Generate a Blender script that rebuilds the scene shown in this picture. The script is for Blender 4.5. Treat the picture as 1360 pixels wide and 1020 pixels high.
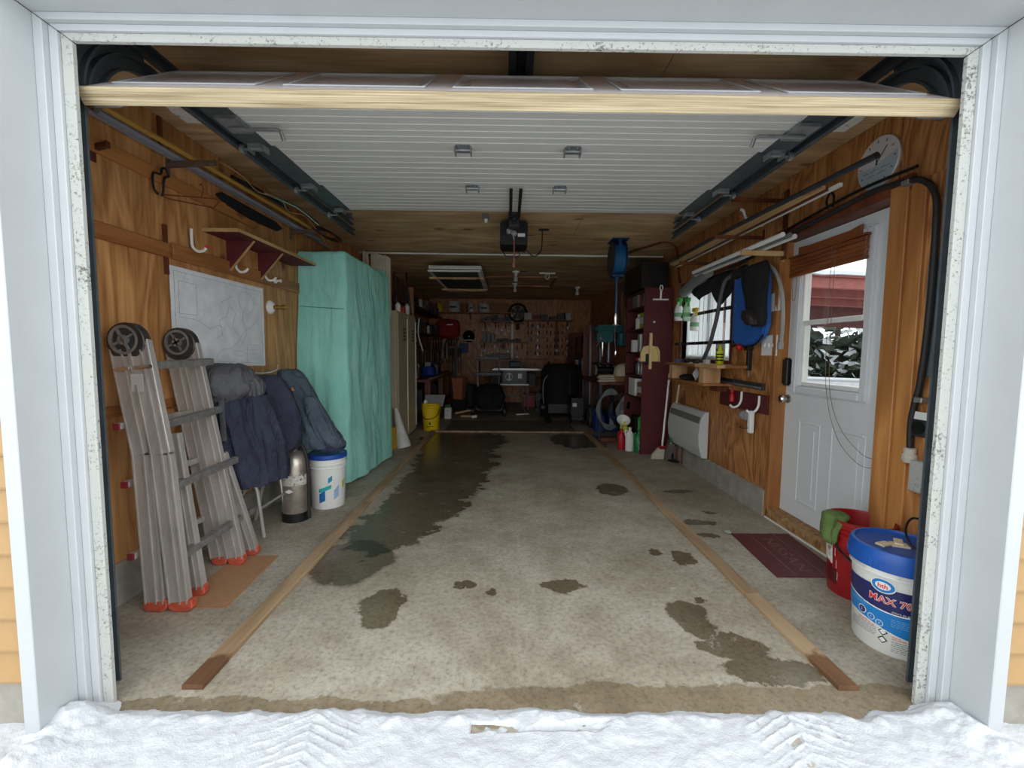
import bpy, bmesh, math, random
from mathutils import Vector, Matrix, noise
PI = math.pi
random.seed(7)
sc = bpy.context.scene
COL = sc.collection
for o in list(bpy.data.objects):
    bpy.data.objects.remove(o)

# ---------------------------------------------------------------- camera, sky, exposure
def make_camera():
    yaw, pitch, roll = 0.00934, -0.07496, 0.0089
    fw = Vector((math.sin(yaw)*math.cos(pitch), math.cos(yaw)*math.cos(pitch), math.sin(pitch)))
    r0 = Vector((math.cos(yaw), -math.sin(yaw), 0)); u0 = r0.cross(fw)
    r = r0*math.cos(roll)+u0*math.sin(roll); u = u0*math.cos(roll)-r0*math.sin(roll)
    cd = bpy.data.cameras.new('camera'); co = bpy.data.objects.new('camera', cd); COL.objects.link(co)
    m = Matrix((r, u, -fw)).transposed().to_4x4(); m.translation = Vector((-0.042, -1.41, 1.2055))
    co.matrix_world = m
    cd.sensor_fit = 'HORIZONTAL'; cd.sensor_width = 36; cd.lens = 579.9/1360*36; cd.clip_start = 0.05; cd.clip_end = 200
    sc.camera = co
make_camera()
world = bpy.data.worlds.new('overcast_sky'); sc.world = world; world.use_nodes = True
bg = world.node_tree.nodes['Background']
bg.inputs['Color'].default_value = (0.93, 0.97, 1.0, 1); bg.inputs['Strength'].default_value = 1.0
sc.view_settings.view_transform = 'Standard'; sc.view_settings.look = 'None'
sc.view_settings.gamma = 1.0; sc.view_settings.use_curve_mapping = False
sc.view_settings.exposure = 1.4

# ---------------------------------------------------------------- helpers
def S(r, g, b):
    return tuple(((c/255)/12.92 if c/255 <= .04045 else ((c/255+.055)/1.055)**2.4) for c in (r, g, b))
MATS = {}
def nt_new(name):
    m = bpy.data.materials.new(name); m.use_nodes = True
    nt = m.node_tree; bs = nt.nodes['Principled BSDF']
    return m, nt, bs
def N(nt, typ, **kw):
    n = nt.nodes.new(typ)
    for k, v in kw.items():
        if k in n.inputs: n.inputs[k].default_value = v
        else: setattr(n, k, v)
    return n
def coords(nt, stretch=(1, 1, 1), off=(0, 0, 0)):
    tc = N(nt, 'ShaderNodeTexCoord'); mp = N(nt, 'ShaderNodeMapping')
    mp.inputs['Scale'].default_value = stretch; mp.inputs['Location'].default_value = off
    nt.links.new(tc.outputs['Object'], mp.inputs['Vector'])
    return mp.outputs['Vector']
def ramp(nt, fac, stops):
    r = N(nt, 'ShaderNodeValToRGB'); el = r.color_ramp.elements
    while len(el) < len(stops): el.new(0.5)
    for e, (p, c) in zip(el, stops):
        e.position = p; e.color = (*c, 1) if len(c) == 3 else c
    nt.links.new(fac, r.inputs['Fac']); return r.outputs['Color']
def mat(name, col, rough=.55, metal=0.0, var=.12, scale=9, bump=.0, stretch=(1, 1, 1), col2=None, fine=0):
    if name in MATS: return MATS[name]
    m, nt, bs = nt_new(name); L = nt.links.new
    v = coords(nt, stretch)
    n = N(nt, 'ShaderNodeTexNoise', Scale=scale, Detail=6, Roughness=.65)
    L(v, n.inputs['Vector'])
    a = tuple(max(0, c*(1-var)) for c in col); b = col2 if col2 else tuple(min(1, c*(1+var)) for c in col)
    c = ramp(nt, n.outputs['Fac'], [(.32, a), (.68, b)])
    L(c, bs.inputs['Base Color'])
    bs.inputs['Roughness'].default_value = rough; bs.inputs['Metallic'].default_value = metal
    if bump:
        bm_ = N(nt, 'ShaderNodeBump', Strength=bump, Distance=.01)
        if fine:
            n2 = N(nt, 'ShaderNodeTexNoise', Scale=fine, Detail=3); L(v, n2.inputs['Vector']); L(n2.outputs['Fac'], bm_.inputs['Height'])
        else: L(n.outputs['Fac'], bm_.inputs['Height'])
        L(bm_.outputs['Normal'], bs.inputs['Normal'])
    MATS[name] = m; return m
def wood(name, c1, c2, axis='Z', freq=7, warp=.6, rough=.5, knots=True, streak=.5, dark=None):
    """plywood / lumber: bands along one axis, distorted, with knots and fine streaks"""
    if name in MATS: return MATS[name]
    m, nt, bs = nt_new(name); L = nt.links.new
    st = {'X': (.22, 1, 1), 'Y': (1, .22, 1), 'Z': (1, 1, .22)}[axis]
    v = coords(nt, st)
    n1 = N(nt, 'ShaderNodeTexNoise', Scale=2.2, Detail=3, Distortion=warp); L(v, n1.inputs['Vector'])
    mu = N(nt, 'ShaderNodeMath', operation='MULTIPLY'); mu.inputs[1].default_value = freq*2.2; L(n1.outputs['Fac'], mu.inputs[0])
    fr = N(nt, 'ShaderNodeMath', operation='PINGPONG'); fr.inputs[1].default_value = 1.0; L(mu.outputs[0], fr.inputs[0])
    st2 = {'X': (.05, 1, 1), 'Y': (1, .05, 1), 'Z': (1, 1, .05)}[axis]
    v2 = coords(nt, st2)
    n2 = N(nt, 'ShaderNodeTexNoise', Scale=60, Detail=4); L(v2, n2.inputs['Vector'])
    mx = N(nt, 'ShaderNodeMix', data_type='FLOAT'); mx.inputs[0].default_value = streak
    L(fr.outputs[0], mx.inputs[2]); L(n2.outputs['Fac'], mx.inputs[3])
    col = ramp(nt, mx.outputs[0], [(.15, c1), (.8, c2)])
    nb = N(nt, 'ShaderNodeTexNoise', Scale=1.3, Detail=3); L(coords(nt, (1, 1, 1), (3, 5, 1)), nb.inputs['Vector'])
    cb = ramp(nt, nb.outputs['Fac'], [(.3, (.68, .66, .62)), (.7, (1.12, 1.1, 1.06))])
    mm = N(nt, 'ShaderNodeMix', data_type='RGBA', blend_type='MULTIPLY'); mm.inputs[0].default_value = .8
    L(col, mm.inputs[6]); L(cb, mm.inputs[7]); out = mm.outputs[2]
    if knots:
        vo = N(nt, 'ShaderNodeTexVoronoi', Scale=3.1); L(coords(nt, {'X': (.6, 1, 1), 'Y': (1, .6, 1), 'Z': (1, 1, .6)}[axis]), vo.inputs['Vector'])
        k = ramp(nt, vo.outputs['Distance'], [(.06, (.22, .16, .10)), (.13, (1, 1, 1))])
        mk = N(nt, 'ShaderNodeMix', data_type='RGBA', blend_type='MULTIPLY'); mk.inputs[0].default_value = .8
        L(out, mk.inputs[6]); L(k, mk.inputs[7]); out = mk.outputs[2]
    L(out, bs.inputs['Base Color']); bs.inputs['Roughness'].default_value = rough
    bp = N(nt, 'ShaderNodeBump', Strength=.12, Distance=.004); L(n2.outputs['Fac'], bp.inputs['Height']); L(bp.outputs['Normal'], bs.inputs['Normal'])
    MATS[name] = m; return m
def speckle(name, base, spot, scale=90, thr=.62, rough=.6, bump=.2):
    """painted surface with dirt specks"""
    if name in MATS: return MATS[name]
    m, nt, bs = nt_new(name); L = nt.links.new; v = coords(nt)
    n = N(nt, 'ShaderNodeTexNoise', Scale=scale, Detail=5, Roughness=.7); L(v, n.inputs['Vector'])
    g = N(nt, 'ShaderNodeTexNoise', Scale=6, Detail=2); L(v, g.inputs['Vector'])
    ad = N(nt, 'ShaderNodeMath', operation='ADD'); L(n.outputs['Fac'], ad.inputs[0])
    ms = N(nt, 'ShaderNodeMath', operation='MULTIPLY'); ms.inputs[1].default_value = .35; L(g.outputs['Fac'], ms.inputs[0]); L(ms.outputs[0], ad.inputs[1])
    c = ramp(nt, ad.outputs[0], [(thr, base), (thr+.12, spot)])
    L(c, bs.inputs['Base Color']); bs.inputs['Roughness'].default_value = rough
    MATS[name] = m; return m
def glass_mat(name, tint=(.97, .99, .98), alpha_mix=.94):
    """thin window pane: mostly see-through, a little mirror reflection"""
    if name in MATS: return MATS[name]
    m = bpy.data.materials.new(name); m.use_nodes = True; nt = m.node_tree; nt.nodes.clear()
    out = N(nt, 'ShaderNodeOutputMaterial'); tr = N(nt, 'ShaderNodeBsdfTransparent'); gl = N(nt, 'ShaderNodeBsdfGlossy')
    tr.inputs['Color'].default_value = (*tint, 1); gl.inputs['Roughness'].default_value = .03
    mx = N(nt, 'ShaderNodeMixShader'); mx.inputs[0].default_value = 1-alpha_mix
    nt.links.new(tr.outputs[0], mx.inputs[1]); nt.links.new(gl.outputs[0], mx.inputs[2]); nt.links.new(mx.outputs[0], out.inputs['Surface'])
    MATS[name] = m; return m

class B:
    """collects simple solids and builds them as one mesh object"""
    def __init__(s, M=None): s.v = []; s.f = []; s.M = M
    def add(s, vs, fs):
        n = len(s.v)
        for p in vs:
            p = Vector(p)
            if s.M is not None: p = s.M @ p
            s.v.append(p)
        for f in fs: s.f.append(tuple(i+n for i in f))
        return s
    def box(s, x0, x1, y0, y1, z0, z1):
        return s.add([(x0, y0, z0), (x1, y0, z0), (x1, y1, z0), (x0, y1, z0), (x0, y0, z1), (x1, y0, z1), (x1, y1, z1), (x0, y1, z1)],
                     [(0, 3, 2, 1), (4, 5, 6, 7), (0, 1, 5, 4), (1, 2, 6, 5), (2, 3, 7, 6), (3, 0, 4, 7)])
    def cbox(s, c, d): return s.box(c[0]-d[0]/2, c[0]+d[0]/2, c[1]-d[1]/2, c[1]+d[1]/2, c[2]-d[2]/2, c[2]+d[2]/2)
    def beam(s, p0, p1, w, h, up=(0, 0, 1), w1=None, h1=None):
        p0, p1 = Vector(p0), Vector(p1); t = (p1-p0).normalized(); up = Vector(up)
        a = t.cross(up)
        if a.length < 1e-4: a = t.cross(Vector((1, 0, 0)))
        a.normalize(); b = a.cross(t).normalized(); w1 = w if w1 is None else w1; h1 = h if h1 is None else h1
        vs = []
        for p, ww, hh in ((p0, w, h), (p1, w1, h1)):
            for i, j in ((-1, -1), (1, -1), (1, 1), (-1, 1)): vs.append(p+a*(i*ww/2)+b*(j*hh/2))
        return s.add(vs, [(0, 1, 2, 3), (7, 6, 5, 4), (0, 4, 5, 1), (1, 5, 6, 2), (2, 6, 7, 3), (3, 7, 4, 0)])
    def tube(s, pts, r, n=8, closed=False):
        pts = [Vector(p) for p in pts]; k = len(pts); rs = r if isinstance(r, (list, tuple)) else [r]*k
        prev = None; vs = []
        for i, p in enumerate(pts):
            if closed: t = pts[(i+1) % k]-pts[i-1]
            else: t = pts[min(i+1, k-1)]-pts[max(i-1, 0)]
            t = t.normalized() if t.length > 1e-9 else Vector((0, 0, 1))
            if prev is None:
                a = t.cross(Vector((0, 0, 1)))
                if a.length < 1e-3: a = t.cross(Vector((1, 0, 0)))
            else: a = prev-t*prev.dot(t)
            a.normalize(); prev = a; b = t.cross(a)
            for j in range(n):
                th = 2*PI*j/n; vs.append(p+(a*math.cos(th)+b*math.sin(th))*rs[i])
        fs = []
        for i in range(k if closed else k-1):
            i2 = (i+1) % k
            for j in range(n): fs.append((i*n+j, i*n+(j+1) % n, i2*n+(j+1) % n, i2*n+j))
        if not closed: fs += [tuple(range(n))[::-1], tuple((k-1)*n+j for j in range(n))]
        return s.add(vs, fs)
    def lathe(s, prof, c=(0, 0, 0), n=24, M=None, cap=True, sx=1, sy=1):
        vs = []; fs = []; c = Vector(c)
        for r, z in prof:
            for j in range(n):
                th = 2*PI*j/n; p = Vector((r*sx*math.cos(th), r*sy*math.sin(th), z))
                if M is not None: p = M @ p
                vs.append(p+c)
        for i in range(len(prof)-1):
            for j in range(n): fs.append((i*n+j, i*n+(j+1) % n, (i+1)*n+(j+1) % n, (i+1)*n+j))
        if cap: fs += [tuple(range(n))[::-1], tuple((len(prof)-1)*n+j for j in range(n))]
        return s.add(vs, fs)
    def prism(s, poly, d, M=None):
        """2-D polygon (u,v) in local x,y extruded by d along local z"""
        n = len(poly); vs = [Vector((u, v, 0)) for u, v in poly]+[Vector((u, v, d)) for u, v in poly]
        if M is not None: vs = [M @ p for p in vs]
        return s.add(vs, [tuple(range(n))[::-1], tuple(range(n, 2*n))]+[(i, (i+1) % n, n+(i+1) % n, n+i) for i in range(n)])
    def grid(s, fn, nu, nv, thick=0):
        vs = [Vector(fn(i/nu, j/nv)) for i in range(nu+1) for j in range(nv+1)]
        w = nv+1; fs = [(i*w+j, (i+1)*w+j, (i+1)*w+j+1, i*w+j+1) for i in range(nu) for j in range(nv)]
        if thick:
            nr = [Vector((0, 0, 0)) for _ in vs]
            for f in fs:
                q = (vs[f[2]]-vs[f[0]]).cross(vs[f[3]]-vs[f[1]])
                for i in f: nr[i] += q
            m = len(vs); back = [p-(q.normalized() if q.length > 0 else q)*thick for p, q in zip(vs, nr)]
            edge = [i*w for i in range(nu+1)]+[nu*w+j for j in range(1, nv+1)]+[i*w+nv for i in range(nu-1, -1, -1)]+[j for j in range(nv-1, 0, -1)]
            fs2 = [tuple(i+m for i in f[::-1]) for f in fs]
            sd = [(edge[k], edge[(k+1) % len(edge)], edge[(k+1) % len(edge)]+m, edge[k]+m) for k in range(len(edge))]
            return s.add(vs+back, fs+fs2+[q[::-1] for q in sd])
        return s.add(vs, fs)
    def loft(s, rings, cap=True):
        n = len(rings[0]); vs = [p for r in rings for p in r]; k = len(rings)
        fs = [(i*n+j, i*n+(j+1) % n, (i+1)*n+(j+1) % n, (i+1)*n+j) for i in range(k-1) for j in range(n)]
        if cap: fs += [tuple(range(n))[::-1], tuple((k-1)*n+j for j in range(n))]
        return s.add(vs, fs)
    def sweep(s, path, prof, side=(1, 0, 0)):
        """sweep a profile (u along side axis, v along in-plane normal) on a planar path"""
        path = [Vector(p) for p in path]; side = Vector(side); rings = []
        for i, p in enumerate(path):
            t = (path[min(i+1, len(path)-1)]-path[max(i-1, 0)]).normalized(); nn = side.cross(t).normalized()
            rings.append([p+side*u+nn*v for u, v in prof])
        return s.loft(rings)
    def build(s, name, m, parent=None, smooth=False, bevel=0, local=False, angle=38, seg=1):
        off = Vector((0, 0, 0))
        if parent is not None and not local:
            q = parent
            while q is not None: off += q.location; q = q.parent
        me = bpy.data.meshes.new(name)
        me.from_pydata([tuple(p-off) for p in s.v], [], s.f)
        bmx = bmesh.new(); bmx.from_mesh(me)
        bmesh.ops.recalc_face_normals(bmx, faces=bmx.faces)
        if bevel:
            ed = [e for e in bmx.edges if len(e.link_faces) == 2 and e.calc_face_angle(0) > .5]
            bmesh.ops.bevel(bmx, geom=ed, offset=bevel, segments=seg, affect='EDGES', clamp_overlap=True)
        bmx.to_mesh(me); bmx.free()
        me.materials.append(m)
        if smooth:
            me.polygons.foreach_set('use_smooth', [True]*len(me.polygons))
            me.set_sharp_from_angle(angle=math.radians(angle))
        me.update()
        o = bpy.data.objects.new(name, me); COL.objects.link(o)
        if parent is not None: o.parent = parent
        return o
def tag(o, label=None, cat=None, group=None, kind=None):
    if label: o['label'] = label
    if cat: o['category'] = cat
    if group: o['group'] = group
    if kind: o['kind'] = kind
    return o
def thing(name, label, cat, loc=(0, 0, 0), group=None):
    o = bpy.data.objects.new(name, None); COL.objects.link(o); o.location = loc; o.empty_display_size = .05
    return tag(o, label, cat, group)
def structure(name, loc=(0, 0, 0)):
    o = bpy.data.objects.new(name, None); COL.objects.link(o); o.location = loc; return tag(o, kind='structure')
def dup(root, loc, rotz=None, label=None, group=None, scale=None):
    r = root.copy(); COL.objects.link(r); r.location = loc
    if rotz is not None: r.rotation_euler = (0, 0, rotz)
    if scale: r.scale = scale
    if label: r['label'] = label
    if group: r['group'] = group
    for ch in list(root.children):
        c = ch.copy(); COL.objects.link(c); c.parent = r
        for g in list(ch.children):
            d = g.copy(); COL.objects.link(d); d.parent = c
    return r
def piece(proto, name, parent, loc):
    """another piece sharing the mesh of proto"""
    c = bpy.data.objects.new(name, proto.data); COL.objects.link(c); c.parent = parent; c.location = loc; return c
def frame_m(o, ex, ey, ez):
    m = Matrix((Vector(ex), Vector(ey), Vector(ez))).transposed().to_4x4(); m.translation = Vector(o); return m
def text_geo(txt, size=1, font_shear=0, spacing=1, bold=0):
    cu = bpy.data.curves.new('lettering', 'FONT'); cu.body = txt; cu.size = size; cu.shear = font_shear; cu.space_character = spacing
    cu.offset = bold; cu.resolution_u = 3; cu.align_x = 'CENTER'; cu.align_y = 'CENTER'
    ob = bpy.data.objects.new('lettering', cu); COL.objects.link(ob)
    bpy.context.view_layer.update()
    me = bpy.data.meshes.new_from_object(ob.evaluated_get(bpy.context.evaluated_depsgraph_get()))
    vs = [v.co.copy() for v in me.vertices]; fs = [tuple(p.vertices) for p in me.polygons]
    bpy.data.objects.remove(ob); bpy.data.curves.remove(cu); bpy.data.meshes.remove(me)
    return vs, fs
def curve_pts(ctrl, n=8):
    """Catmull-Rom through control points"""
    c = [Vector(p) for p in ctrl]; out = []
    for i in range(len(c)-1):
        p0, p1, p2, p3 = c[max(i-1, 0)], c[i], c[i+1], c[min(i+2, len(c)-1)]
        for k in range(n):
            t = k/n
            out.append(.5*((2*p1)+(p2-p0)*t+(2*p0-5*p1+4*p2-p3)*t*t+(3*p1-p0-3*p2+p3)*t**3))
    out.append(c[-1]); return out
def fbm(x, y, z=0, o=4): return noise.fractal(Vector((x, y, z)), 1.0, 2.0, o)
def arcp(cx, cz, r, a0, a1, n, x, mk=lambda x, y, z: (x, y, z)):
    return [mk(x, cx+r*math.cos(a0+(a1-a0)*i/n), cz+r*math.sin(a0+(a1-a0)*i/n)) for i in range(n+1)]

# ---------------------------------------------------------------- materials
M_ply_l = wood('varnished plywood wall', S(148, 94, 48), S(216, 162, 104), 'Z', 7, warp=1.2, rough=.45, streak=.6)
M_ply_r = wood('varnished plywood wall right', S(134, 80, 40), S(212, 152, 94), 'Z', 11, warp=1.6, rough=.45, streak=.55)
M_ply_c = wood('plywood ceiling', S(178, 140, 96), S(240, 212, 168), 'X', 5, rough=.6, streak=.6)
M_batten = wood('varnished lumber', S(138, 84, 42), S(196, 136, 78), 'Y', 4, rough=.45)
M_stud = wood('lumber upright', S(150, 92, 44), S(206, 146, 84), 'Z', 4, rough=.5)
M_frame = wood('red-brown stained lumber', S(84, 40, 26), S(128, 70, 44), 'Z', 4, rough=.5)
M_white = mat('white aluminium trim', S(186, 190, 192), .4, var=.03, scale=5)
M_white_dirty = speckle('dirty white weatherstrip', S(182, 184, 178), S(96, 96, 90), 110, .74)
M_siding = mat('tan vinyl siding', S(172, 138, 90), .5, var=.03, scale=20, bump=.05)
M_conc = mat('concrete', S(150, 146, 136), .85, var=.22, scale=7, bump=.25)
M_galv = mat('galvanised steel', S(150, 154, 156), .42, .6, var=.2, scale=14)
M_dkgalv = mat('weathered dark track steel', S(84, 92, 97), .5, .35, var=.2, scale=10)
M_black = mat('black plastic', S(22, 22, 23), .4, var=.2)
M_blackm = mat('black matte', S(20, 20, 22), .85, var=.25)
M_steelw = mat('white enamelled steel', S(214, 215, 212), .5, var=.03, scale=6)
M_wht = mat('white plastic', S(232, 232, 228), .4, var=.04)
M_burg = mat('burgundy painted board', S(88, 26, 30), .7, var=.12, scale=12)
M_edge = wood('pale board edge', S(176, 136, 86), S(212, 176, 122), 'Y', 6, rough=.6, knots=False)
M_red = mat('red plastic', S(176, 24, 28), .42, var=.1)
M_chrome = mat('polished metal', S(205, 205, 205), .18, 1.0, var=.05)
M_alu = mat('scuffed aluminium', S(178, 172, 166), .5, .35, var=.2, scale=18, stretch=(1, 1, .2), bump=.05)
M_pine = wood('raw pine', S(190, 150, 100), S(226, 192, 142), 'Y', 5, rough=.65)
M_pinez = wood('raw pine upright', S(176, 132, 88), S(216, 176, 128), 'Z', 5, rough=.65)
M_copper = mat('rust brown steel', S(110, 62, 42), .55, .3, var=.25)
M_rubber = mat('dark rubber hose', S(40, 38, 38), .6, var=.2)
M_grey = mat('grey plastic', S(128, 130, 130), .5, var=.08)
M_greyd = mat('dark grey metal', S(58, 60, 64), .5, .3, var=.2)
M_glass = glass_mat('window glass')
# ---------------------------------------------------------------- the setting
W = 1.88      # inner face of the side walls
H = 2.41      # ceiling
D = 8.9       # back wall

def floor_material():
    m, nt, bs = nt_new('stained concrete slab'); L = nt.links.new
    v = coords(nt)
    n1 = N(nt, 'ShaderNodeTexNoise', Scale=1.6, Detail=8, Roughness=.7); L(v, n1.inputs['Vector'])
    n2 = N(nt, 'ShaderNodeTexNoise', Scale=48, Detail=8, Roughness=.8); L(v, n2.inputs['Vector'])
    n3 = N(nt, 'ShaderNodeTexNoise', Scale=7, Detail=6, Roughness=.75); L(v, n3.inputs['Vector'])
    base = ramp(nt, n1.outputs['Fac'], [(.3, S(136, 126, 108)), (.5, S(166, 158, 142)), (.7, S(188, 182, 169))])
    f2 = ramp(nt, n2.outputs['Fac'], [(.34, (.40, .38, .35)), (.50, (1.0, 1.0, 1.0)), (.64, (1.14, 1.13, 1.1))])
    mu = N(nt, 'ShaderNodeMix', data_type='RGBA', blend_type='MULTIPLY'); mu.inputs[0].default_value = .8
    L(base, mu.inputs[6]); L(f2, mu.inputs[7])
    f3 = ramp(nt, n3.outputs['Fac'], [(.3, (.74, .72, .69)), (.55, (1.03, 1.02, 1.0))])
    mu2 = N(nt, 'ShaderNodeMix', data_type='RGBA', blend_type='MULTIPLY'); mu2.inputs[0].default_value = .75
    L(mu.outputs[2], mu2.inputs[6]); L(f3, mu2.inputs[7])
    # ragged damp patches lying at fixed places on the slab
    nd = N(nt, 'ShaderNodeTexNoise', Scale=5.5, Detail=7, Roughness=.68); L(v, nd.inputs['Vector'])
    sub = N(nt, 'ShaderNodeVectorMath', operation='SUBTRACT'); L(nd.outputs['Color'], sub.inputs[0]); sub.inputs[1].default_value = (.5, .5, .5)
    def patches(lst, amp):
        scl = N(nt, 'ShaderNodeVectorMath', operation='SCALE'); L(sub.outputs[0], scl.inputs[0]); scl.inputs['Scale'].default_value = amp
        ad = N(nt, 'ShaderNodeVectorMath', operation='ADD'); L(v, ad.inputs[0]); L(scl.outputs[0], ad.inputs[1])
        prev = None
        for x, y, rx, ry in lst:
            mp = N(nt, 'ShaderNodeMapping', vector_type='POINT'); mp.inputs['Scale'].default_value = (1/rx, 1/ry, 0)
            mp.inputs['Location'].default_value = (-x/rx, -y/ry, 0); L(ad.outputs[0], mp.inputs['Vector'])
            ln = N(nt, 'ShaderNodeVectorMath', operation='LENGTH'); L(mp.outputs[0], ln.inputs[0])
            if prev is None: prev = ln.outputs['Value']
            else:
                mn = N(nt, 'ShaderNodeMath', operation='MINIMUM'); L(prev, mn.inputs[0]); L(ln.outputs['Value'], mn.inputs[1]); prev = mn.outputs[0]
        r = N(nt, 'ShaderNodeMapRange', interpolation_type='SMOOTHSTEP'); r.inputs['From Min'].default_value = 1.06; r.inputs['From Max'].default_value = .92
        L(prev, r.inputs['Value']); return r.outputs['Result']
    wet = patches([(-.66, 4.4, .62, .85), (-.62, 3.4, .46, .9), (-.62, 2.6, .42, .6), (-.68, 2.0, .34, .5), (-.82, 1.45, .30, .36), (.95, 4.5, .42, .55)], .55)
    wet2 = patches([(-.93, 1.02, .23, .27), (-.63, .57, .10, .17), (.24, .76, .12, .06), (-.26, .78, .05, .035), (-.11, .69, .03, .03),
                    (1.0, 1.08, .07, .10), (.85, 1.13, .05, .05), (.88, 2.35, .14, .18), (.80, .5, .10, .13), (.9, .30, .14, .10), (.98, .16, .2, .08),
                    (1.32, 1.62, .14, .05), (1.3, 1.4, .07, .04), (1.45, 2.3, .14, .05), (1.5, 1.8, .06, .03), (.9, .61, .02, .02)], .22)
    edge = patches([(.45, .02, .75, .075), (-.9, -.01, .6, .04), (1.25, .03, .3, .06), (0, -.04, 2.5, .05)], .16)
    def darken(src, mask, c, f):
        mf = N(nt, 'ShaderNodeMath', operation='MULTIPLY'); mf.inputs[1].default_value = f; L(mask, mf.inputs[0])
        q = N(nt, 'ShaderNodeMix', data_type='RGBA', blend_type='MULTIPLY'); L(mf.outputs[0], q.inputs[0]); L(src, q.inputs[6]); q.inputs[7].default_value = (*c, 1); return q.outputs[2]
    c = darken(mu2.outputs[2], wet, (.30, .27, .22), .95)
    c = darken(c, wet2, (.33, .29, .22), .93)
    c = darken(c, edge, (.56, .48, .36), .85)
    # pale salt bloom lines
    nv = N(nt, 'ShaderNodeTexVoronoi', feature='DISTANCE_TO_EDGE', Scale=1.1)
    w2 = N(nt, 'ShaderNodeVectorMath', operation='SCALE'); L(sub.outputs[0], w2.inputs[0]); w2.inputs['Scale'].default_value = .7
    a2 = N(nt, 'ShaderNodeVectorMath', operation='ADD'); L(v, a2.inputs[0]); L(w2.outputs[0], a2.inputs[1]); L(a2.outputs[0], nv.inputs['Vector'])
    ln = ramp(nt, nv.outputs['Distance'], [(.0, (1, 1, 1)), (.012, (0, 0, 0))])
    gt = ramp(nt, n3.outputs['Fac'], [(.54, (0, 0, 0)), (.6, (1, 1, 1))])
    lm = N(nt, 'ShaderNodeMath', operation='MULTIPLY'); L(ln, lm.inputs[0]); L(gt, lm.inputs[1])
    l2 = N(nt, 'ShaderNodeMath', operation='MULTIPLY'); L(lm.outputs[0], l2.inputs[0]); l2.inputs[1].default_value = .5
    fx = N(nt, 'ShaderNodeMix', data_type='RGBA'); L(l2.outputs[0], fx.inputs[0]); L(c, fx.inputs[6]); fx.inputs[7].default_value = (*S(208, 206, 198), 1)
    L(fx.outputs[2], bs.inputs['Base Color'])
    mxw = N(nt, 'ShaderNodeMath', operation='MAXIMUM'); L(wet, mxw.inputs[0]); L(wet2, mxw.inputs[1])
    rr = N(nt, 'ShaderNodeMapRange'); rr.inputs['To Min'].default_value = .72; rr.inputs['To Max'].default_value = .22; L(mxw.outputs[0], rr.inputs['Value']); L(rr.outputs[0], bs.inputs['Roughness'])
    bp = N(nt, 'ShaderNodeBump', Strength=.25, Distance=.004); L(n2.outputs['Fac'], bp.inputs['Height'])
    iv = N(nt, 'ShaderNodeMath', operation='MULTIPLY_ADD'); iv.inputs[1].default_value = -.22; iv.inputs[2].default_value = .25; L(mxw.outputs[0], iv.inputs[0]); L(iv.outputs[0], bp.inputs['Strength'])
    L(bp.outputs['Normal'], bs.inputs['Normal'])
    return m
fl = B().box(-2.0, 2.0, -1.0, D+.1, -.15, 0).build('floor', floor_material()); tag(fl, kind='structure')

# snow outside, thin at the threshold, with tyre treads
M_snow = mat('fresh snow', S(204, 207, 211), .9, var=.03, scale=30, bump=.3, fine=160)
def snow_h(x, y):
    edge = -.028+.020*fbm(x*3.1, 1.7)+.012*fbm(x*11, 5.2)
    if x > 1.0: edge -= .03*math.exp(-((x-1.12)/.05)**2)
    d = edge-y
    base = .017+.009*fbm(x*2.2, y*2.2)+.006*fbm(x*7, y*7, 3)+.003*fbm(x*26, y*26, 7)
    h = base*max(0, min(1, d/.035)) - (.006 if d < 0 else 0)
    h += .05*math.exp(-((abs(x)-1.43)/.085)**2)*max(0, min(1, (-y+.03)/.08))*(.7+.6*fbm(x*9, y*9, 1))
    h += .012*math.exp(-((d-.05)/.02)**2)*max(0, fbm(x*14, y*9, 4)+.1)
    for cx, hw, sgn in ((.89, .165, 1), (-.66, .17, -1)):
        u = x-cx-.10*sgn*(y+.1)+.012*fbm(x*7, y*9, 11)
        if abs(u) < hw and d > .004:
            r1 = abs(((y*1.0+abs(u)*.55)/.034) % 1-.5)*2; r2 = abs((u/.058+.5) % 1-.5)*2
            ridge = max(0, 1-r1/.30, (1-r2/.16)*.9)*(.7+.8*fbm(x*12, y*12, 13))
            fade = min(1, (hw-abs(u))/.05)*min(1, (d-.004)/.03)*(.75+.5*fbm(x*5, y*6, 17))
            fade = max(0, min(1, fade))*(1 if sgn > 0 else .7)
            h = h*(1-fade)+fade*(.012*max(0, ridge)+.0015+.006*fbm(x*18, y*18, 19))
    if -.15 < x < .30 and -.125 < y < -.085: h -= .03*max(0, .35+fbm(x*8, y*20, 9))
    return h
sn = structure('snow_ground')
B().grid(lambda u, v: (-2.1+4.2*u, -.30+.34*v, snow_h(-2.1+4.2*u, -.30+.34*v)), 900, 84).build('snow_edge', M_snow, sn, smooth=True, angle=180)
B().grid(lambda u, v: (-2.1+4.2*u, -.62+.325*v, snow_h(-2.1+4.2*u, -.62+.325*v)+.002), 220, 20).build('snow_apron', M_snow, sn, smooth=True, angle=180)
def far_h(x, y): return -.02+.02*fbm(x*.8, y*.8)+.006*fbm(x*4, y*4)
B().grid(lambda u, v: (-12+24*u, -9+8.42*v, far_h(-12+24*u, -9+8.42*v)+.012), 120, 44).build('snow_yard', M_snow, sn, smooth=True, angle=180)
B().grid(lambda u, v: (2.06+30*u, -.62+26*v, -.1+.05*fbm(u*20, v*20)), 60, 50).build('snow_side_yard', M_snow, sn, smooth=True, angle=180)
for s in (-1, 1):
    B().grid(lambda u, v, s=s: (s*(2.0+10*u), -.7+.62*v, far_h(s*(2+10*u), -.7+.62*v)+.02), 60, 6).build('snow_beside_wall', M_snow, sn, smooth=True, angle=180)

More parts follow.
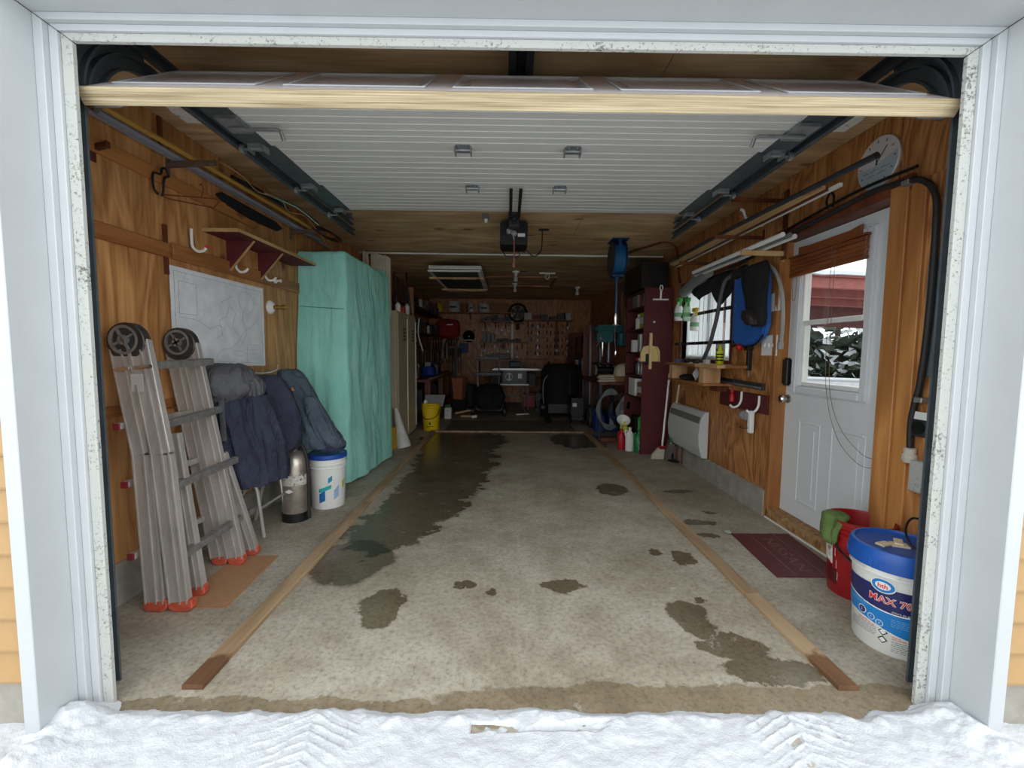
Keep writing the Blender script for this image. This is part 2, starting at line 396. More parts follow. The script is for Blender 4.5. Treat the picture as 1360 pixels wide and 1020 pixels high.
# side walls: backing, plywood sheets, lumber
def wall_panel(parent, m, x0, x1, y0, y1, z0, z1): return B().box(x0, x1, y0, y1, z0, z1).build('plywood_sheet', m, parent)
wl = structure('wall_left')
B().box(-2.05, -1.893, -.02, D+.1, 0, 2.5).build('backing', M_frame, wl)
ys = [.05, 1.0, 2.21, 3.43, 4.65, 5.87, 7.09, 8.31, D]
for a, b in zip(ys, ys[1:]): wall_panel(wl, M_ply_l, -1.893, -W, a+.002, b-.002, .17, H)
def curb(name, s, y0, y1):
    M = frame_m((0, y0, 0), (s, 0, 0), (0, 0, 1), (0, 1, 0))
    o = B().prism([(1.852, 0), (1.98, 0), (1.98, .165), (1.872, .192), (1.857, .18)], y1-y0, M).build(name, M_conc); tag(o, kind='structure')
curb('baseboard_left', -1, .04, D)
for i, (y0, y1, z0, z1) in enumerate([(.06, 1.83, 2.065, 2.135), (.06, 1.0, 1.69, 1.765), (1.02, 2.49, 1.69, 1.775), (.06, 2.4, .885, .935)]):
    tag(B().box(-W, -W+.019, y0, y1, z0, z1).build('trim_%d' % (i+1), M_batten, bevel=.002), kind='structure')
tag(B().box(-W, -W+.012, .97, .995, 1.60, 1.86).box(-W, -W+.012, .97, .995, 2.26, H).build('trim_5', M_frame), kind='structure')

wr = structure('wall_right')
wb = B()
wb.box(1.893, 2.05, -.02, .80, 0, 2.5).box(1.893, 2.05, 1.76, D+.1, 0, 1.13).box(1.893, 2.05, .80, 1.76, 2.03, 2.5)
wb.box(1.893, 2.05, 1.76, 2.34, 1.13, 2.5).box(1.893, 2.05, 3.45, D+.1, 1.13, 2.5).box(1.893, 2.05, 2.34, 3.45, 1.93, 2.5)
wb.build('backing', M_frame, wr)
P = lambda *a: wall_panel(wr, M_ply_r, W, 1.893, *a)
P(.05, .795, 2.02, H); P(.8, 1.9, 2.06, H); P(1.745, 2.338, .17, 2.055); P(1.903, 2.34, 2.06, H)
P(2.342, 3.45, .17, 1.128); P(2.342, 3.45, 1.93, H)
for a, b in zip([3.452, 4.67, 5.89, 7.11, 8.33], [4.667, 5.887, 7.107, 8.327, D]): P(a, b, .17, H)
P(.05, .545, .17, 2.02)
curb('baseboard_right', 1, 1.745, D)
for i, (a, b, m) in enumerate([(.545, .62, M_batten), (.622, .70, M_stud), (.702, .80, M_stud)]):
    tag(B().box(W-.012*(i+1), 2.0, a, b, .0, 2.02).build('trim_%d' % (6+i), M_stud if i else M_ply_r, bevel=.003), kind='structure')
tag(B().box(W-.012, 2.05, 1.705, 1.745, 0, 2.06).build('trim_9', M_stud, bevel=.002), kind='structure')
tag(B().box(W-.03, 2.05, .70, 1.745, 1.985, 2.06).build('trim_10', M_frame, bevel=.002), kind='structure')
tag(B().box(W-.012, 2.02, .78, 1.72, 0, .072).build('trim_11', mat('worn door sill', S(150, 96, 50), .6, var=.5, scale=25, col2=S(190, 150, 100)), bevel=.002), kind='structure')
tag(B().box(W-.022, W-.012, .78, 1.72, 0.001, .010).build('trim_12', M_wht), kind='structure')

wbk = structure('wall_back')
B().box(-2.0, 2.0, D+.013, D+.12, 0, 2.5).build('backing', M_frame, wbk)
for a, b in zip([-1.88, -.94, .28, 1.5], [-.943, .277, 1.497, 1.88]): wall_panel(wbk, M_ply_r, a, b, D, D+.013, .0, H)
cl = structure('ceiling')
B().box(-2.05, 2.05, -.12, D+.1, H+.013, H+.16).build('backing', M_frame, cl)
yb = -.0
k = 0
while yb < D:
    ye = min(yb+1.22, D)
    cuts = [-1.88, -.62, 1.88] if k % 2 else [-1.88, .62, 1.88]
    for a, b in zip(cuts, cuts[1:]): B().box(a+.002, b-.002, yb+.002, ye-.002, H, H+.013).build('plywood_sheet', M_ply_c, cl)
    yb = ye; k += 1

# front wall: siding courses, foundation, header
wf = structure('wall_front')
b = B()
for s in (-1, 1):
    x0, x1 = sorted((s*1.465, s*4.5)); b.box(x0, x1, -.105, -.0, .165, 3.1)
b.box(-1.465, 1.465, -.105, 0, 2.20, 3.1); b.build('sheathing', M_frame, wf)
b = B()
for s in (-1, 1):
    x0, x1 = sorted((s*1.44, s*2.05)); b.box(x0, x1, 0.02, .05, 0, H+.1)
b.box(-1.44, 1.44, .02, .05, 2.40, H+.1); b.build('inner_framing', M_stud, wf)
for s in (-1, 1):
    x0, x1 = sorted((s*1.465, s*4.5)); B().box(x0, x1, -.10, -.0, -.2, .165).build('foundation', M_conc, wf)
proto = {}
def siding(x0, x1, z):
    key = (x0, x1); zz = .102
    if key not in proto:
        Mx = frame_m((x0, -.105, 0), (0, -1, 0), (0, 0, 1), (1, 0, 0))
        proto[key] = B(Mx).prism([(0, 0), (.017, 0), (.019, .008), (.004, zz+.004), (0, zz+.004)], x1-x0).build('siding_board', M_siding, wf); proto[key].location = (0, 0, z)
    else: piece(proto[key], 'siding_board', wf, (0, 0, z))
for i in range(28):
    z = .168+.102*i
    siding(-4.5, -1.506, z); siding(1.506, 4.5, z)
    if z > 2.2: siding(-1.506, 1.506, z)

# door surround: a mitred moulding in four steps
steps = [('weatherstrip', .0, .034, -.004, .012, M_white_dirty), ('stop_board', .034, .060, -.014, .02, M_white), ('stop_edge', .060, .088, -.032, .02, M_white), ('casing', .088, .134, -.152, .0, M_white)]
for t, (lab, ax) in enumerate((('left', -1), ('right', 1), ('top', 0))):
    tr = structure('trim_%d' % (13+t))
    for nm, d0, d1, y0, y1, m in steps:
        bb = B()
        zt0, zt1 = 2.13+d0*.72, 2.13+d1*.72
        if ax:
            a, c = ax*(1.37+d0), ax*(1.37+d1-.0005)
            vs = [(a, 0), (c, 0), (c, zt1-.002), (a, zt0-.002)]
        else: vs = [(-(1.37+d0), zt0), (1.37+d0, zt0), (1.37+d1, zt1), (-(1.37+d1), zt1)]
        bb.prism(vs, y1-y0, frame_m((0, y1, 0), (1, 0, 0), (0, 0, 1), (0, -1, 0))).build(nm, m, tr, bevel=.002)
# ---------------------------------------------------------------- overhead door, tracks, opener
gd = thing('garage_door', 'white sectional overhead garage door, mostly rolled up, with a pale wooden bottom edge', 'garage door', (0, .04, 2.02))
HW = 1.402
a39 = math.radians(36)
ey = Vector((0, math.cos(a39), math.sin(a39))); ez = Vector((0, -math.sin(a39), math.cos(a39)))
Mb = frame_m((0, .044, 2.024), (1, 0, 0), ey, ez)
M_skin = mat('weathered white door skin', S(205, 196, 196), .5, var=.05, scale=12)
sec = B(Mb).box(-HW, HW, .004, .53, -.043, -.006).build('bottom_section', M_skin, gd)
xs = [-HW+i*2*HW/5 for i in range(6)]
for i in range(5):                       # raised outside panels
    x0, x1 = xs[i]+.05, xs[i+1]-.05
    q = B(Mb)
    o_ = [(x0, .09), (x1, .09), (x1, .44), (x0, .44)]; i_ = [(x0+.035, .125), (x1-.035, .125), (x1-.035, .405), (x0+.035, .405)]
    q.add([(u, v, .001) for u, v in o_]+[(u, v, -.010) for u, v in i_]+[(u, v, -.0105) for u, v in o_], [(0, 1, 5, 4), (1, 2, 6, 5), (2, 3, 7, 6), (3, 0, 4, 7), (4, 5, 6, 7)])
    q.build('raised_panel', M_skin, sec)
    B(Mb).box(x0-.006, x1+.006, .084, .096, 0, .006).box(x0-.006, x1+.006, .434, .446, 0, .006).box(x0-.006, x0+.006, .096, .434, 0, .006).box(x1-.006, x1+.006, .096, .434, 0, .006).build('panel_moulding', M_white, sec, bevel=.003)
    B(Mb).box(x0+.045, x1-.045, .135, .395, -.0105, -.001).build('panel_field', M_skin, sec, bevel=.008)
f = B(Mb)                                # skin stiles round the raised panels
f.box(-HW, HW, .004, .09, -.006, 0).box(-HW, HW, .44, .53, -.006, 0)
for i in range(6): f.box(max(-HW, xs[i]-.05), min(HW, xs[i]+.05), .09, .44, -.006, 0)
f.build('outer_skin', M_skin, sec)
lam = B(Mb)
B(Mb).box(-HW, HW, -.018, .004, -.0475, .003).build('bottom_rail', mat('pale laminated wood', S(176, 152, 108), .65, var=.5, scale=7, stretch=(.3, 26, 26), col2=S(208, 192, 156), bump=.2), gd, bevel=.002)
# horizontal sections with a grooved white inner skin
joints = [.475, .95, 1.53, 2.08]; zu = 2.256
for k in range(3):
    y0, y1 = joints[k]+.002, joints[k+1]-.002
    nr = 8; prof = [(y0, zu+.045)]; prof.append((y0, zu))
    for r in range(1, nr):
        yy = y0+(y1-y0)*r/nr; prof += [(yy-.005, zu), (yy-.002, zu+.0035), (yy+.002, zu+.0035), (yy+.005, zu)]
    prof += [(y1, zu), (y1, zu+.045)]
    z_off = .016*k
    Mx = frame_m((-HW, 0, z_off), (0, 1, 0), (0, 0, 1), (1, 0, 0))
    s_ = B(Mx).prism(prof, 2*HW).build('door_section', M_steelw, gd)
    for s in (-1, 1):
        x0, x1 = sorted((s*(HW+.001), s*(HW-.125)))
        B().box(x0, x1, y0, y1, zu+z_off-.005, zu+z_off+.046).build('end_stile', M_dkgalv, s_)
def hinge(x, y, z, par, w=.075):
    h = B().box(x-w/2, x+w/2, y-.045, y-.004, z-.004, z).box(x-w/2, x+w/2, y+.004, y+.045, z-.004, z)
    h.tube([(x-w/2-.008, y, z-.008), (x+w/2+.008, y, z-.008)], .008, 8).box(x-w/2-.006, x-w/2, y-.03, y+.03, z-.03, z).box(x+w/2, x+w/2+.006, y-.03, y+.03, z-.03, z)
    for sx in (-1, 1):
        for sy in (-1, 1): h.lathe([(.007, 0), (.007, .006)], (x+sx*w*.28, y+sy*.026, z-.010), 6)
    return h.build('hinge', M_galv, par)
for k, yj in enumerate((.95, 1.53)):
    z = zu+.016*k-.001
    for x in (-.285, .285): hinge(x, yj, z, gd)
    for s in (-1, 1): hinge(s*1.345, yj, z-.005, gd, .07)
for s in (-1, 1):
    hinge(s*1.345, 2.05, zu+.022, gd, .06)
    for yj in (.95, 1.53, 2.05):
        B().tube([(s*1.36, yj, zu-.018), (s*1.43, yj, zu-.018)], .006, 8).lathe([(.023, -.01), (.023, .01)], (s*1.425, yj, zu-.018), 14, Matrix.Rotation(PI/2, 3, 'Y')).build('roller', M_wht if 0 else M_galv, gd)
    # slide latch on the second section
    lt = B().box(s*1.32-.05, s*1.32+.05, .64, .78, zu-.022, zu-.006).tube([(s*1.35, .72, zu-.03), (s*1.13, .72, zu-.03), (s*1.115, .725, zu-.034), (s*1.11, .745, zu-.07)], .009, 8).build('slide_latch', M_galv, gd)
    # bottom corner bracket
    br = B(Mb).box(min(s*1.30, s*1.39), max(s*1.30, s*1.39), .0, .12, -.056, -.047)
    br.prism([(s*1.28, -.02), (s*1.385, -.028), (s*1.40, .05), (s*1.33, .07)], .034, frame_m((0, .075, 1.935), (1, 0, 0), (0, 1, 0), (0, .1, 1)))
    br.build('corner_bracket', M_galv, gd, bevel=.004)
for s in (-1, 1):                        # perforated straps where the opener arm is bolted on
    st = B()
    zz = zu+.006
    for i in range(14): st.box(s*.032-.011, s*.032+.011, 1.52+i*.046, 1.52+i*.046+.033, zz-.006, zz)
    st.box(s*.032-.011, s*.032-.006, 1.52, 2.18, zz-.008, zz).box(s*.032+.006, s*.032+.011, 1.52, 2.18, zz-.008, zz)
    st.build('reinforcing_strap', M_blackm, gd)

for s, side in ((-1, 'left'), (1, 'right')):
    t = thing('door_track', 'dark steel roller track running up the %s jamb and back under the ceiling' % side, 'door track', (s*1.443, .07, 0))
    cprof = [(-.013, -.026), (.013, -.026), (.013, .026), (-.013, .026), (-.013, .018), (.008, .018), (.008, -.018), (-.013, -.018)]
    if s > 0: cprof = [(-u, v) for u, v in cprof][::-1]
    x = s*1.443
    path = [(x, .072, 0.01), (x, .072, 1.96)]+arcp(.375, 2.04, .303, PI, PI/2, 14, x)[0:]+[(x, 2.60, 2.343)]
    B().sweep(path, [(-u, v) for u, v in cprof], (1, 0, 0)).build('curved_track', M_dkgalv, t, smooth=True, angle=30)
    path2 = arcp(.375, 2.017, .245, PI, PI/2, 12, x)+[(x, 2.64, 2.262)]
    B().sweep(path2, [(-u, v) for u, v in cprof], (1, 0, 0)).build('lower_track', M_dkgalv, t, smooth=True, angle=30)
    p = B()
    pts_o = arcp(.375, 2.04, .33, PI, PI/2, 14, 0); pts_i = arcp(.375, 2.02, .235, PI, PI/2, 14, 0)
    poly = [(q[1], q[2]) for q in pts_o]+[(q[1], q[2]) for q in pts_i[::-1]]
    p.prism(poly, .004, frame_m((x+s*.017, 0, 0), (0, 1, 0), (0, 0, 1), (1, 0, 0))).build('splice_plate', M_dkgalv, t)
    for yy in (1.5, 2.55):
        x0_, x1_ = sorted((x-s*.004, x+s*.026)); B().box(x0_, x1_, yy, yy+.035, 2.33, H).build('hanger_strap', M_galv, t)

op = thing('garage_door_opener', 'black box of the automatic door opener hanging mid ceiling behind the raised door', 'door opener', (0, 2.75, H))
mo = B().box(-.125, .125, 2.60, 2.92, 2.165, 2.37).build('motor_housing', M_black, op, bevel=.012, seg=2)
B().box(.035, .10, 2.594, 2.6, 2.23, 2.26).build('white_label', M_wht, mo)
B().box(-.12, .12, 2.594, 2.6, 2.225, 2.23).build('lens_seam', M_greyd, mo)
rl = B().box(-.05, -.02, -.0, 2.6, 2.345, 2.385).box(.02, .05, .0, 2.6, 2.345, 2.385).box(-.02, .02, 0, 2.6, 2.372, 2.385).build('rail', M_greyd, op)
ch = B()
for i in range(110): ch.box(-.012, -.004, .04+i*.023, .055+i*.023, 2.352, 2.366)
ch.build('chain', M_blackm, op)
B().box(-.045, .045, 2.46, 2.60, 2.28, 2.37).box(-.02, .02, 2.18, 2.46, 2.30, 2.345).tube([(0, 2.42, 2.30), (0.0, 2.2, 2.27)], .012, 8).build('trolley', M_greyd, op, bevel=.004)
B().lathe([(.02, -.02), (.026, 0), (.02, .02)], (-.045, 2.57, 2.27), 10).lathe([(.02, -.02), (.03, 0), (.02, .02)], (0, 2.56, 2.25), 10).tube(curve_pts([(0, 2.57, 2.33), (-.02, 2.56, 2.29), (-.01, 2.56, 2.25), (0, 2.57, 2.20)]), .006).build('pull_knob', mat('grey knob', S(150, 148, 146), .4), op, smooth=True)
B().tube(curve_pts([(0, 2.58, 2.25), (.004, 2.575, 2.1), (0, 2.58, 1.99)]), .006, 6).lathe([(.012, 0), (.016, .02), (.012, .04)], (0, 2.58, 1.955), 8).build('release_cord', mat('red release cord', S(150, 92, 74), .7), op)
B().tube(curve_pts([(-.1, 2.9, 2.17), (-.08, 2.9, 2.13), (-.04, 2.9, 2.12), (.05, 2.9, 2.12), (.06, 2.88, 2.165)]), .005, 6).build('light_wire', M_black, op)
B().tube(curve_pts([(.115, 2.9, 2.19), (.20, 2.92, 2.13), (.27, 2.95, 2.19), (.285, 3.0, 2.30), (.285, 3.0, 2.40)]), .006, 6).box(.25, .35, 2.98, 3.02, 2.395, 2.41).build('power_cord', M_black, op)
# ---------------------------------------------------------------- left side
def sph(c, r, n=12, k=8, sx=1, sy=1, sz=1): return [(r*math.sin(PI*i/k) if 0 < i < k else .0005, c+r*sz*-math.cos(PI*i/k)) for i in range(k+1)]
RX = Matrix.Rotation(PI/2, 3, 'Y')      # lathe axis z -> +x
RY = Matrix.Rotation(-PI/2, 3, 'X')     # lathe axis z -> +y

# map sheet
def map_material():
    m, nt, bs = nt_new('line drawn survey map'); L = nt.links.new
    v = coords(nt); n = N(nt, 'ShaderNodeTexNoise', Scale=3.4, Detail=5, Roughness=.6); L(v, n.inputs['Vector'])
    mu = N(nt, 'ShaderNodeMath', operation='MULTIPLY'); mu.inputs[1].default_value = 9; L(n.outputs['Fac'], mu.inputs[0])
    fr = N(nt, 'ShaderNodeMath', operation='PINGPONG'); fr.inputs[1].default_value = .5; L(mu.outputs[0], fr.inputs[0])
    ln = ramp(nt, fr.outputs[0], [(.0, (.55, .56, .58)), (.05, (1, 1, 1))])
    n2 = N(nt, 'ShaderNodeTexNoise', Scale=5, Detail=2); L(v, n2.inputs['Vector'])
    k = ramp(nt, n2.outputs['Fac'], [(.45, (0, 0, 0)), (.62, (1, 1, 1))])
    paper = N(nt, 'ShaderNodeTexNoise', Scale=11, Detail=5); L(v, paper.inputs['Vector'])
    pc = ramp(nt, paper.outputs['Fac'], [(.3, S(216, 219, 222)), (.7, S(236, 238, 239))])
    mx = N(nt, 'ShaderNodeMix', data_type='RGBA', blend_type='MULTIPLY'); kk = N(nt, 'ShaderNodeMath', operation='MULTIPLY'); kk.inputs[1].default_value = .6
    L(k, kk.inputs[0]); L(kk.outputs[0], mx.inputs[0]); L(pc, mx.inputs[6]); L(ln, mx.inputs[7]); L(mx.outputs[2], bs.inputs['Base Color']); bs.inputs['Roughness'].default_value = .8
    return m
M_ink = mat('grey printing ink', S(120, 124, 132), .8, var=.1)
M_inkd = mat('dark printing ink', S(50, 52, 58), .8, var=.1)
mp = thing('wall_map', 'large white line-drawn survey map pinned flat on the left plywood wall', 'map', (-W, 1.455, 1.37))
sheet = B().grid(lambda u, v: (-W+.003+.0025*abs(fbm(u*5, v*4))+.012*max(0, u-.97)*8, 1.002+.9*u, 1.655-(.545+.03*u)*v), 30, 20, .0012).build('paper_sheet', map_material(), mp, smooth=True)
def mapline(a, b, w=.0025):
    ya, za = a; yb2, zb = b
    q = B().beam((-W+.0075, ya, za), (-W+.0075, yb2, zb), w, .0006, (1, 0, 0)); return q
ms = []
bd = B()
for (a, b) in [((1.03, 1.63), (1.87, 1.625)), ((1.03, 1.63), (1.03, 1.14)), ((1.87, 1.625), (1.87, 1.10)), ((1.03, 1.14), (1.87, 1.10)), ((1.06, 1.58), (1.2, 1.578)), ((1.2, 1.578), (1.2, 1.40)), ((1.06, 1.40), (1.2, 1.40)), ((1.06, 1.58), (1.06, 1.40)),
               ((1.68, 1.235), (1.84, 1.23)), ((1.68, 1.235), (1.68, 1.115)), ((1.84, 1.23), (1.84, 1.11)), ((1.70, 1.2), (1.82, 1.197)), ((1.71, 1.215), (1.81, 1.213)), ((1.73, 1.17), (1.79, 1.168)), ((1.72, 1.14), (1.80, 1.137)), ((1.55, 1.19), (1.63, 1.188)), ((1.56, 1.16), (1.62, 1.157)), ((1.42, 1.50), (1.54, 1.555))]:
    bd.beam((-W+.0068, *a), (-W+.0068, *b), .0012, .0004, (1, 0, 0))
riv = [[(1.35, 1.15), (1.42, 1.20), (1.5, 1.21), (1.58, 1.25), (1.66, 1.33), (1.74, 1.36), (1.83, 1.43)], [(1.66, 1.60), (1.6, 1.56), (1.63, 1.48), (1.7, 1.45), (1.78, 1.5), (1.74, 1.58), (1.66, 1.6)],
       [(1.36, 1.27), (1.42, 1.30), (1.4, 1.38), (1.47, 1.42), (1.5, 1.48), (1.56, 1.44), (1.53, 1.36), (1.58, 1.3)], [(1.66, 1.48), (1.64, 1.4), (1.68, 1.34), (1.65, 1.27), (1.6, 1.22)], [(1.06, 1.38), (1.2, 1.37), (1.3, 1.33), (1.38, 1.35), (1.45, 1.33)]]
for r_ in riv: bd.tube(curve_pts([(-W+.0062, y, z) for y, z in r_], 6), .0006, 4)
bd.build('drawn_lines', M_ink, mp)

# burgundy shelf
sh = thing('wall_shelf', 'small burgundy wall shelf with two triangular brackets above the map', 'shelf', (-W, 1.8, 1.9))
B().box(-W+.001, -1.665, 1.285, 2.34, 1.905, 1.924).build('shelf_board', M_burg, sh)
B().box(-W+.001, -1.664, 1.278, 1.285, 1.904, 1.925).box(-1.665, -1.661, 1.278, 2.34, 1.905, 1.924).build('edge_strip', M_edge, sh)
for y in (1.50, 1.86):
    g = B().prism([(-W+.001, 1.905), (-1.70, 1.905), (-W+.001, 1.70)], .018, frame_m((0, y, 0), (1, 0, 0), (0, 0, 1), (0, 1, 0))).build('bracket', M_burg, sh)
    B().beam((-1.70, y+.009, 1.905), (-W+.004, y+.009, 1.70), .019, .004, (1, 0, 1)).build('edge_strip', M_edge, g)

# white coat hooks
M_redtip = mat('red rubber tip', S(190, 40, 40), .5)
def coat_hook(y, z, lab, red):
    x = -W+.02
    h = thing('utility_hook', lab, 'hook', (x, y, z), None)
    B().tube(curve_pts([(x+.008, y, z), (x+.008, y, z-.06), (x+.012, y, z-.10), (x+.035, y+.005, z-.125), (x+.065, y+.01, z-.12), (x+.082, y+.012, z-.10)], 6), .008, 8).build('hook_arm', M_wht, h, smooth=True)
    if red: B().tube([(x+.080, y+.012, z-.103), (x+.090, y+.013, z-.088)], .009, 8).build('tip', M_redtip, h)
    return h
coat_hook(1.15, 1.885, 'white J-shaped hook with a red tip left of the burgundy shelf', True)
coat_hook(1.55, 1.84, 'white J-shaped hook half hidden behind the burgundy shelf brackets', False)
coat_hook(1.90, 1.84, 'white J-shaped hook under the far end of the burgundy shelf', False)
hk = thing('cup_hook', 'tiny white hook on the brown board near the teal cover', 'hook', (-W, 2.05, 1.69))
B().lathe([(.02, 0), (.02, .012), (.008, .016), (.008, .035), (.013, .04), (.013, .05)], (-W+.019, 2.05, 1.735), 10, RX).build('hook_body', M_wht, hk, smooth=True)
lh = thing('lamp_holder', 'white porcelain lamp holder with a brass pull socket on the left wall', 'lamp holder', (-W, 2.0, 1.526))
B().lathe([(.052, 0), (.052, .012), (.035, .028), (.022, .034)], (-W, 2.0, 1.526), 20, RX).build('base', M_wht, lh, smooth=True)
B().lathe([(.016, .03), (.017, .07), (.012, .085), (.02, .10), (.02, .125), (.006, .14)], (-W, 2.0, 1.526), 12, RX).build('socket', mat('brass', S(190, 150, 80), .35, .9), lh, smooth=True)

# ladder
def rail(b, pts, w, t=.03):
    for p, q in zip(pts, pts[1:]): b.beam(p, q, t, w, (1, 0, 0))
    return b
ld = thing('folding_ladder', 'scuffed aluminium multi-position ladder folded up, leaning on the left wall on orange feet', 'ladder', (-1.6, .75, 0))
M_orange = mat('worn orange rubber', S(186, 82, 58), .65, var=.25, scale=30)
def ladder_rail(pts, w, t=.034):
    b = B()
    b.M = None
    q = [Vector(p) for p in pts]
    for a, c in zip(q, q[1:]):
        b.beam(a, c, t, w, (1, 0, 0))
    o = b.build('rail', M_alu, ld, bevel=.003)
    g = B()
    for a, c in zip(q, q[1:]):
        for dx, ww in ((-w*.46, .006), (w*.10, .008), (w*.46, .006)):
            g.beam(a+Vector((dx, -t/2-.002, 0)), c+Vector((dx, -t/2-.002, 0)), .006, ww, (1, 0, 0))
    g.build('rib', M_alu, o)
    return o
def foot(p, w, t=.04):
    x, y, z = p
    b = B().prism([(-w/2, .045), (w/2, .06), (w/2, .018), (w*.3, 0), (-w*.25, 0), (-w/2, .015)], t, frame_m((x, y+t/2, 0), (1, 0, 0), (0, 0, 1), (0, -1, 0)))
    return b.build('rubber_foot', M_orange, ld, bevel=.006)
Lr = [(-1.80, .595, 1.235), (-1.652, .515, .735), (-1.648, .535, .04)]
Lf = [(-1.712, .595, 1.235), (-1.572, .515, .735), (-1.540, .535, .04)]
Li = [(-1.64, .66, .80), (-1.553, .66, .035)]
Rr = [(-1.826, .95, 1.23), (-1.645, .97, .04)]
Rf = [(-1.744, .95, 1.23), (-1.553, .97, .04)]
Ro = [(-1.66, 1.01, .62), (-1.545, 1.085, .03)]
for p, w in ((Lr, .086), (Lf, .086), (Li, .08), (Rr, .086), (Rf, .09), (Ro, .095)): ladder_rail(p, w)
for p, w in (((-1.648, .535, 0), .112), ((-1.534, .535, 0), .112), ((-1.55, .66, 0), .085), ((-1.643, .97, 0), .085), ((-1.55, .97, 0), .088), ((-1.542, 1.087, 0), .095)): foot(p, w)
M_hinge = mat('dark cast hinge', S(74, 72, 70), .4, .5, var=.3, scale=20)
for (x, y, z) in ((-1.758, .588, 1.245), (-1.788, .944, 1.240)):
    b = B().lathe([(.086, -.021), (.086, .021)], (x, y, z-.012), 28, RY)
    o = b.build('hinge_plate', M_hinge, ld, bevel=.003)
    z -= .004
    r = B().lathe([(.066, -.030), (.054, -.030), (.054, -.020), (.066, -.020)], (x, y, z), 24, RY, cap=False).lathe([(.022, -.036), (.022, -.02)], (x, y, z), 12, RY)
    for a in range(4): r.beam((x, y-.03, z), (x+.05*math.cos(a*PI/2+.5), y-.03, z+.05*math.sin(a*PI/2+.5)), .008, .012, (0, 1, 0))
    r.build('locking_knob', M_galv, o)
M_rung = mat('dark scuffed aluminium rung', S(136, 134, 132), .5, .4, var=.3, scale=24)
M_cap = mat('dull red end cap', S(132, 40, 50), .5)
RUN = [((-1.66, .575, 1.125), (-1.69, 1.03, 1.133), 0), ((-1.60, .575, .86), (-1.655, 1.03, .867), 0), ((-1.578, .565, .57), (-1.60, 1.07, .572), 1), ((-1.545, .565, .248), (-1.575, 1.17, .24), 1)]
for a, c, red in RUN:
    r = B().beam(a, c, .032, .034).beam((a[0], a[1], a[2]+.018), (c[0], c[1], c[2]+.018), .012, .004).build('rung', M_rung, ld, bevel=.004)
    if red: B().beam((a[0], a[1]-.006, a[2]), (a[0], a[1]+.004, a[2]), .034, .036).build('end_cap', M_cap, r)
for z, dx in ((.86, -.0), (.60, .02), (.27, .03)):
    r = B().beam((-1.755+dx, .50, z), (-1.75+dx, 1.0, z), .028, .03).build('rung', M_alu, ld, bevel=.004)
    B().beam((-1.755+dx, .492, z), (-1.755+dx, .504, z), .026, .028).build('end_cap', M_cap, r)
for (x, y, z) in ((-1.765, .562, 1.11), (-1.672, .562, 1.12)):
    B().tube([(x-.035, y-.004, z-.004), (x+.035, y-.010, z+.004)], .009, 8).build('release_pin', M_chrome, ld, smooth=True)
B().box(-1.70, -1.645, .55, .552, .98, 1.09).build('paper_label', mat('faded label', S(190, 184, 180), .6), ld).location += Vector((-.02, -.008, 0))

cb = thing('cardboard_sheet', 'flat brown cardboard sheet on the floor under the ladder feet', 'cardboard', (-1.47, .8, 0))
B().prism([(-1.615, .545), (-1.345, .548), (-1.372, 1.07), (-1.60, 1.06)], .004, frame_m((0, 0, .0005), (1, 0, 0), (0, 1, 0), (0, 0, 1))).build('sheet', mat('corrugated cardboard', S(166, 126, 90), .8, var=.1, scale=30), cb)

# garments on the folding chair
def cloth(name, m, rings, par, amp=.10, fr=3.0, n=48, sub=6, seed=0, lin=.35):
    """lofted garment: rings of (x,y,z,rx,ry); folds run mostly downwards"""
    out = []; k = len(rings)
    R = [Vector(r[:3]) for r in rings]
    def ev(i, t, idx):
        g = lambda q: rings[max(0, min(k-1, q))][idx]
        p0, p1, p2, p3 = g(i-1), g(i), g(i+1), g(i+2)
        return .5*((2*p1)+(p2-p0)*t+(2*p0-5*p1+4*p2-p3)*t*t+(3*p1-p0-3*p2+p3)*t**3)
    for i in range(k-1):
        for s in range(sub if i < k-2 else sub+1):
            t = s/sub; x, y, z, rx, ry = (ev(i, t, j) for j in range(5)); ring = []
            for j in range(n):
                th = 2*PI*j/n
                d = 1+amp*(fbm(math.cos(th)*fr+seed, math.sin(th)*fr, z*fr*lin*2)+.9*(abs(fbm(math.cos(th)*fr*1.7+seed+2*z, math.sin(th)*fr*1.7, z*fr*lin*4))-.25)+.35*fbm(math.cos(th)*fr*4+seed, math.sin(th)*fr*4, z*fr*2))
                ring.append(Vector((x+max(rx, .004)*d*math.cos(th), y+max(ry, .004)*d*math.sin(th), z+.02*amp*fbm(th*3, z*20, seed))))
            out.append(ring)
    return B().loft(out).build(name, m, par, smooth=True, angle=80)
def cloth_mat(name, c):
    m, nt, bs = nt_new(name); L = nt.links.new; v = coords(nt)
    n = N(nt, 'ShaderNodeTexNoise', Scale=7, Detail=6, Roughness=.7); L(v, n.inputs['Vector'])
    L(ramp(nt, n.outputs['Fac'], [(.3, tuple(x*.75 for x in c)), (.7, tuple(min(1, x*1.3+.008) for x in c))]), bs.inputs['Base Color']); bs.inputs['Roughness'].default_value = .92
    wr_ = N(nt, 'ShaderNodeTexNoise', Scale=9, Detail=3, Distortion=1.6); L(coords(nt, (1, 1, .5)), wr_.inputs['Vector'])
    rd = N(nt, 'ShaderNodeMath', operation='PINGPONG'); rd.inputs[1].default_value = .5; mu = N(nt, 'ShaderNodeMath', operation='MULTIPLY'); mu.inputs[1].default_value = 2.4
    L(wr_.outputs['Fac'], mu.inputs[0]); L(mu.outputs[0], rd.inputs[0])
    b = N(nt, 'ShaderNodeBump', Strength=.9, Distance=.022); L(rd.outputs[0], b.inputs['Height']); L(b.outputs['Normal'], bs.inputs['Normal']); return m
def fabric(name, c, scale=160):
    return cloth_mat(name, c)
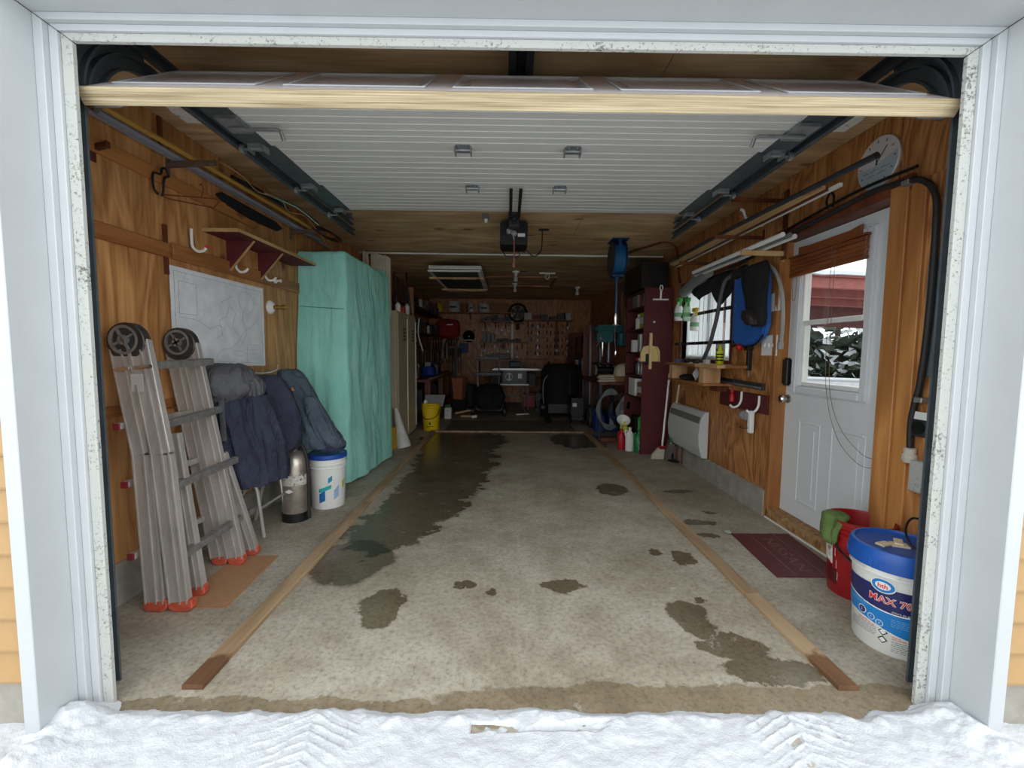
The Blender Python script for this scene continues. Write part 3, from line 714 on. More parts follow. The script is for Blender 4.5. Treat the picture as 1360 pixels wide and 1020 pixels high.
M_navy = fabric('navy work cloth', S(46, 50, 68)); M_gcl = fabric('charcoal work cloth', S(88, 88, 92)); M_teal = fabric('slate work cloth', S(74, 86, 98)); M_navy2 = fabric('dark navy quilted lining', S(48, 54, 84))
ch = thing('folding_chair', 'folding chair with pale tubular legs, buried under the draped work clothes', 'chair', (-1.7, 1.42, 0))
fr = B()
for y in (1.30, 1.58):
    fr.tube([(-1.585, y, .01), (-1.615, y, .30), (-1.66, y, .46), (-1.74, y, .86)], .011, 8).tube([(-1.80, y, .01), (-1.74, y, .25), (-1.60, y, .45)], .011, 8)
fr.tube([(-1.74, 1.30, .86), (-1.74, 1.58, .86)], .011, 8).tube([(-1.60, 1.30, .2), (-1.60, 1.58, .2)], .008, 8)
fr.build('tubular_frame', mat('pale metal tube', S(190, 186, 180), .4, .5), ch, smooth=True)
B().box(-1.78, -1.56, 1.31, 1.57, .44, .47).build('seat', M_greyd, ch, bevel=.01)
ja = thing('work_coat', 'long navy work coat with dried splashes hanging nearest the ladder', 'coat', (-1.65, 1.3, .35))
cloth('coat_body', M_navy, [(-1.77, 1.33, 1.07, .06, .06), (-1.765, 1.32, 1.02, .11, .13), (-1.735, 1.30, .86, .135, .17), (-1.70, 1.28, .62, .165, .17), (-1.68, 1.28, .46, .165, .16), (-1.675, 1.28, .37, .145, .15)], ja, .24, 2.4, seed=3)
cloth('coat_skirt', M_navy, [(-1.60, 1.30, .92, .05, .07), (-1.585, 1.31, .80, .085, .10), (-1.56, 1.33, .62, .10, .11), (-1.55, 1.34, .44, .10, .11), (-1.55, 1.34, .385, .088, .10)], ja, .24, 2.4, seed=9)
B().grid(lambda u, v: (-1.715+.03*u+.02*v, 1.12-.02*v, .93-.26*v), 2, 8, .006).build('belt_strap', M_gcl, ja, smooth=True)
hd = thing('canvas_hood', 'charcoal padded hood thrown over the shoulder of the navy coat', 'hood', (-1.75, 1.25, .95))
cloth('hood_body', M_gcl, [(-1.76, 1.28, 1.115, .07, .06), (-1.755, 1.26, 1.085, .125, .13), (-1.745, 1.25, 1.02, .15, .17), (-1.745, 1.24, .955, .155, .165), (-1.77, 1.22, .90, .12, .12), (-1.78, 1.22, .875, .07, .08)], hd, .20, 3.2, seed=21)
cloth('hood_flap', M_gcl, [(-1.645, 1.30, 1.05, .03, .06), (-1.615, 1.30, .99, .05, .07), (-1.61, 1.30, .90, .045, .06), (-1.60, 1.30, .83, .02, .03)], hd, .2, 3, seed=5)
jb = thing('work_overalls', 'dark navy overalls hanging between the coat and the slate jacket', 'overalls', (-1.62, 1.58, .5))
cloth('overall_body', M_navy, [(-1.69, 1.56, 1.03, .05, .06), (-1.665, 1.56, 1.0, .085, .09), (-1.635, 1.58, .86, .115, .12), (-1.60, 1.58, .68, .12, .12), (-1.60, 1.58, .54, .10, .11), (-1.60, 1.58, .50, .06, .08)], jb, .22, 2.6, seed=31)
jc = thing('work_jacket', 'slate grey jacket with a small orange patch sagging onto the white pail', 'jacket', (-1.55, 1.87, .5))
o = cloth('jacket_body', M_teal, [(-1.70, 1.90, 1.055, .05, .06), (-1.685, 1.89, 1.02, .085, .08), (-1.64, 1.88, .90, .115, .11), (-1.58, 1.87, .76, .14, .12), (-1.53, 1.87, .63, .165, .13), (-1.50, 1.87, .53, .19, .13), (-1.475, 1.88, .475, .17, .13)], jc, .22, 2.6, seed=41)
cloth('sleeve', M_teal, [(-1.50, 1.80, .86, .05, .05), (-1.46, 1.80, .74, .07, .07), (-1.41, 1.82, .60, .085, .08), (-1.37, 1.85, .52, .09, .09), (-1.345, 1.88, .475, .07, .08)], jc, .16, 3, seed=47)
cloth('lining', M_navy2, [(-1.42, 1.90, .535, .07, .07), (-1.41, 1.90, .50, .12, .11), (-1.41, 1.90, .455, .115, .11), (-1.41, 1.90, .442, .09, .09)], jc, .12, 3, seed=53)
B().lathe([(.0005, 0), (.018, 0), (.018, .002), (.0005, .002)], (-1.60, 1.753, .915), 3, frame_m((0, 0, 0), (0, 0, 1), (1, 0, 0), (0, -1, 0)).to_3x3()).build('orange_patch', mat('orange patch', S(214, 132, 92), .7), jc)
cd_ = thing('clothes_line', 'thin white cord strung along the wall above the overalls', 'cord', (-1.86, 1.75, 1.06))
B().tube(curve_pts([(-1.86, 1.25, 1.10), (-1.80, 1.5, 1.055), (-1.78, 1.72, 1.035), (-1.79, 1.9, 1.05), (-1.86, 2.05, 1.08)]), .004, 6).build('cord_line', M_wht, cd_)

# extinguisher
ex = thing('fire_extinguisher', 'old stainless steel water fire extinguisher with black hose beside the white pail', 'fire extinguisher', (-1.545, 1.64, 0))
c = (-1.545, 1.64, 0); M_ss = mat('brushed stainless steel', S(186, 178, 166), .32, .75, var=.25, scale=12)
B().lathe([(.085, .06), (.089, .07), (.089, .40), (.083, .44), (.06, .475), (.03, .49), (.022, .495)], c, 32).build('cylinder', M_ss, ex, smooth=True)
B().lathe([(.090, 0), (.091, .06), (.086, .062)], c, 32).build('base_ring', M_black, ex, smooth=True)
B().lathe([(.0895, .262), (.0905, .263), (.0905, .332), (.0895, .333)], c, 32, cap=False).build('label_band', speckle('worn printed label', S(206, 200, 190), S(70, 66, 62), 55, .70), ex, smooth=True)
B().prism([(-.03, .225), (0, .24), (.03, .225), (0, .21)], .002, frame_m((c[0], c[1]-.0905, 0), (1, 0, 0), (0, 0, 1), (0, -1, 0))).build('diamond_label', M_wht, ex)
B().lathe([(.022, .49), (.024, .53), (.016, .54)], c, 14).box(c[0]-.012, c[0]+.012, c[1]-.03, c[1]+.02, .50, .545).build('valve', M_chrome, ex, smooth=True)
B().beam((c[0]+.03, c[1], .545), (c[0]-.06, c[1]-.01, .555), .024, .008).beam((c[0]+.03, c[1], .53), (c[0]-.05, c[1]-.01, .52), .02, .007).build('lever', M_black, ex, bevel=.002)
B().tube(curve_pts([(c[0]+.015, c[1], .535), (c[0]+.05, c[1]-.02, .545), (c[0]+.09, c[1]-.03, .49), (c[0]+.108, c[1]-.03, .36), (c[0]+.108, c[1]-.03, .18), (c[0]+.105, c[1]-.03, .06)]), .011, 10).tube([(c[0]+.105, c[1]-.03, .07), (c[0]+.104, c[1]-.03, .02)], .014, 10).build('hose', M_rubber, ex, smooth=True)

# pails: one builder
def pail(par, c, r0, r1, h, m, rim=True, ribs=3, n=40):
    x, y, z = c; pr = [(r0*.97, z+.0), (r0, z+.006), (r0+(r1-r0)*.80, z+h*.80)]
    for i in range(ribs):
        zz = z+h*(.80+.06*i); rr = r0+(r1-r0)*(.80+.06*i); pr += [(rr+.008, zz+.002), (rr+.008, zz+.007), (rr, zz+.012)]
    pr += [(r1, z+h-.004), (r1+.004, z+h), (r1-.004, z+h), (r1-.006, z+h-.01), (r0-.004, z+.01), (.001, z+.01)]
    return B().lathe(pr, (x, y, 0), n).build('pail_body', m, par, smooth=True)
pl = thing('plastic_pail', 'white plastic pail with a blue lid and teal label under the slate jacket', 'pail', (-1.435, 1.935, 0))
pc = (-1.435, 1.935, 0)
pail(pl, pc, .120, .134, .385, M_wht, ribs=2)
B().lathe([(.001, .385), (.128, .385), (.141, .380), (.143, .392), (.141, .412), (.132, .417), (.126, .410), (.001, .410)], (pc[0], pc[1], 0), 40).build('lid', mat('blue plastic lid', S(28, 74, 160), .4), pl, smooth=True)
def wrap(vs, c, r_fn, a0, z0):
    """bend flat lettering (x along, y up) round an upright cylinder, outward facing"""
    out = []
    for p in vs:
        z = z0+p.y; r = r_fn(z)+p.z; th = a0+p.x/r_fn(z); out.append((c[0]+r*math.cos(th), c[1]+r*math.sin(th), z))
    return out
def wrap_quad(b, c, r_fn, a0, a1, z0a, z1a, z0b, z1b, n=8, e=.0008):
    return b.grid(lambda u, v: (lambda th, z: (c[0]+(r_fn(z)+e)*math.cos(th), c[1]+(r_fn(z)+e)*math.sin(th), z))(a0+(a1-a0)*u, (z0a+(z0b-z0a)*u)*(1-v)+(z1a+(z1b-z1a)*u)*v), n, 2)
rp = lambda z: .1205+.014*z/.385
D2 = math.radians
wrap_quad(B(), pc, rp, D2(-98), D2(-78), .05, .12, .07, .15).build('blue_label', mat('blue label', S(30, 100, 160), .5), pl)
wrap_quad(B(), pc, rp, D2(-98), D2(-58), .13, .16, .16, .19, 10, .0014).build('teal_label', mat('teal label', S(40, 170, 170), .5), pl)
wrap_quad(B(), pc, rp, D2(-68), D2(-55), .20, .24, .22, .26, 6).build('logo_mark', mat('teal mark', S(40, 140, 170), .5), pl)
wrap_quad(B(), pc, rp, D2(-50), D2(-32), .07, .14, .09, .18, 6).build('print_block', mat('pale blue print', S(150, 180, 210), .5), pl)
wrap_quad(B(), pc, rp, D2(-18), D2(-4), .14, .20, .16, .22, 6).build('yellow_mark', mat('yellow green mark', S(190, 196, 60), .5), pl)

# teal dust cover over a tall cabinet
def teal_material():
    m, nt, bs = nt_new('faded teal canvas'); L = nt.links.new; v = coords(nt)
    n = N(nt, 'ShaderNodeTexNoise', Scale=3, Detail=6); L(v, n.inputs['Vector'])
    L(ramp(nt, n.outputs['Fac'], [(.3, S(142, 214, 198)), (.7, S(166, 232, 218))]), bs.inputs['Base Color']); bs.inputs['Roughness'].default_value = .85
    wv = N(nt, 'ShaderNodeTexNoise', Scale=60, Detail=4); L(coords(nt, (1, 1, .15)), wv.inputs['Vector'])
    n3 = N(nt, 'ShaderNodeTexNoise', Scale=9, Detail=4, Distortion=1.2); L(coords(nt, (1, 1, .35)), n3.inputs['Vector'])
    b1 = N(nt, 'ShaderNodeBump', Strength=.2, Distance=.004); L(wv.outputs['Fac'], b1.inputs['Height'])
    b2 = N(nt, 'ShaderNodeBump', Strength=.6, Distance=.03); L(n3.outputs['Fac'], b2.inputs['Height']); L(b1.outputs['Normal'], b2.inputs['Normal'])
    L(b2.outputs['Normal'], bs.inputs['Normal']); return m
M_tc = teal_material()
tv = thing('dust_cover', 'tall cabinet fully draped in a faded teal canvas cover against the left wall', 'dust cover', (-1.62, 2.95, 0))
def cover_ring(z, n=120):
    top = max(0, (z-1.7)/.33)
    k = 1-.02*top
    low = max(0, 1-z/2.0)
    A = Vector((-1.872, 2.46-.06*low)); Bc = Vector((-1.462+.02*low, 2.46-.03*low)); C = Vector((-1.335-.02*top, 3.46)); Dd = Vector((-1.872, 3.52))
    bulge = .05*math.sin(PI*min(1, max(0, (z-.5)/1.1)))
    A.y -= bulge*.8
    cs = [A, Bc, C, Dd]; seg = [28, 64, 14, 14]; out = []
    for i in range(4):
        p, q = cs[i], cs[(i+1) % 4]
        for j in range(seg[i]):
            t = j/seg[i]; w = p.lerp(q, t); nrm = Vector((q.y-p.y, -(q.x-p.x))).normalized()
            amp = (.012+.016*low) if i < 2 else 0
            side = math.sin(PI*t)
            f = amp*(fbm((t+i)*2.6+.5*z, z*.9, 3)*1.8+.8*(abs(fbm((t+i)*5+.8*z, z*1.1, 9))-.2)*(1 if i else .7)+.25*fbm((t+i)*12+.3*z, z*1.2, 4))
            if i == 1:
                f += .018*math.exp(-((t-.16-.10*(1-z/2))/.05)**2)*min(1, (2.1-z)*1.5)
                f -= .020*math.exp(-((t-.42)/.22)**2)*(1-abs(z-1)/1.05)
            if i == 0:
                f += .012*math.exp(-((t-.85+.25*(2-z)/2)/.05)**2)-.01*math.exp(-((t-.45)/.2)**2)
            zz_ = 2.03-z
            FO = ((.28, .05, .035, .010), (.55, -.10, .03, .013), (.80, -.13, .022, .016), (.93, -.05, .02, .012)) if i == 0 else ((.05, .02, .012, .012), (.11, .05, .010, .011), (.19, .07, .012, .013), (.30, .05, .014, .010), (.44, .03, .016, .012), (.62, .02, .018, .010), (.80, .0, .02, .012)) if i == 1 else ()
            for t0_, sl_, wd_, hh_ in FO:
                f += hh_*math.exp(-((t-t0_-sl_*zz_-.02*fbm(z*1.7, t0_*9))/wd_)**2)*(.35+.65*min(1, zz_*1.4))*(.6+.8*max(-.5, fbm(z*1.3, t0_*20, 5)))
            w = w+nrm*f*max(.15, side if i != 1 or t > .1 else .6)
            zz = z
            if i == 1: zz += (-.06*t)*top
            if i == 1 and z < .15: zz += .05*t*0
            out.append(Vector((min(-1.25, max(-1.878, w.x)), w.y, zz)))
    n_ = len(out); xy = [(p.x, p.y) for p in out]
    for i in range(12, 98):
        out[i].x = sum(xy[(i+k) % n_][0] for k in range(-2, 3))/5; out[i].y = sum(xy[(i+k) % n_][1] for k in range(-2, 3))/5
    return out
rings = []
for i in range(41): rings.append(cover_ring(.018+(2.03-.018)*i/40))
top = cover_ring(2.03); cen = sum(top, Vector((0, 0, 0)))/len(top)
for f, dz in ((.985, .022), (.95, .03), (.6, .015), (.1, .0)):
    rings.append([Vector((cen.x+(p.x-cen.x)*f, cen.y+(p.y-cen.y)*f, p.z+dz+.012*fbm(p.x*6, p.y*4, 2))) for p in top])
B().loft(rings).build('canvas', M_tc, tv, smooth=True, angle=60)
M_seam = mat('dark teal seam', S(84, 146, 134), .9)
B().tube([p+Vector((0, -.003, -.02*i/26)) for i, p in enumerate([cover_ring(1.58)[j] for j in range(1, 28)])], .0035, 5).build('seam', M_seam, tv)

# bundle behind the cover, top
bn = thing('curtain_bundle', 'gathered beige striped curtains hung under the ceiling behind the teal cover', 'curtain', (-1.62, 3.95, 1.9))
def pleat(x0, x1, n, z0, z1, y, amp, seed):
    return lambda u, v: (x0+(x1-x0)*u, y+amp*math.sin(u*n*2*PI+seed)+.01*fbm(u*9, v*4, seed), z1+(z0-z1)*v-.03*u*(1-v)+.02*fbm(u*14, 0, seed)*(1-v))
B().grid(pleat(-1.70, -1.50, 9, 1.6, 2.36, 3.95, .022, 1), 120, 8, .004).build('curtain_folds', mat('beige curtain cloth', S(232, 222, 208), .9, var=.12, scale=20, bump=.2), bn, smooth=True)
B().grid(pleat(-1.79, -1.725, 3, 1.6, 2.385, 3.92, .018, 2), 40, 8, .004).build('curtain_folds', MATS['beige curtain cloth'], bn, smooth=True)
B().grid(pleat(-1.52, -1.465, 2, 1.6, 2.33, 3.97, .02, 4), 30, 8, .004).build('curtain_folds', MATS['beige curtain cloth'], bn, smooth=True)

# brackets and long things stored up on the left wall
M_brk = mat('painted shelf bracket', S(110, 92, 84), .5, .3)
for i, (y, z, xe, lab) in enumerate([(.60, 2.082, -1.81, 'short dark bracket stub beside the left jamb'), (1.03, 2.185, -1.625, 'grey steel bracket arm under the conduits, near the wire hanger'), (2.36, 2.185, -1.65, 'grey steel bracket arm under the conduits, just before the teal cover')]):
    bk = thing('wall_bracket', lab, 'bracket', (-W, y, z))
    B().beam((-W+.004, y, z), (xe, y, z+.014), .02, .028, h1=.022).box(-W, -W+.004, y-.015, y+.015, z-.06, z+.03).box(xe-.006, xe+.002, y-.011, y+.011, z, z+.03).build('arm', M_brk if i else M_frame, bk, bevel=.002)
def long_tube(name, label, cat, pts, r, m, part='shaft', n=8):
    t = thing(name, label, cat, pts[0]); B().tube(pts, r, n).build(part, m, t, smooth=True); return t
M_pvc = mat('grey conduit', S(138, 140, 150), .4, var=.08)
long_tube('conduit_pipe', 'grey conduit pipe nearest the wall lying on the left brackets', 'pipe', [(-1.845, .55, 2.214), (-1.838, 2.0, 2.218), (-1.83, 3.1, 2.22)], .011, M_pvc)
long_tube('conduit_pipe', 'thicker grey conduit pipe lying beside the yellow pole on the left brackets', 'pipe', [(-1.815, .56, 2.218), (-1.808, 2.0, 2.22), (-1.80, 2.75, 2.222)], .014, M_pvc)
long_tube('yellow_pole', 'long yellow wooden pole lying on the left wall brackets', 'pole', [(-1.77, .50, 2.222), (-1.735, 1.2, 2.224), (-1.71, 2.45, 2.226)], .013, mat('yellow varnished pole', S(178, 138, 62), .45))
hs = thing('snow_brush', 'black plastic brush with a silver handle stored on the left brackets', 'brush', (-1.7, 1.5, 2.22))
B().tube([(-1.69, 1.28, 2.225), (-1.675, 1.5, 2.228), (-1.66, 1.88, 2.232)], [.012, .018, .012], 8).build('brush_head', M_black, hs, smooth=True)
B().tube(curve_pts([(-1.67, 1.55, 2.232), (-1.60, 1.78, 2.238), (-1.585, 1.95, 2.236), (-1.575, 2.2, 2.21)]), .010, 8).build('handle', M_chrome, hs, smooth=True)
bk2 = thing('black_case', 'flat black gun-shaped case hanging behind the grey conduits', 'case', (-1.87, 1.75, 2.13))
B().prism([(1.40, 2.165), (1.46, 2.195), (2.1, 2.195), (2.2, 2.17), (2.12, 2.13), (1.75, 2.11), (1.5, 2.125)], .022, frame_m((-W+.002, 0, 0), (0, 1, 0), (0, 0, 1), (1, 0, 0))).build('case_body', M_blackm, bk2, bevel=.006)
wi = thing('loose_wire', 'loose tan electric wire looped over the left brackets', 'wire', (-1.66, 1.6, 2.23))
B().tube(curve_pts([(-1.64, 1.10, 2.235), (-1.64, 1.3, 2.235), (-1.66, 1.5, 2.215), (-1.62, 1.7, 2.235), (-1.64, 1.85, 2.20), (-1.62, 2.05, 2.23), (-1.64, 2.3, 2.20), (-1.64, 2.5, 2.13), (-1.70, 2.72, 2.08)]), .0035, 5).build('wire_run', mat('tan wire', S(170, 130, 96), .5), wi)
rc = thing('rope_coil', 'dark coil of cable hanging off the bracket end beside the teal cover', 'cable coil', (-1.64, 2.45, 2.2))
q = B()
for i in range(4): q.tube([(-1.63+.015*i+.07*math.cos(a)*.5, 2.46+.16*math.cos(a), 2.21+.03*math.sin(a)-.01*i) for a in [k*2*PI/20 for k in range(20)]], .005, 5, True)
q.build('coils', mat('dark brown cable', S(46, 32, 28), .6), rc, smooth=True)
ho = thing('closed_hook', 'black wire loop hook on the upper board of the left wall', 'hook', (-1.86, .93, 2.07))
B().tube(curve_pts([(-1.858, .93, 2.00), (-1.855, .90, 2.02), (-1.85, .895, 2.09), (-1.84, .93, 2.10), (-1.84, .94, 2.13), (-1.84, .965, 2.14), (-1.84, .985, 2.11), (-1.845, .96, 2.09), (-1.85, .955, 2.02), (-1.855, .95, 1.995)], 6), .006, 6).build('loop', M_black, ho, smooth=True)
hg = thing('wire_hanger', 'rust red wire clothes hanger hooked below the left brackets', 'hanger', (-1.78, 1.1, 2.05))
B().tube([(-1.83, .94, 2.00), (-1.76, 1.22, 2.075), (-1.74, 1.24, 2.07), (-1.76, 1.21, 2.02), (-1.83, .95, 1.985), (-1.835, .93, 1.99)], .0035, 6, True).tube(curve_pts([(-1.78, 1.14, 2.055), (-1.775, 1.15, 2.10), (-1.77, 1.13, 2.125), (-1.765, 1.11, 2.11)]), .003, 5).build('wire', mat('rust red wire', S(124, 58, 44), .5), hg, smooth=True)
# ---------------------------------------------------------------- right side: door, window
dr = structure('door_1', (1.96, 1.28, .06))
M_door = mat('white painted door', S(216, 220, 222), .45, var=.025, scale=4)
X0, X1 = 1.96, 2.0
wy0, wy1, wz0, wz1 = 1.03, 1.585, .985, 1.86
b = B().box(X0, X1, .862, wy0, .075, 1.98).box(X0, X1, wy1, 1.703, .075, 1.98).box(X0, X1, wy0, wy1, .075, wz0).box(X0, X1, wy0, wy1, wz1, 1.98)
b.build('door_slab', M_door, dr)
def ringbox(x0, x1, y0, y1, z0, z1, w):
    return B().box(x0, x1, y0, y0+w, z0, z1).box(x0, x1, y1-w, y1, z0, z1).box(x0, x1, y0+w, y1-w, z0, z0+w).box(x0, x1, y0+w, y1-w, z1-w, z1)
ringbox(X0-.022, X0+.03, wy0-.045, wy1+.045, wz0-.05, wz1+.05, .05).build('window_moulding', M_door, dr, bevel=.008, seg=2)
ringbox(X0-.006, X1, wy0+.0, wy1-.0, 1.40, wz1, .028).build('upper_sash', M_wht, dr, bevel=.003)
ringbox(X0+.008, X1+.01, wy0+.0, wy1-.0, wz0, 1.43, .03).build('lower_sash', M_wht, dr, bevel=.003)
B().box(X0+.02, X0+.023, wy0+.02, wy1-.02, wz0+.02, 1.41).build('glass_pane', M_glass, dr)
B().box(X0+.014, X0+.017, wy0+.02, wy1-.02, 1.42, wz1-.02).build('glass_pane', M_glass, dr)
for y0, y1 in ((.975, 1.245), (1.335, 1.545)):
    p = ringbox(X0-.006, X0, y0, y1, .19, .755, .018); p.build('raised_panel', M_door, dr, bevel=.004)
    B().box(X0-.005, X0, y0+.05, y1-.05, .24, .705).build('raised_panel', M_door, dr, bevel=.0045)
B().box(X0-.045, X0-.001, 1.638, 1.70, .98, 1.175).build('keypad_lock', M_black, dr, bevel=.012, seg=3)
kb = B().lathe([(.03, 0), (.03, .008), (.012, .014), (.012, .03), (.027, .042), (.030, .058), (.022, .07), (.001, .072)], (X0, 1.668, .885), 20, Matrix.Rotation(-PI/2, 3, 'Y')).build('door_knob', M_chrome, dr, smooth=True)
for z in (1.72, .95): B().tube([(X0-.004, .857, z-.05), (X0-.004, .857, z+.05)], .007, 8).box(X0-.003, X0+.001, .862, .89, z-.05, z+.05).build('hinge', M_greyd, dr)

bl = thing('wooden_blind', 'brown wooden slat blind pulled up over the door window', 'blind', (1.93, 1.32, 1.8))
M_slat = wood('brown blind slat', S(116, 60, 28), S(158, 90, 46), 'Y', 6, rough=.45, knots=False)
B().prism([(1.07, 1.878), (1.16, 1.872), (1.50, 1.872), (1.60, 1.878), (1.60, 1.925), (1.50, 1.918), (1.16, 1.918), (1.07, 1.932)], .012, frame_m((1.925, 0, 0), (0, 1, 0), (0, 0, 1), (1, 0, 0))).build('valance', M_slat, bl, bevel=.002)
for i in range(5):
    z = 1.728+i*.026
    B().box(1.905, 1.925, 1.005+.003*(i % 2), 1.655-.004*(i % 2), z, z+.024).build('slat', M_slat, bl, bevel=.003)
B().box(1.90, 1.928, 1.0, 1.66, 1.858, 1.87).build('headrail', M_slat, bl)
M_cord = mat('tan blind cord', S(118, 94, 74), .8)
for i, pts in enumerate([[(1.90, 1.22, 1.86), (1.895, 1.215, 1.4), (1.90, 1.20, 1.0), (1.90, 1.10, .78), (1.90, .93, .66), (1.93, .86, .65)], [(1.90, 1.25, 1.86), (1.895, 1.245, 1.4), (1.90, 1.23, 1.0), (1.90, 1.12, .72), (1.90, .95, .60), (1.93, .86, .60)],
                         [(1.90, 1.56, 1.73), (1.90, 1.565, 1.60), (1.90, 1.585, 1.565), (1.90, 1.60, 1.60), (1.90, 1.60, 1.73)]]):
    B().tube(curve_pts(pts), .0015, 5).build('cord', M_cord, bl)

# seen through the door window: a red-brown porch roof, a snowy hedge, a white fence
po = thing('porch_roof', 'red-brown beamed porch roof across the yard seen through the door window', 'porch', (5.4, 5.6, 0))
M_redw = mat('red-brown painted beam', S(140, 72, 64), .6, var=.2)
for i, (y, z) in enumerate([(4.6, 2.12), (5.15, 2.08), (5.7, 2.03)]): B().beam((3.4, y, z+.10), (8.5, y+.2, z-.05), .09, .17).build('beam', M_redw, po)
B().beam((3.4, 6.3, 1.96), (8.5, 6.5, 1.82), .09, .42).build('fascia', mat('dark red fascia', S(92, 46, 44), .7, var=.2), po)
B().add([(3.3, 4.5, 2.32), (8.6, 4.7, 2.16), (8.6, 6.6, 2.12), (3.3, 6.4, 2.18), (3.3, 4.5, 2.28), (8.6, 4.7, 2.12), (8.6, 6.6, 2.08), (3.3, 6.4, 2.14)], [(0, 1, 2, 3), (7, 6, 5, 4), (0, 4, 5, 1), (1, 5, 6, 2), (2, 6, 7, 3), (3, 7, 4, 0)]).build('roof_deck', M_redw, po)
B().grid(lambda u, v: (3.3+5.3*u, 4.45+.2*u+2*v, 2.36-.16*u-.1*v+.03*fbm(u*9, v*5)), 24, 10, .05).build('snow_cap', M_snow, po, smooth=True)
for x in (3.5, 8.3): B().box(x, x+.12, 6.25, 6.37, -.1, 1.8).build('post', M_redw, po)
he = thing('snowy_hedge', 'dark cedar hedge dusted with snow across the yard', 'hedge', (8, 8, 0))
rng = random.Random(3)
lf = B(); sn2 = B()
for i in range(5200):
    u = rng.uniform(-3.4, 5.5); x = 8.2+u*.75+rng.gauss(0, .35); y = 9.5-u*.75+rng.gauss(0, .35); z = abs(rng.gauss(.0, 1.0))*1.0
    if z > 2.3: continue
    t = Vector((rng.uniform(-1, 1), rng.uniform(-1, 1), rng.uniform(-.7, .2))).normalized(); s_ = Vector((rng.uniform(-1, 1), rng.uniform(-1, 1), rng.uniform(-1, 1))).normalized()
    l = rng.uniform(.16, .40); p = Vector((x, y, z))
    (sn2 if rng.random() < .30 else lf).add([p-s_*.05, p+t*l*.5-s_*.09, p+t*l, p+t*l*.5+s_*.09], [(0, 1, 2), (0, 2, 3)])
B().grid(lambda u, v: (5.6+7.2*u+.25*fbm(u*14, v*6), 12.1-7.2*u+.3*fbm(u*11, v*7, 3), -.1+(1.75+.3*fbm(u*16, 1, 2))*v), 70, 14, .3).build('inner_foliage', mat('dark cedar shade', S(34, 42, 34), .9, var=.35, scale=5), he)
tag(lf.build('foliage', mat('cedar foliage', S(46, 58, 44), .8, var=.3), he), kind='stuff'); tag(sn2.build('snow_clumps', M_snow, he), kind='stuff')
tr_ = B()
for i in range(10): tr_.tube([(5.8+i*.6, 11.9-i*.6, -.1), (5.8+i*.6, 11.9-i*.6, 1.9)], .06, 7)
tag(tr_.build('trunk', mat('bark', S(60, 50, 44), .9), he), kind='stuff')
fe = thing('yard_fence', 'low white snow covered wall at the foot of the hedge', 'fence', (6, 8, 0))
B().beam((5.4, 9.6, .25), (10.5, 4.9, .25), .12, .75).build('wall_panel', mat('white fence vinyl', S(230, 232, 236), .5), fe)
B().beam((5.4, 9.6, .65), (10.5, 4.9, .65), .2, .08).build('snow_cap', M_snow, fe, bevel=.03)
B().box(3.9, 3.98, 5.0, 5.08, -.1, 1.9).build('post', M_greyd, fe)

# window over the little bench, with vertical translucent slats
wn = structure('window_1', (1.95, 2.9, 1.5))
WY0, WY1, WZ0, WZ1 = 2.34, 3.45, 1.13, 1.93
ringbox(1.935, 2.04, WY0, WY1, WZ0, WZ1, .05).build('frame', M_wht, wn, bevel=.004)
B().box(1.945, 2.03, 2.87, 2.915, WZ0+.05, WZ1-.05).build('mullion', M_wht, wn)
B().box(1.99, 1.993, WY0+.05, WY1-.05, WZ0+.05, WZ1-.05).build('glass_pane', M_glass, wn)
tag(ringbox(W-.012, 1.935, WY0-.01, WY1+.03, WZ0-.02, WZ1+.03, .03).build('trim_16', M_frame), kind='structure')
vb = thing('vertical_blind', 'translucent white vertical slats hanging in the bright side window', 'blind', (1.93, 2.9, 1.9))
mt = bpy.data.materials.new('translucent vinyl'); mt.use_nodes = True; nt = mt.node_tree; nt.nodes.clear()
oo = N(nt, 'ShaderNodeOutputMaterial'); tl = N(nt, 'ShaderNodeBsdfTranslucent'); df = N(nt, 'ShaderNodeBsdfDiffuse'); mx = N(nt, 'ShaderNodeMixShader')
tl.inputs['Color'].default_value = (.9, .92, .93, 1); df.inputs['Color'].default_value = (.85, .86, .87, 1); mx.inputs[0].default_value = .3
nt.links.new(tl.outputs[0], mx.inputs[1]); nt.links.new(df.outputs[0], mx.inputs[2]); nt.links.new(mx.outputs[0], oo.inputs['Surface'])
y = WY0+.02
rng = random.Random(5)
while y < WY1-.08:
    w_ = .075; g = rng.choice((.015, .02, .05, .07))
    B().box(1.925, 1.927, y, y+w_, WZ0+.03, WZ1-.04).build('slat', mt, vb); y += w_+g
B().box(1.918, 1.933, WY0+.01, WY1-.01, WZ1-.045, WZ1-.015).build('headrail', M_wht, vb)
nb = thing('neighbour_shed', 'weathered pinkish grey shed beyond the side window', 'shed', (4.0, 10, 0))
B().box(3.3, 4.8, 7.8, 13.0, -.1, 2.3).build('shed_wall', mat('weathered shed wall', S(150, 128, 124), .8, var=.2, scale=3), nb)
B().add([(3.0, 7.6, 2.3), (5.1, 7.6, 2.3), (4.05, 7.6, 3.1), (3.0, 13.2, 2.3), (5.1, 13.2, 2.3), (4.05, 13.2, 3.1)], [(0, 1, 2), (3, 5, 4), (0, 2, 5, 3), (1, 4, 5, 2), (0, 3, 4, 1)]).build('snowy_roof', M_snow, nb)

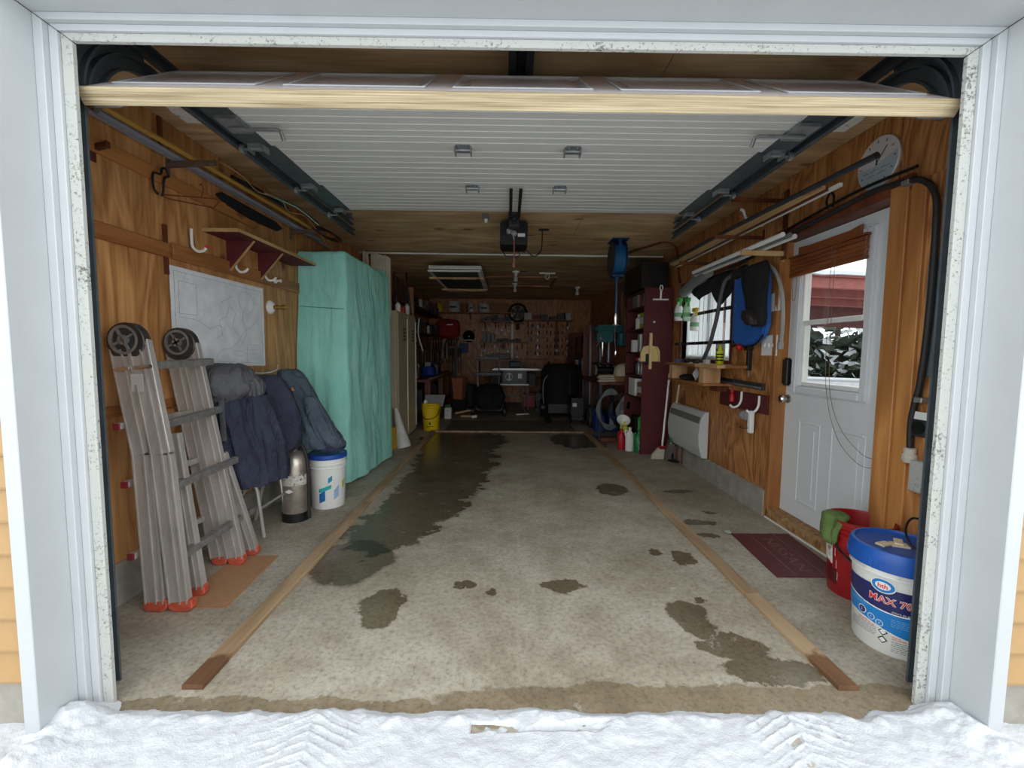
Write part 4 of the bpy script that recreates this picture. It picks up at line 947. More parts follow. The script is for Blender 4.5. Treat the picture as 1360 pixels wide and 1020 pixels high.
# clock
ck = thing('wall_clock', 'round white wall clock with thin black hands and a grey lower dial', 'clock', (W, .915, 2.195))
cc = Vector((W, .915, 2.195)); RXm = Matrix.Rotation(-PI/2, 3, 'Y')
B().lathe([(.126, 0), (.130, .006), (.130, .014), (.126, .018), (.001, .018)], cc, 48, RXm).build('clock_body', mat('clock white', S(214, 210, 210), .35, var=.02), ck, smooth=True)
def cf(y, z, d=.0186): return (W-d, .915-y, 2.195+z)          # local right = -Y when facing the wall
pts = [cf(.122*math.sin(a), .122*math.cos(a)) for a in [D2(78)+i*D2(190)/24 for i in range(25)]]
B().add([cf(-.02, -.015)]+pts, [(0, i+1, i+2) for i in range(24)]).build('dial_shade', mat('grey blue dial', S(176, 190, 196), .35, var=.02), ck)
for i in range(12):
    a = i*PI/6; s_, c_ = math.sin(a), math.cos(a)
    B().beam(cf(.098*s_, .098*c_, .0196), cf(.112*s_, .112*c_, .0196), .004, .0008, (1, 0, 0)).build('tick', M_inkd, ck)
for ang, l, w_ in ((-8, .055, .006), (42, .088, .004)):
    a = D2(ang); B().beam(cf(-.012*math.sin(a), -.012*math.cos(a), .022), cf(l*math.sin(a), l*math.cos(a), .022), w_, .001, (1, 0, 0)).build('hand', M_black, ck)
q = B()
for z, n_ in ((-.038, 15), (-.060, 11)):
    for i in range(n_):
        x = -.0055*n_+i*.011; hgt = (.010, .006, .013, .007, .006)[(i*7+n_) % 5]
        if (i*5+n_) % 6 == 0: continue
        q.beam(cf(x, z, .0195), cf(x+.004, z+hgt, .0195), .002, .0006, (1, 0, 0)).beam(cf(x+.004, z+hgt*.8, .0195), cf(x+.008, z, .0195), .0018, .0006, (1, 0, 0))
tag(q.build('scrawled_lettering', M_ink, ck), kind='stuff')

# heater
ht = thing('wall_heater', 'white electric convector heater low on the right wall', 'heater', (W, 3.05, .4))
Mh = frame_m((0, 2.66, 0), (1, 0, 0), (0, 0, 1), (0, 1, 0))
M_heat = mat('heater white', S(200, 204, 203), .4, var=.03)
B().prism([(W-.02, .20), (W-.075, .205), (W-.105, .30), (W-.115, .42), (W-.105, .52), (W-.085, .60), (W-.06, .645), (W-.02, .65)], .80, Mh).build('heater_body', M_heat, ht, bevel=.004)
gr = B()
for i in range(26):
    y = 2.70+i*.0275; gr.beam((W-.1035, y, .535), (W-.089, y, .592), .021, .006, (1, 0, 0))
B().beam((W-.104, 3.06, .533), (W-.089, 3.06, .594), .74, .003, (1, 0, .2)).build('outlet_recess', M_greyd, ht)
tag(gr.build('grille_fins', mat('heater grille', S(120, 118, 112), .5), ht), kind='stuff')
B().box(W-.02, W, 2.75, 3.4, .25, .6).build('back_bracket', M_greyd, ht)

# electrical gear by the jamb
ep = thing('breaker_panel', 'grey steel electrical panel next to the right jamb', 'electrical panel', (W, .4, 1.36))
B().box(W-.022, W, .20, .59, 1.105, 1.63).build('panel_box', mat('panel grey paint', S(98, 108, 112), .5, var=.05), ep, bevel=.004)
B().box(W-.026, W-.022, .22, .55, 1.13, 1.60).build('panel_door', MATS['panel grey paint'], ep, bevel=.003)
cbl = thing('power_cable', 'thick black power cable running over the door and down beside the panel', 'cable', (1.86, .6, 1.5))
B().tube(curve_pts([(1.862, 2.4, 1.93), (1.85, 1.95, 1.965), (1.836, 1.67, 1.995), (1.834, 1.25, 2.02), (1.834, .92, 2.045), (1.834, .75, 2.03), (1.84, .63, 2.0), (1.835, .555, 1.91), (1.83, .535, 1.75), (1.83, .535, 1.4), (1.835, .555, 1.1), (1.845, .595, .92), (1.85, .60, .80), (1.85, .595, .755)], 8), .0135, 10).build('cable_run', M_rubber, cbl, smooth=True)
B().lathe([(.022, .70), (.03, .71), (.03, .735), (.024, .74), (.026, .765), (.018, .77)], (1.85, .596, 0), 14).build('plug', mat('ivory plug', S(206, 200, 186), .5), cbl, smooth=True)
for (y, z) in ((.55, 1.0), (.70, 2.015)): B().box(1.82, W-.0, y-.02, y+.02, z-.012, z+.012).build('clamp', M_galv, cbl, bevel=.003)
cb2 = thing('second_cable', 'thinner black cable lying along the lumber above the door', 'cable', (1.85, 1.3, 2.05))
B().tube(curve_pts([(1.84, 1.72, 2.03), (1.838, 1.4, 2.06), (1.838, 1.0, 2.085), (1.84, .66, 2.075)]), .008, 8).build('cable_run', M_black, cb2, smooth=True)
ol = thing('range_outlet', 'dark round outlet box with a pale strip beside the right jamb', 'outlet', (W, .55, .88))
B().box(W-.035, W-.004, .515, .605, .83, .93).build('box', M_greyd, ol, bevel=.006); B().lathe([(.032, 0), (.032, .006), (.022, .006), (.022, .003), (.001, .003)], (W-.035, .56, .872), 18, RXm).build('socket', M_black, ol)
B().box(W-.037, W-.034, .52, .60, .91, .945).build('label_strip', M_wht, ol)
jb2 = thing('junction_box', 'white speckled junction box below the plug at the right jamb', 'outlet', (W, .53, .63))
B().box(W-.05, W-.004, .46, .575, .575, .72).build('box', M_white_dirty, jb2, bevel=.004)

# blue lidded pail
bp = thing('chlorine_pail', 'big white pail with a blue lid and blue product label at the right jamb', 'pail', (1.595, .335, 0))
bc = (1.595, .335, 0); rb = lambda z: .141+.020*z/.42
pail(bp, bc, .141, .159, .40, mat('scuffed white pail', S(222, 222, 216), .45, var=.05, scale=8), ribs=1)
M_lid = mat('scuffed blue lid', S(26, 84, 168), .42, var=.12, scale=14)
ld_ = B().lathe([(.164, .345), (.171, .348), (.172, .385), (.169, .412), (.163, .425), (.152, .427), (.148, .418), (.138, .412), (.001, .412)], (bc[0], bc[1], 0), 56).build('lid', M_lid, bp, smooth=True, angle=50)
rbs = B()
for i in range(56):
    a = i*2*PI/56; rbs.box(-.002, .002, -.0015, .0015, 0, 0) if 0 else rbs.beam((bc[0]+.1725*math.cos(a), bc[1]+.1725*math.sin(a), .352), (bc[0]+.1725*math.cos(a), bc[1]+.1725*math.sin(a), .382), .004, .002, (math.cos(a), math.sin(a), 0))
tag(rbs.build('lid_ribs', M_lid, ld_), kind='stuff')
A = lambda d: D2(-143+d)     # degrees round from the camera-facing front
M_lnavy = mat('navy label print', S(38, 40, 96), .4, var=.04); M_lblue = mat('bright blue label print', S(28, 124, 196), .4, var=.05)
def lblgrid(a0, a1, zt, zb, n=30, e=.0012):
    return B().grid(lambda u, v: (lambda th, z: (bc[0]+(rb(z)+e)*math.cos(th), bc[1]+(rb(z)+e)*math.sin(th), z))(a0+(a1-a0)*u, zt(u)*(1-v)+zb(u)*v), n, 6)
a0, a1 = A(-70), A(60)
lblgrid(a0, a1, lambda u: .278-.0*u, lambda u: .178-.012*math.sin(u*PI)).build('label_band', M_lnavy, bp, smooth=True)
lblgrid(a0, a1, lambda u: .212-.035*math.sin(u*PI*.8), lambda u: .135-.045*math.sin(u*PI*.62)*u*1.4, e=.0018).build('label_band', M_lblue, bp, smooth=True)
lblgrid(a0, a1, lambda u: .217-.035*math.sin(u*PI*.8), lambda u: .212-.035*math.sin(u*PI*.8), e=.0022).build('label_line', M_wht, bp, smooth=True)
lblgrid(A(-60), a1, lambda u: .132-.048*math.sin(u*PI*.62)*u*1.35, lambda u: .127-.048*math.sin(u*PI*.62)*u*1.35, e=.0022).build('label_line', M_wht, bp, smooth=True)
def disc_on(a, z, rw, rh, e): return B().add([( bc[0]+(rb(z)+e)*math.cos(a), bc[1]+(rb(z)+e)*math.sin(a), z)]+wrap([Vector((rw*math.cos(t), rh*math.sin(t), e)) for t in [i*2*PI/28 for i in range(28)]], bc, rb, a, z), [(0, 1+i, 1+(i+1) % 28) for i in range(28)])
LA = A(-6); LZ = .285
disc_on(LA, LZ, .041, .030, .0026).build('logo_plate', M_wht, bp); disc_on(LA, LZ, .037, .026, .0034).build('logo_plate', M_lblue, bp); disc_on(LA, LZ, .025, .016, .0042).build('logo_plate', M_wht, bp)
def letter(txt, size, a, z, m, par, e=.005, c=None, rf=None, bold=0, sp=1):
    vs, fs = text_geo(txt, size, 0, sp, bold); c = c or bc; rf = rf or rb
    return B().add(wrap([Vector((p.x, p.y, e)) for p in vs], c, rf, a, z), fs).build('lettering', m, par)
M_lred = mat('red lettering', S(214, 62, 60), .5)
letter('hth', .025, LA, LZ-.001, M_lred, bp, .0052, bold=.0006)
letter('MAX 70', .038, A(3), .228, M_wht, bp, .0036, bold=.002, sp=1.06); letter('MAX 70', .038, A(3), .228, M_lred, bp, .0046, bold=.0003, sp=1.06)
letter('chlore en granules', .0115, A(22), .190, M_wht, bp, .004)
for i, (a, r_) in enumerate([(-46, .0), (-33, .017), (-19, .013), (-8, .013)]):
    if r_: disc_on(A(a), .162-.012*i, r_, r_, .0028).build('round_icon', M_wht, bp); disc_on(A(a), .162-.012*i, r_*.82, r_*.82, .0036).build('round_icon', M_lnavy if i == 1 else M_lblue, bp)
for t_, a, z, s_ in (('2', -33, .150, .016), ('1', -19, .138, .012), ('4', -8, .126, .012)): letter(t_, s_, A(a), z, M_wht, bp, .0046)
def textlines(a0, a1, z0, rows, dz, m, seed, e=.0016):
    r_ = random.Random(seed); q = B()
    for k in range(rows):
        z = z0-k*dz; a = a0
        while a < a1-1:
            l = r_.uniform(2, 6); l = min(l, a1-a); wrap_quad(q, bc, rb, A(a), A(a+l), z, z+.0022, z, z+.0022, 2, e); a += l+1
    return tag(q.build('fine_print', m, bp), kind='stuff')
textlines(-55, -12, .098, 5, .008, M_ink, 1); textlines(-40, -14, .112, 2, .007, M_lred, 2); textlines(8, 50, .066, 6, .008, M_ink, 3); textlines(8, 30, .085, 2, .008, M_lred, 4)
textlines(6, 48, .158, 5, .007, mat('pale blue print lines', S(120, 180, 224), .5), 5, .0028); textlines(-64, -24, .190, 3, .007, MATS['pale blue print lines'], 6, .0028)
for z in (.095, .062):
    vs = [Vector((.016*math.cos(t), .016*math.sin(t), .002)) for t in (0, PI/2, PI, 3*PI/2)]; B().add(wrap(vs, bc, rb, A(-3), z), [(0, 1, 2, 3)]).build('hazard_diamond', M_inkd, bp)
    vs = [Vector((.011*math.cos(t), .011*math.sin(t), .003)) for t in (0, PI/2, PI, 3*PI/2)]; B().add(wrap(vs, bc, rb, A(-3), z), [(0, 1, 2, 3)]).build('hazard_diamond', M_wht, bp)
B().grid(lambda u, v: (lambda th, z: (bc[0]+(rb(z)+.004+.006*v)*math.cos(th), bc[1]+(rb(z)+.004+.006*v)*math.sin(th), z))(A(-34+50*u), .352-(.032*min(1, 6*u*(1-u)*1.2))*(1-v)), 18, 2, .003).build('handle_boss', M_wht, bp, smooth=True)
B().tube(curve_pts([(1.40, .26, .40), (1.47, .23, .43), (1.57, .235, .435), (1.66, .28, .425)]), .003, 6) if 0 else None
hl = thing('black_loop_cord', 'black cord loop standing on the blue pail lid', 'cord', (1.6, .35, .42))
B().tube(curve_pts([(1.70, .27, .4175), (1.66, .24, .418), (1.62, .26, .419), (1.61, .31, .435), (1.635, .36, .475), (1.69, .39, .51), (1.74, .36, .50)]), .0045, 6).build('loop', M_black, hl, smooth=True)
M_chip = mat('bare pine chip', S(222, 202, 170), .7, var=.06)
for i, (x, y, r_, w_, l_) in enumerate([(1.535, .345, .3, .035, .055), (1.59, .335, -.4, .045, .06), (1.60, .352, .9, .03, .06)]):
    t = thing('wood_chip', ('small pale wood block lying on the left of the blue pail lid', 'flat pale wood chip in the middle of the blue pail lid', 'pale wood chip overlapping another on the blue pail lid')[i], 'wood scrap', (x, y, .4125+.007*(i == 2)))
    o = B().cbox((0, 0, .004), (l_, w_, .008)).build('chip', M_chip, t, bevel=.001, local=True); t.rotation_euler = (0, .0, r_)

# red pail behind it
rp2 = thing('red_pail', 'scuffed red plastic pail with a green rag over its rim behind the blue lidded pail', 'pail', (1.735, .71, 0))
rc0 = (1.735, .71, 0); M_rp = mat('scuffed red pail', S(150, 20, 26), .42, var=.2, scale=10)
pail(rp2, rc0, .120, .140, .385, M_rp, ribs=3, n=48)
rr = lambda z: .121+.020*z/.385
wrap_quad(B(), rc0, rr, A(-66), A(-36), .17, .30, .15, .27, 10, .0015).build('torn_label', speckle('torn white label', S(216, 212, 206), S(150, 110, 104), 30, .68), rp2)
wrap_quad(B(), rc0, rr, A(-50), A(-26), .06, .14, .05, .13, 8, .0015).build('dark_print', mat('dark red print', S(84, 12, 18), .5), rp2)
q = B()
for i in range(5): wrap_quad(q, rc0, rr, A(-36+i*3), A(-35+i*3), .32-.06*i, .36-.06*i, .315-.06*i, .355-.06*i, 2, .0012)
tag(q.build('paint_drips', M_wht, rp2), kind='stuff')
B().tube(curve_pts([(1.60, .71, .31), (1.585, .65, .255), (1.61, .585, .215), (1.68, .558, .19), (1.75, .558, .19)]), .006, 6).build('bail_handle', M_black, rp2, smooth=True)
rg = thing('green_rag', 'green rag hanging over the rim of the red pail', 'rag', (1.54, .66, .38))
cloth('rag_body', mat('green rag cloth', S(92, 114, 60), .9, var=.25, scale=14, bump=.3), [(1.635, .74, .405, .03, .03), (1.63, .735, .396, .052, .055), (1.605, .72, .37, .04, .055), (1.58, .71, .33, .028, .05), (1.575, .70, .285, .024, .04), (1.58, .695, .262, .012, .02)], rg, .22, 3.4, n=32, seed=61)

# door mat
dm = thing('rubber_mat', 'flat dark red rubber mat with worn lettering in front of the white door', 'mat', (1.63, 1.12, 0))
M_mat = mat('dark red rubber', S(92, 42, 48), .55, var=.18, scale=30)
cor = [(1.415, .845), (1.79, .845), (1.835, 1.405), (1.455, 1.405)]
B().prism(cor, .008, frame_m((0, 0, .0005), (1, 0, 0), (0, 1, 0), (0, 0, 1))).build('mat_body', M_mat, dm, bevel=.002)
def mp_(u, v): return (1.415+.375*u+.04*v+.005*u*v, .845+.56*v)
M_mline = mat('worn tan line', S(128, 84, 78), .7)
for u in (.30, .72):
    a, c = mp_(u, 0.0), mp_(u, 1); B().beam((*a, .0088), (*c, .0088), .005, .0006, (0, 0, 1)).build('stripe', M_mline, dm)
vs, fs = text_geo('NISSAN', .125, 0, 1.06)
B().add([(lambda q: (q[0], q[1], .009))(mp_(.51-p.y/.375*.8*-1*-1, .48-p.x/.56*.98)) for p in [Vector((v.x, -v.y, 0)) for v in vs]], fs).build('lettering', M_mline, dm)
st_ = thing('gravel_lump', 'small grey stone lump at the far corner of the red mat', 'stone', (1.44, 1.415, 0))
B().lathe([(.001, 0), (.02, .002), (.028, .012), (.016, .022), (.001, .024)], (1.44, 1.425, 0), 9).build('stone', M_conc, st_, smooth=True)

# wheel guide boards on the slab
def strip_mat():
    if 'guide board' in MATS: return MATS['guide board']
    m = wood('guide board', S(148, 122, 92), S(192, 166, 132), 'Y', 5, rough=.7)
    nt = m.node_tree; bs = nt.nodes['Principled BSDF']; src = bs.inputs['Base Color'].links[0].from_socket
    ge = N(nt, 'ShaderNodeNewGeometry'); sx = N(nt, 'ShaderNodeSeparateXYZ'); nt.links.new(ge.outputs['Position'], sx.inputs[0])
    nz = N(nt, 'ShaderNodeTexNoise', Scale=14, Detail=4); nt.links.new(ge.outputs['Position'], nz.inputs['Vector'])
    ma = N(nt, 'ShaderNodeMath', operation='MULTIPLY_ADD'); ma.inputs[1].default_value = .22; nt.links.new(nz.outputs['Fac'], ma.inputs[0]); nt.links.new(sx.outputs['Y'], ma.inputs[2])
    r = ramp(nt, ma.outputs[0], [(.30, (.36, .22, .15)), (.34, (1, 1, 1))]); q = N(nt, 'ShaderNodeMix', data_type='RGBA', blend_type='MULTIPLY'); q.inputs[0].default_value = .9
    nt.links.new(src, q.inputs[6]); nt.links.new(r, q.inputs[7]); nt.links.new(q.outputs[2], bs.inputs['Base Color']); return m
M_guide = strip_mat()
gb = [((-1.150, .06), (-1.150, 1.95), 'left guide board nearest the entrance, its near end soaked dark'), ((-1.150, 1.955), (-1.148, 4.98), 'left guide board running on to the yellow pail'),
      ((1.190, .06), (1.176, .66), 'short split guide board on the right at the entrance'), ((1.176, .665), (1.150, 3.0), 'middle guide board on the right side of the slab'), ((1.150, 3.005), (1.125, 5.0), 'far guide board on the right side, in front of the jugs')]
for i, (p, q, lab) in enumerate(gb):
    t = thing('guide_board', lab, 'board', (p[0], (p[1]+q[1])/2, 0)); n_ = 14
    def gf(k, s, h, p=p, q=q, i=i):
        u = k/n_; x = p[0]+(q[0]-p[0])*u; y = p[1]+(q[1]-p[1])*u; return Vector((x+s*.036+.002*fbm(y*3, s, i), y, h+.002*fbm(y*5, s*3, i)*(h > .004)))
    B().loft([[gf(k, -1, .0), gf(k, 1, .0), gf(k, 1, .017), gf(k, .9, .02), gf(k, -.9, .02), gf(k, -1, .017)] for k in range(n_+1)]).build('board', M_guide, t)
t = thing('guide_board', 'cross board closing the wheel lane at the back', 'board', (0, 5.03, 0)); B().box(-1.19, 1.16, 5.0, 5.06, 0, .02).build('board', M_guide, t, bevel=.003)
# ---------------------------------------------------------------- right wall things
for i, (y, z, xe, lab, m) in enumerate([(1.69, 2.262, 1.50, 'upper dark bracket arm on the right wall, empty', M_frame), (1.94, 2.075, 1.50, 'dark bracket arm carrying the mouldings over the door', M_frame), (2.72, 2.035, 1.55, 'farthest dark bracket arm under the mouldings over the window', M_frame), (1.68, 1.90, 1.575, 'pale wooden bracket arm carrying the white tubes', M_pine)]):
    bk = thing('wall_bracket', lab, 'bracket', (W, y, z)); B().beam((W-.004, y, z), (xe, y, z+.004), .018, .026 if i < 3 else .034).box(W-.006, W, y-.014, y+.014, z-.06, z+.06).build('arm', m, bk, bevel=.002)
t = thing('wall_standard', 'dark slotted upright that holds the right wall brackets', 'shelf upright', (W, 1.7, 2.0)); B().box(W-.012, W, 1.655, 1.70, 1.86, 2.33).build('upright', M_frame, t)
t = thing('bent_hook', 'white bent hook high on the right wall between the brackets', 'hook', (W, 1.98, 2.2)); B().tube(curve_pts([(W-.004, 1.95, 2.17), (1.80, 1.95, 2.17), (1.745, 1.95, 2.22), (1.72, 1.95, 2.275), (1.70, 1.96, 2.285)]), .010, 8).build('hook_arm', M_wht, t, smooth=True)
t = thing('horseshoe', 'dark wire horseshoe hanging under the clock on the right wall', 'horseshoe', (W, 1.27, 2.12)); B().tube(curve_pts([(W-.006, 1.235, 2.075), (W-.008, 1.225, 2.13), (W-.008, 1.255, 2.165), (W-.008, 1.285, 2.13), (W-.006, 1.275, 2.075)]), .006, 6).build('shoe', M_black, t, smooth=True)
mw = [('pale pine moulding strip on top of the right wall brackets', M_pine, 1.615, .02, 1.10, 3.15, 2.098, .018), ('second pine moulding strip beside the first on the right wall brackets', M_pine, 1.645, .022, .98, 3.15, 2.094, .02),
      ('white painted moulding strip lowest on the right wall brackets', M_wht, 1.70, .02, .93, 3.2, 2.090, .018), ('brown moulding strip between the pale ones on the right wall brackets', M_frame, 1.675, .02, 1.0, 3.2, 2.092, .02)]
for lab, m, x, w_, ya, yb_, z, h in mw:
    t = thing('moulding_strip', lab, 'moulding', (x, 2, z)); B().beam((x-.01, ya, z), (x+.01, yb_, z+.012), w_, h).build('strip', m, t)
long_tube('dark_pole', 'long dark pole on the brackets with its end in front of the clock', 'pole', [(1.60, .60, 2.094), (1.585, 2.0, 2.12), (1.58, 3.05, 2.122)], [.016, .014, .012], M_greyd)
for i, (x, r, ya, yb_, m, lab) in enumerate([(1.64, .016, 1.32, 2.62, M_wht, 'white fluorescent tube nearest the lane on the wooden bracket'), (1.69, .016, 1.33, 2.75, M_galv, 'grey metal tube between two white tubes on the wooden bracket'), (1.74, .016, 1.36, 2.8, M_wht, 'white fluorescent tube nearest the wall on the wooden bracket')]):
    long_tube('long_tube', lab, 'tube', [(x, ya, 1.936+.0*i), (x, yb_, 1.936)], r, m)
# black cloth, grey roll, hoses, bars, bottles at the window
t = thing('black_cloth', 'black cloth sagging in points over the top of the side window', 'cloth', (1.80, 2.5, 1.8))
B().grid(lambda u, v: (1.835-.05*math.sin(PI*v)-.015*math.sin(u*17), 2.06+.98*u, 1.90-v*(.12+.17*max(0, 1-abs(u-.42)/.22)+.06*max(0, 1-abs(u-.85)/.2))+.012*fbm(u*8, v*3)), 40, 8, .008).build('cloth_sheet', M_blackm, t, smooth=True)
t = thing('grey_roll', 'grey fabric roll stored at the top far corner of the side window', 'roll', (1.8, 3.0, 1.86))
B().tube([(1.775, 2.62, 1.94), (1.79, 2.9, 1.90), (1.81, 3.25, 1.84)], [.05, .06, .055], 14).build('roll_body', M_grey, t, smooth=True)
for i, (z, ya) in enumerate(((1.586, 2.06), (1.30, 2.04))):
    t = thing('black_bar', ('upper', 'lower')[i]+' black rail across the side window', 'rail', (1.80, 2.6, z)); B().beam((1.81, ya, z), (1.81, 3.44, z), .012, .03).box(1.80, 1.925, 3.40, 3.43, z-.01, z+.01).box(1.80, 1.925, ya+.24, ya+.27, z-.01, z+.01).build('bar', M_black, t, bevel=.002)
    q = B()
    for k in range(7): q.lathe([(.008, 0), (.008, .006)], (1.804, ya+.1+.19*k, z), 8, RXm)
    tag(q.build('screw_heads', M_galv, t), kind='stuff')
t = thing('grey_hose', 'dark grey hose hooked over the rails in front of the side window', 'hose', (1.78, 2.4, 1.5))
B().tube(curve_pts([(1.80, 2.18, 1.845), (1.775, 2.29, 1.81), (1.77, 2.36, 1.66), (1.77, 2.41, 1.5), (1.77, 2.52, 1.28), (1.775, 2.66, 1.13)]), .017, 10).build('hose_run', mat('grey ribbed hose', S(86, 86, 86), .5), t, smooth=True)
def sprayer(x, y, z, mb, mh, lab, s=1):
    t = thing('spray_bottle', lab, 'spray bottle', (x, y, z))
    B().lathe([(.03*s, 0), (.036*s, .006), (.037*s, .09*s), (.03*s, .12*s), (.014*s, .15*s), (.014*s, .165*s)], (x, y, z), 16).build('bottle_body', mb, t, smooth=True)
    B().box(x-.015*s, x+.015*s, y-.045*s, y+.03*s, z+.165*s, z+.20*s).box(x-.009*s, x+.009*s, y-.04*s, y-.028*s, z+.125*s, z+.165*s).box(x-.008*s, x+.008*s, y-.065*s, y-.045*s, z+.176*s, z+.194*s).build('trigger_head', mh, t, bevel=.004)
    B().lathe([(.0375*s, .04), (.0378*s, .041), (.0378*s, .08), (.0375*s, .081)], (x, y, z), 16, cap=False).build('bottle_label', mat('pale green label', S(120, 176, 130), .5), t)
    return t
M_lgreen = mat('pale green translucent plastic', S(190, 224, 190), .35); M_grn = mat('bright green plastic', S(70, 190, 80), .4); M_yel = mat('yellow plastic', S(226, 190, 50), .4)
sprayer(1.775, 3.07, 1.53, M_lgreen, M_grn, 'pale green spray bottle with a bright green head hung on the window rail', 1.15)
sprayer(1.77, 2.86, 1.42, M_wht, M_yel, 'white spray bottle with a yellow head hung on the window rail', 1.1)
sprayer(1.79, 3.32, 1.55, M_wht, M_grn, 'white spray bottle behind the two others at the far window edge', 1.2)
# little bench
be = thing('wall_bench', 'small wooden wall bench with cubbyholes under the side window', 'bench', (1.74, 2.6, 1.0))
B().box(1.60, W-.001, 2.02, 3.14, 1.085, 1.108).build('bench_top', M_batten, be, bevel=.002); B().box(1.598, 1.66, 2.0, 2.42, 1.084, 1.112).build('pale_lip', M_pine, be, bevel=.002)
B().box(1.62, W-.001, 2.28, 3.12, .925, .945).build('lower_shelf', M_batten, be, bevel=.002)
for y in (2.30, 3.0): B().box(1.625, 1.775, y, y+.09, .946, 1.084).build('cubby_block', M_pinez, be, bevel=.002)
B().box(1.78, W, 2.36, 2.5, .87, .925).build('bracket_block', M_frame, be)
t = thing('diamond_sign', 'small white diamond card leaning inside the bench cubbyhole', 'card', (1.7, 2.62, .95)); B().prism([(-.04, .065), (0, .125), (.04, .065), (0, .005)], .004, frame_m((1.70, 2.62, .945), (1, .3, 0), (0, 0, 1), (.3, -1, 0))).build('card', M_wht, t); 
t = thing('green_box', 'dark green box standing in the bench cubbyhole', 'box', (1.76, 2.52, .946)); B().box(1.74, 1.82, 2.48, 2.56, .946, 1.06).build('box_body', mat('dark green card', S(30, 60, 50), .6), t, bevel=.003)
t = thing('black_cloth_wad', 'dark cloth wad in the far bench cubbyhole', 'cloth', (1.72, 2.85, .946)); cloth('wad', M_blackm, [(1.72, 2.85, .947, .07, .09), (1.72, 2.85, .97, .08, .1), (1.72, 2.85, .995, .04, .05)], t, .25, 4, n=24, seed=70)
yc = thing('yellow_bottle', 'yellow bottle with black stripes standing on the near end of the bench', 'bottle', (1.78, 2.34, 1.108))
B().lathe([(.028, 0), (.031, .005), (.031, .10), (.018, .125), (.012, .15), (.008, .17)], (1.78, 2.34, 1.108), 16).build('bottle_body', mat('fluorescent yellow', S(216, 224, 40), .45), yc, smooth=True)
for z in (.03, .055, .08): B().lathe([(.0312, z), (.0316, z+.001), (.0316, z+.012), (.0312, z+.013)], (1.78, 2.34, 1.108), 16, cap=False).build('stripe', M_black, yc)
t = thing('blue_cup', 'small blue dish at the far end of the bench', 'cup', (1.70, 3.06, 1.108)); B().lathe([(.03, 0), (.035, .03), (.032, .03), (.028, .004), (.001, .004)], (1.70, 3.06, 1.108), 16).build('cup', mat('blue glaze', S(60, 80, 140), .4), t, smooth=True)
for i, (y, l, lab) in enumerate([(2.9, .16, 'black clamp tool lying on the bench below the window'), (2.68, .2, 'dark pliers lying on the middle of the bench'), (2.5, .10, 'small white box on the bench beside the hose')]):
    t = thing(('clamp', 'pliers', 'carton')[i], lab, ('tool', 'tool', 'box')[i], (1.74, y, 1.108)); m = (M_black, M_greyd, M_wht)[i]
    if i < 2: B().beam((1.70, y-l/2, 1.12), (1.76, y+l/2, 1.125), .022, .02).beam((1.70, y-l/2, 1.12), (1.74, y+l/2, 1.122), .018, .02).box(1.70, 1.75, y-.02, y+.02, 1.108, 1.15).build('jaws', m, t, bevel=.004)
    else: B().box(1.72, 1.76, y-.03, y+.03, 1.108, 1.145).build('carton_body', m, t, bevel=.003)
# blue sled board with black jacket, hose loop
M_sled = mat('blue foam board', S(44, 98, 178), .5, var=.06)
sl = thing('blue_sled', 'blue plastic sled board hanging on the right wall behind a black jacket', 'sled', (1.83, 2.0, 1.6))
B().prism([(2.20, 1.86), (1.76, 1.83), (1.73, 1.42), (1.76, 1.34), (1.85, 1.28), (2.0, 1.265), (2.14, 1.275), (2.19, 1.31)], .05, frame_m((1.80, 0, 0), (0, 1, 0), (0, 0, 1), (1, 0, 0))).build('board', M_sled, sl, bevel=.012, seg=2)
B().tube(curve_pts([(1.808, 2.205, 1.86), (1.806, 2.195, 1.31), (1.806, 2.14, 1.27), (1.806, 2.0, 1.26), (1.806, 1.85, 1.275), (1.806, 1.76, 1.335)]), .008, 6).build('black_edge', M_black, sl, smooth=True)
bj = thing('black_jacket', 'black gloves and jacket bundle hanging over the blue sled board', 'jacket', (1.76, 1.92, 1.6))
cloth('jacket_body', M_blackm, [(1.775, 1.83, 1.86, .02, .12), (1.768, 1.83, 1.82, .032, .16), (1.765, 1.82, 1.70, .036, .16), (1.76, 1.79, 1.58, .04, .12), (1.755, 1.76, 1.46, .042, .10), (1.76, 1.75, 1.40, .03, .06)], bj, .16, 3, seed=81)
cloth('glove', mat('dark brown leather', S(44, 34, 32), .6, var=.3), [(1.71, 1.80, 1.52, .03, .05), (1.705, 1.78, 1.47, .04, .07), (1.71, 1.75, 1.41, .03, .05)], bj, .25, 4, n=24, seed=85)
t = thing('hose_loop', 'pale grey hose arching around the black jacket on the right wall', 'hose', (1.82, 1.65, 1.7))
B().tube(curve_pts([(1.84, 2.12, 1.86), (1.83, 1.95, 1.875), (1.82, 1.78, 1.85), (1.82, 1.66, 1.76), (1.82, 1.59, 1.62), (1.83, 1.58, 1.45), (1.84, 1.60, 1.29)]), .013, 10).lathe([(.02, -.03), (.02, .02)], (1.84, 1.605, 1.265), 10).build('hose_run', mat('pale grey hose', S(150, 148, 142), .5), t, smooth=True)
for i, (y, z, w_, h, lab) in enumerate([(2.53, 1.235, .17, .13, 'white outlet plate left of the blue sled board'), (1.79, 1.265, .19, .15, 'white triple switch plate under the blue sled board')]):
    t = thing('switch_plate', lab, 'switch', (W, y, z)); B().box(W-.01, W-.001, y-w_/2, y+w_/2, z-h/2, z+h/2).build('plate', M_wht, t, bevel=.003)
    for k in (-1, 0, 1): B().box(W-.018, W-.01, y+k*.05-.006, y+k*.05+.006, z-.012, z+.012).build('toggle', M_wht if i else M_greyd, t)
t = thing('paper_notes', 'two small white paper notes pinned beside the hose loop', 'paper', (W, 1.72, 1.58))
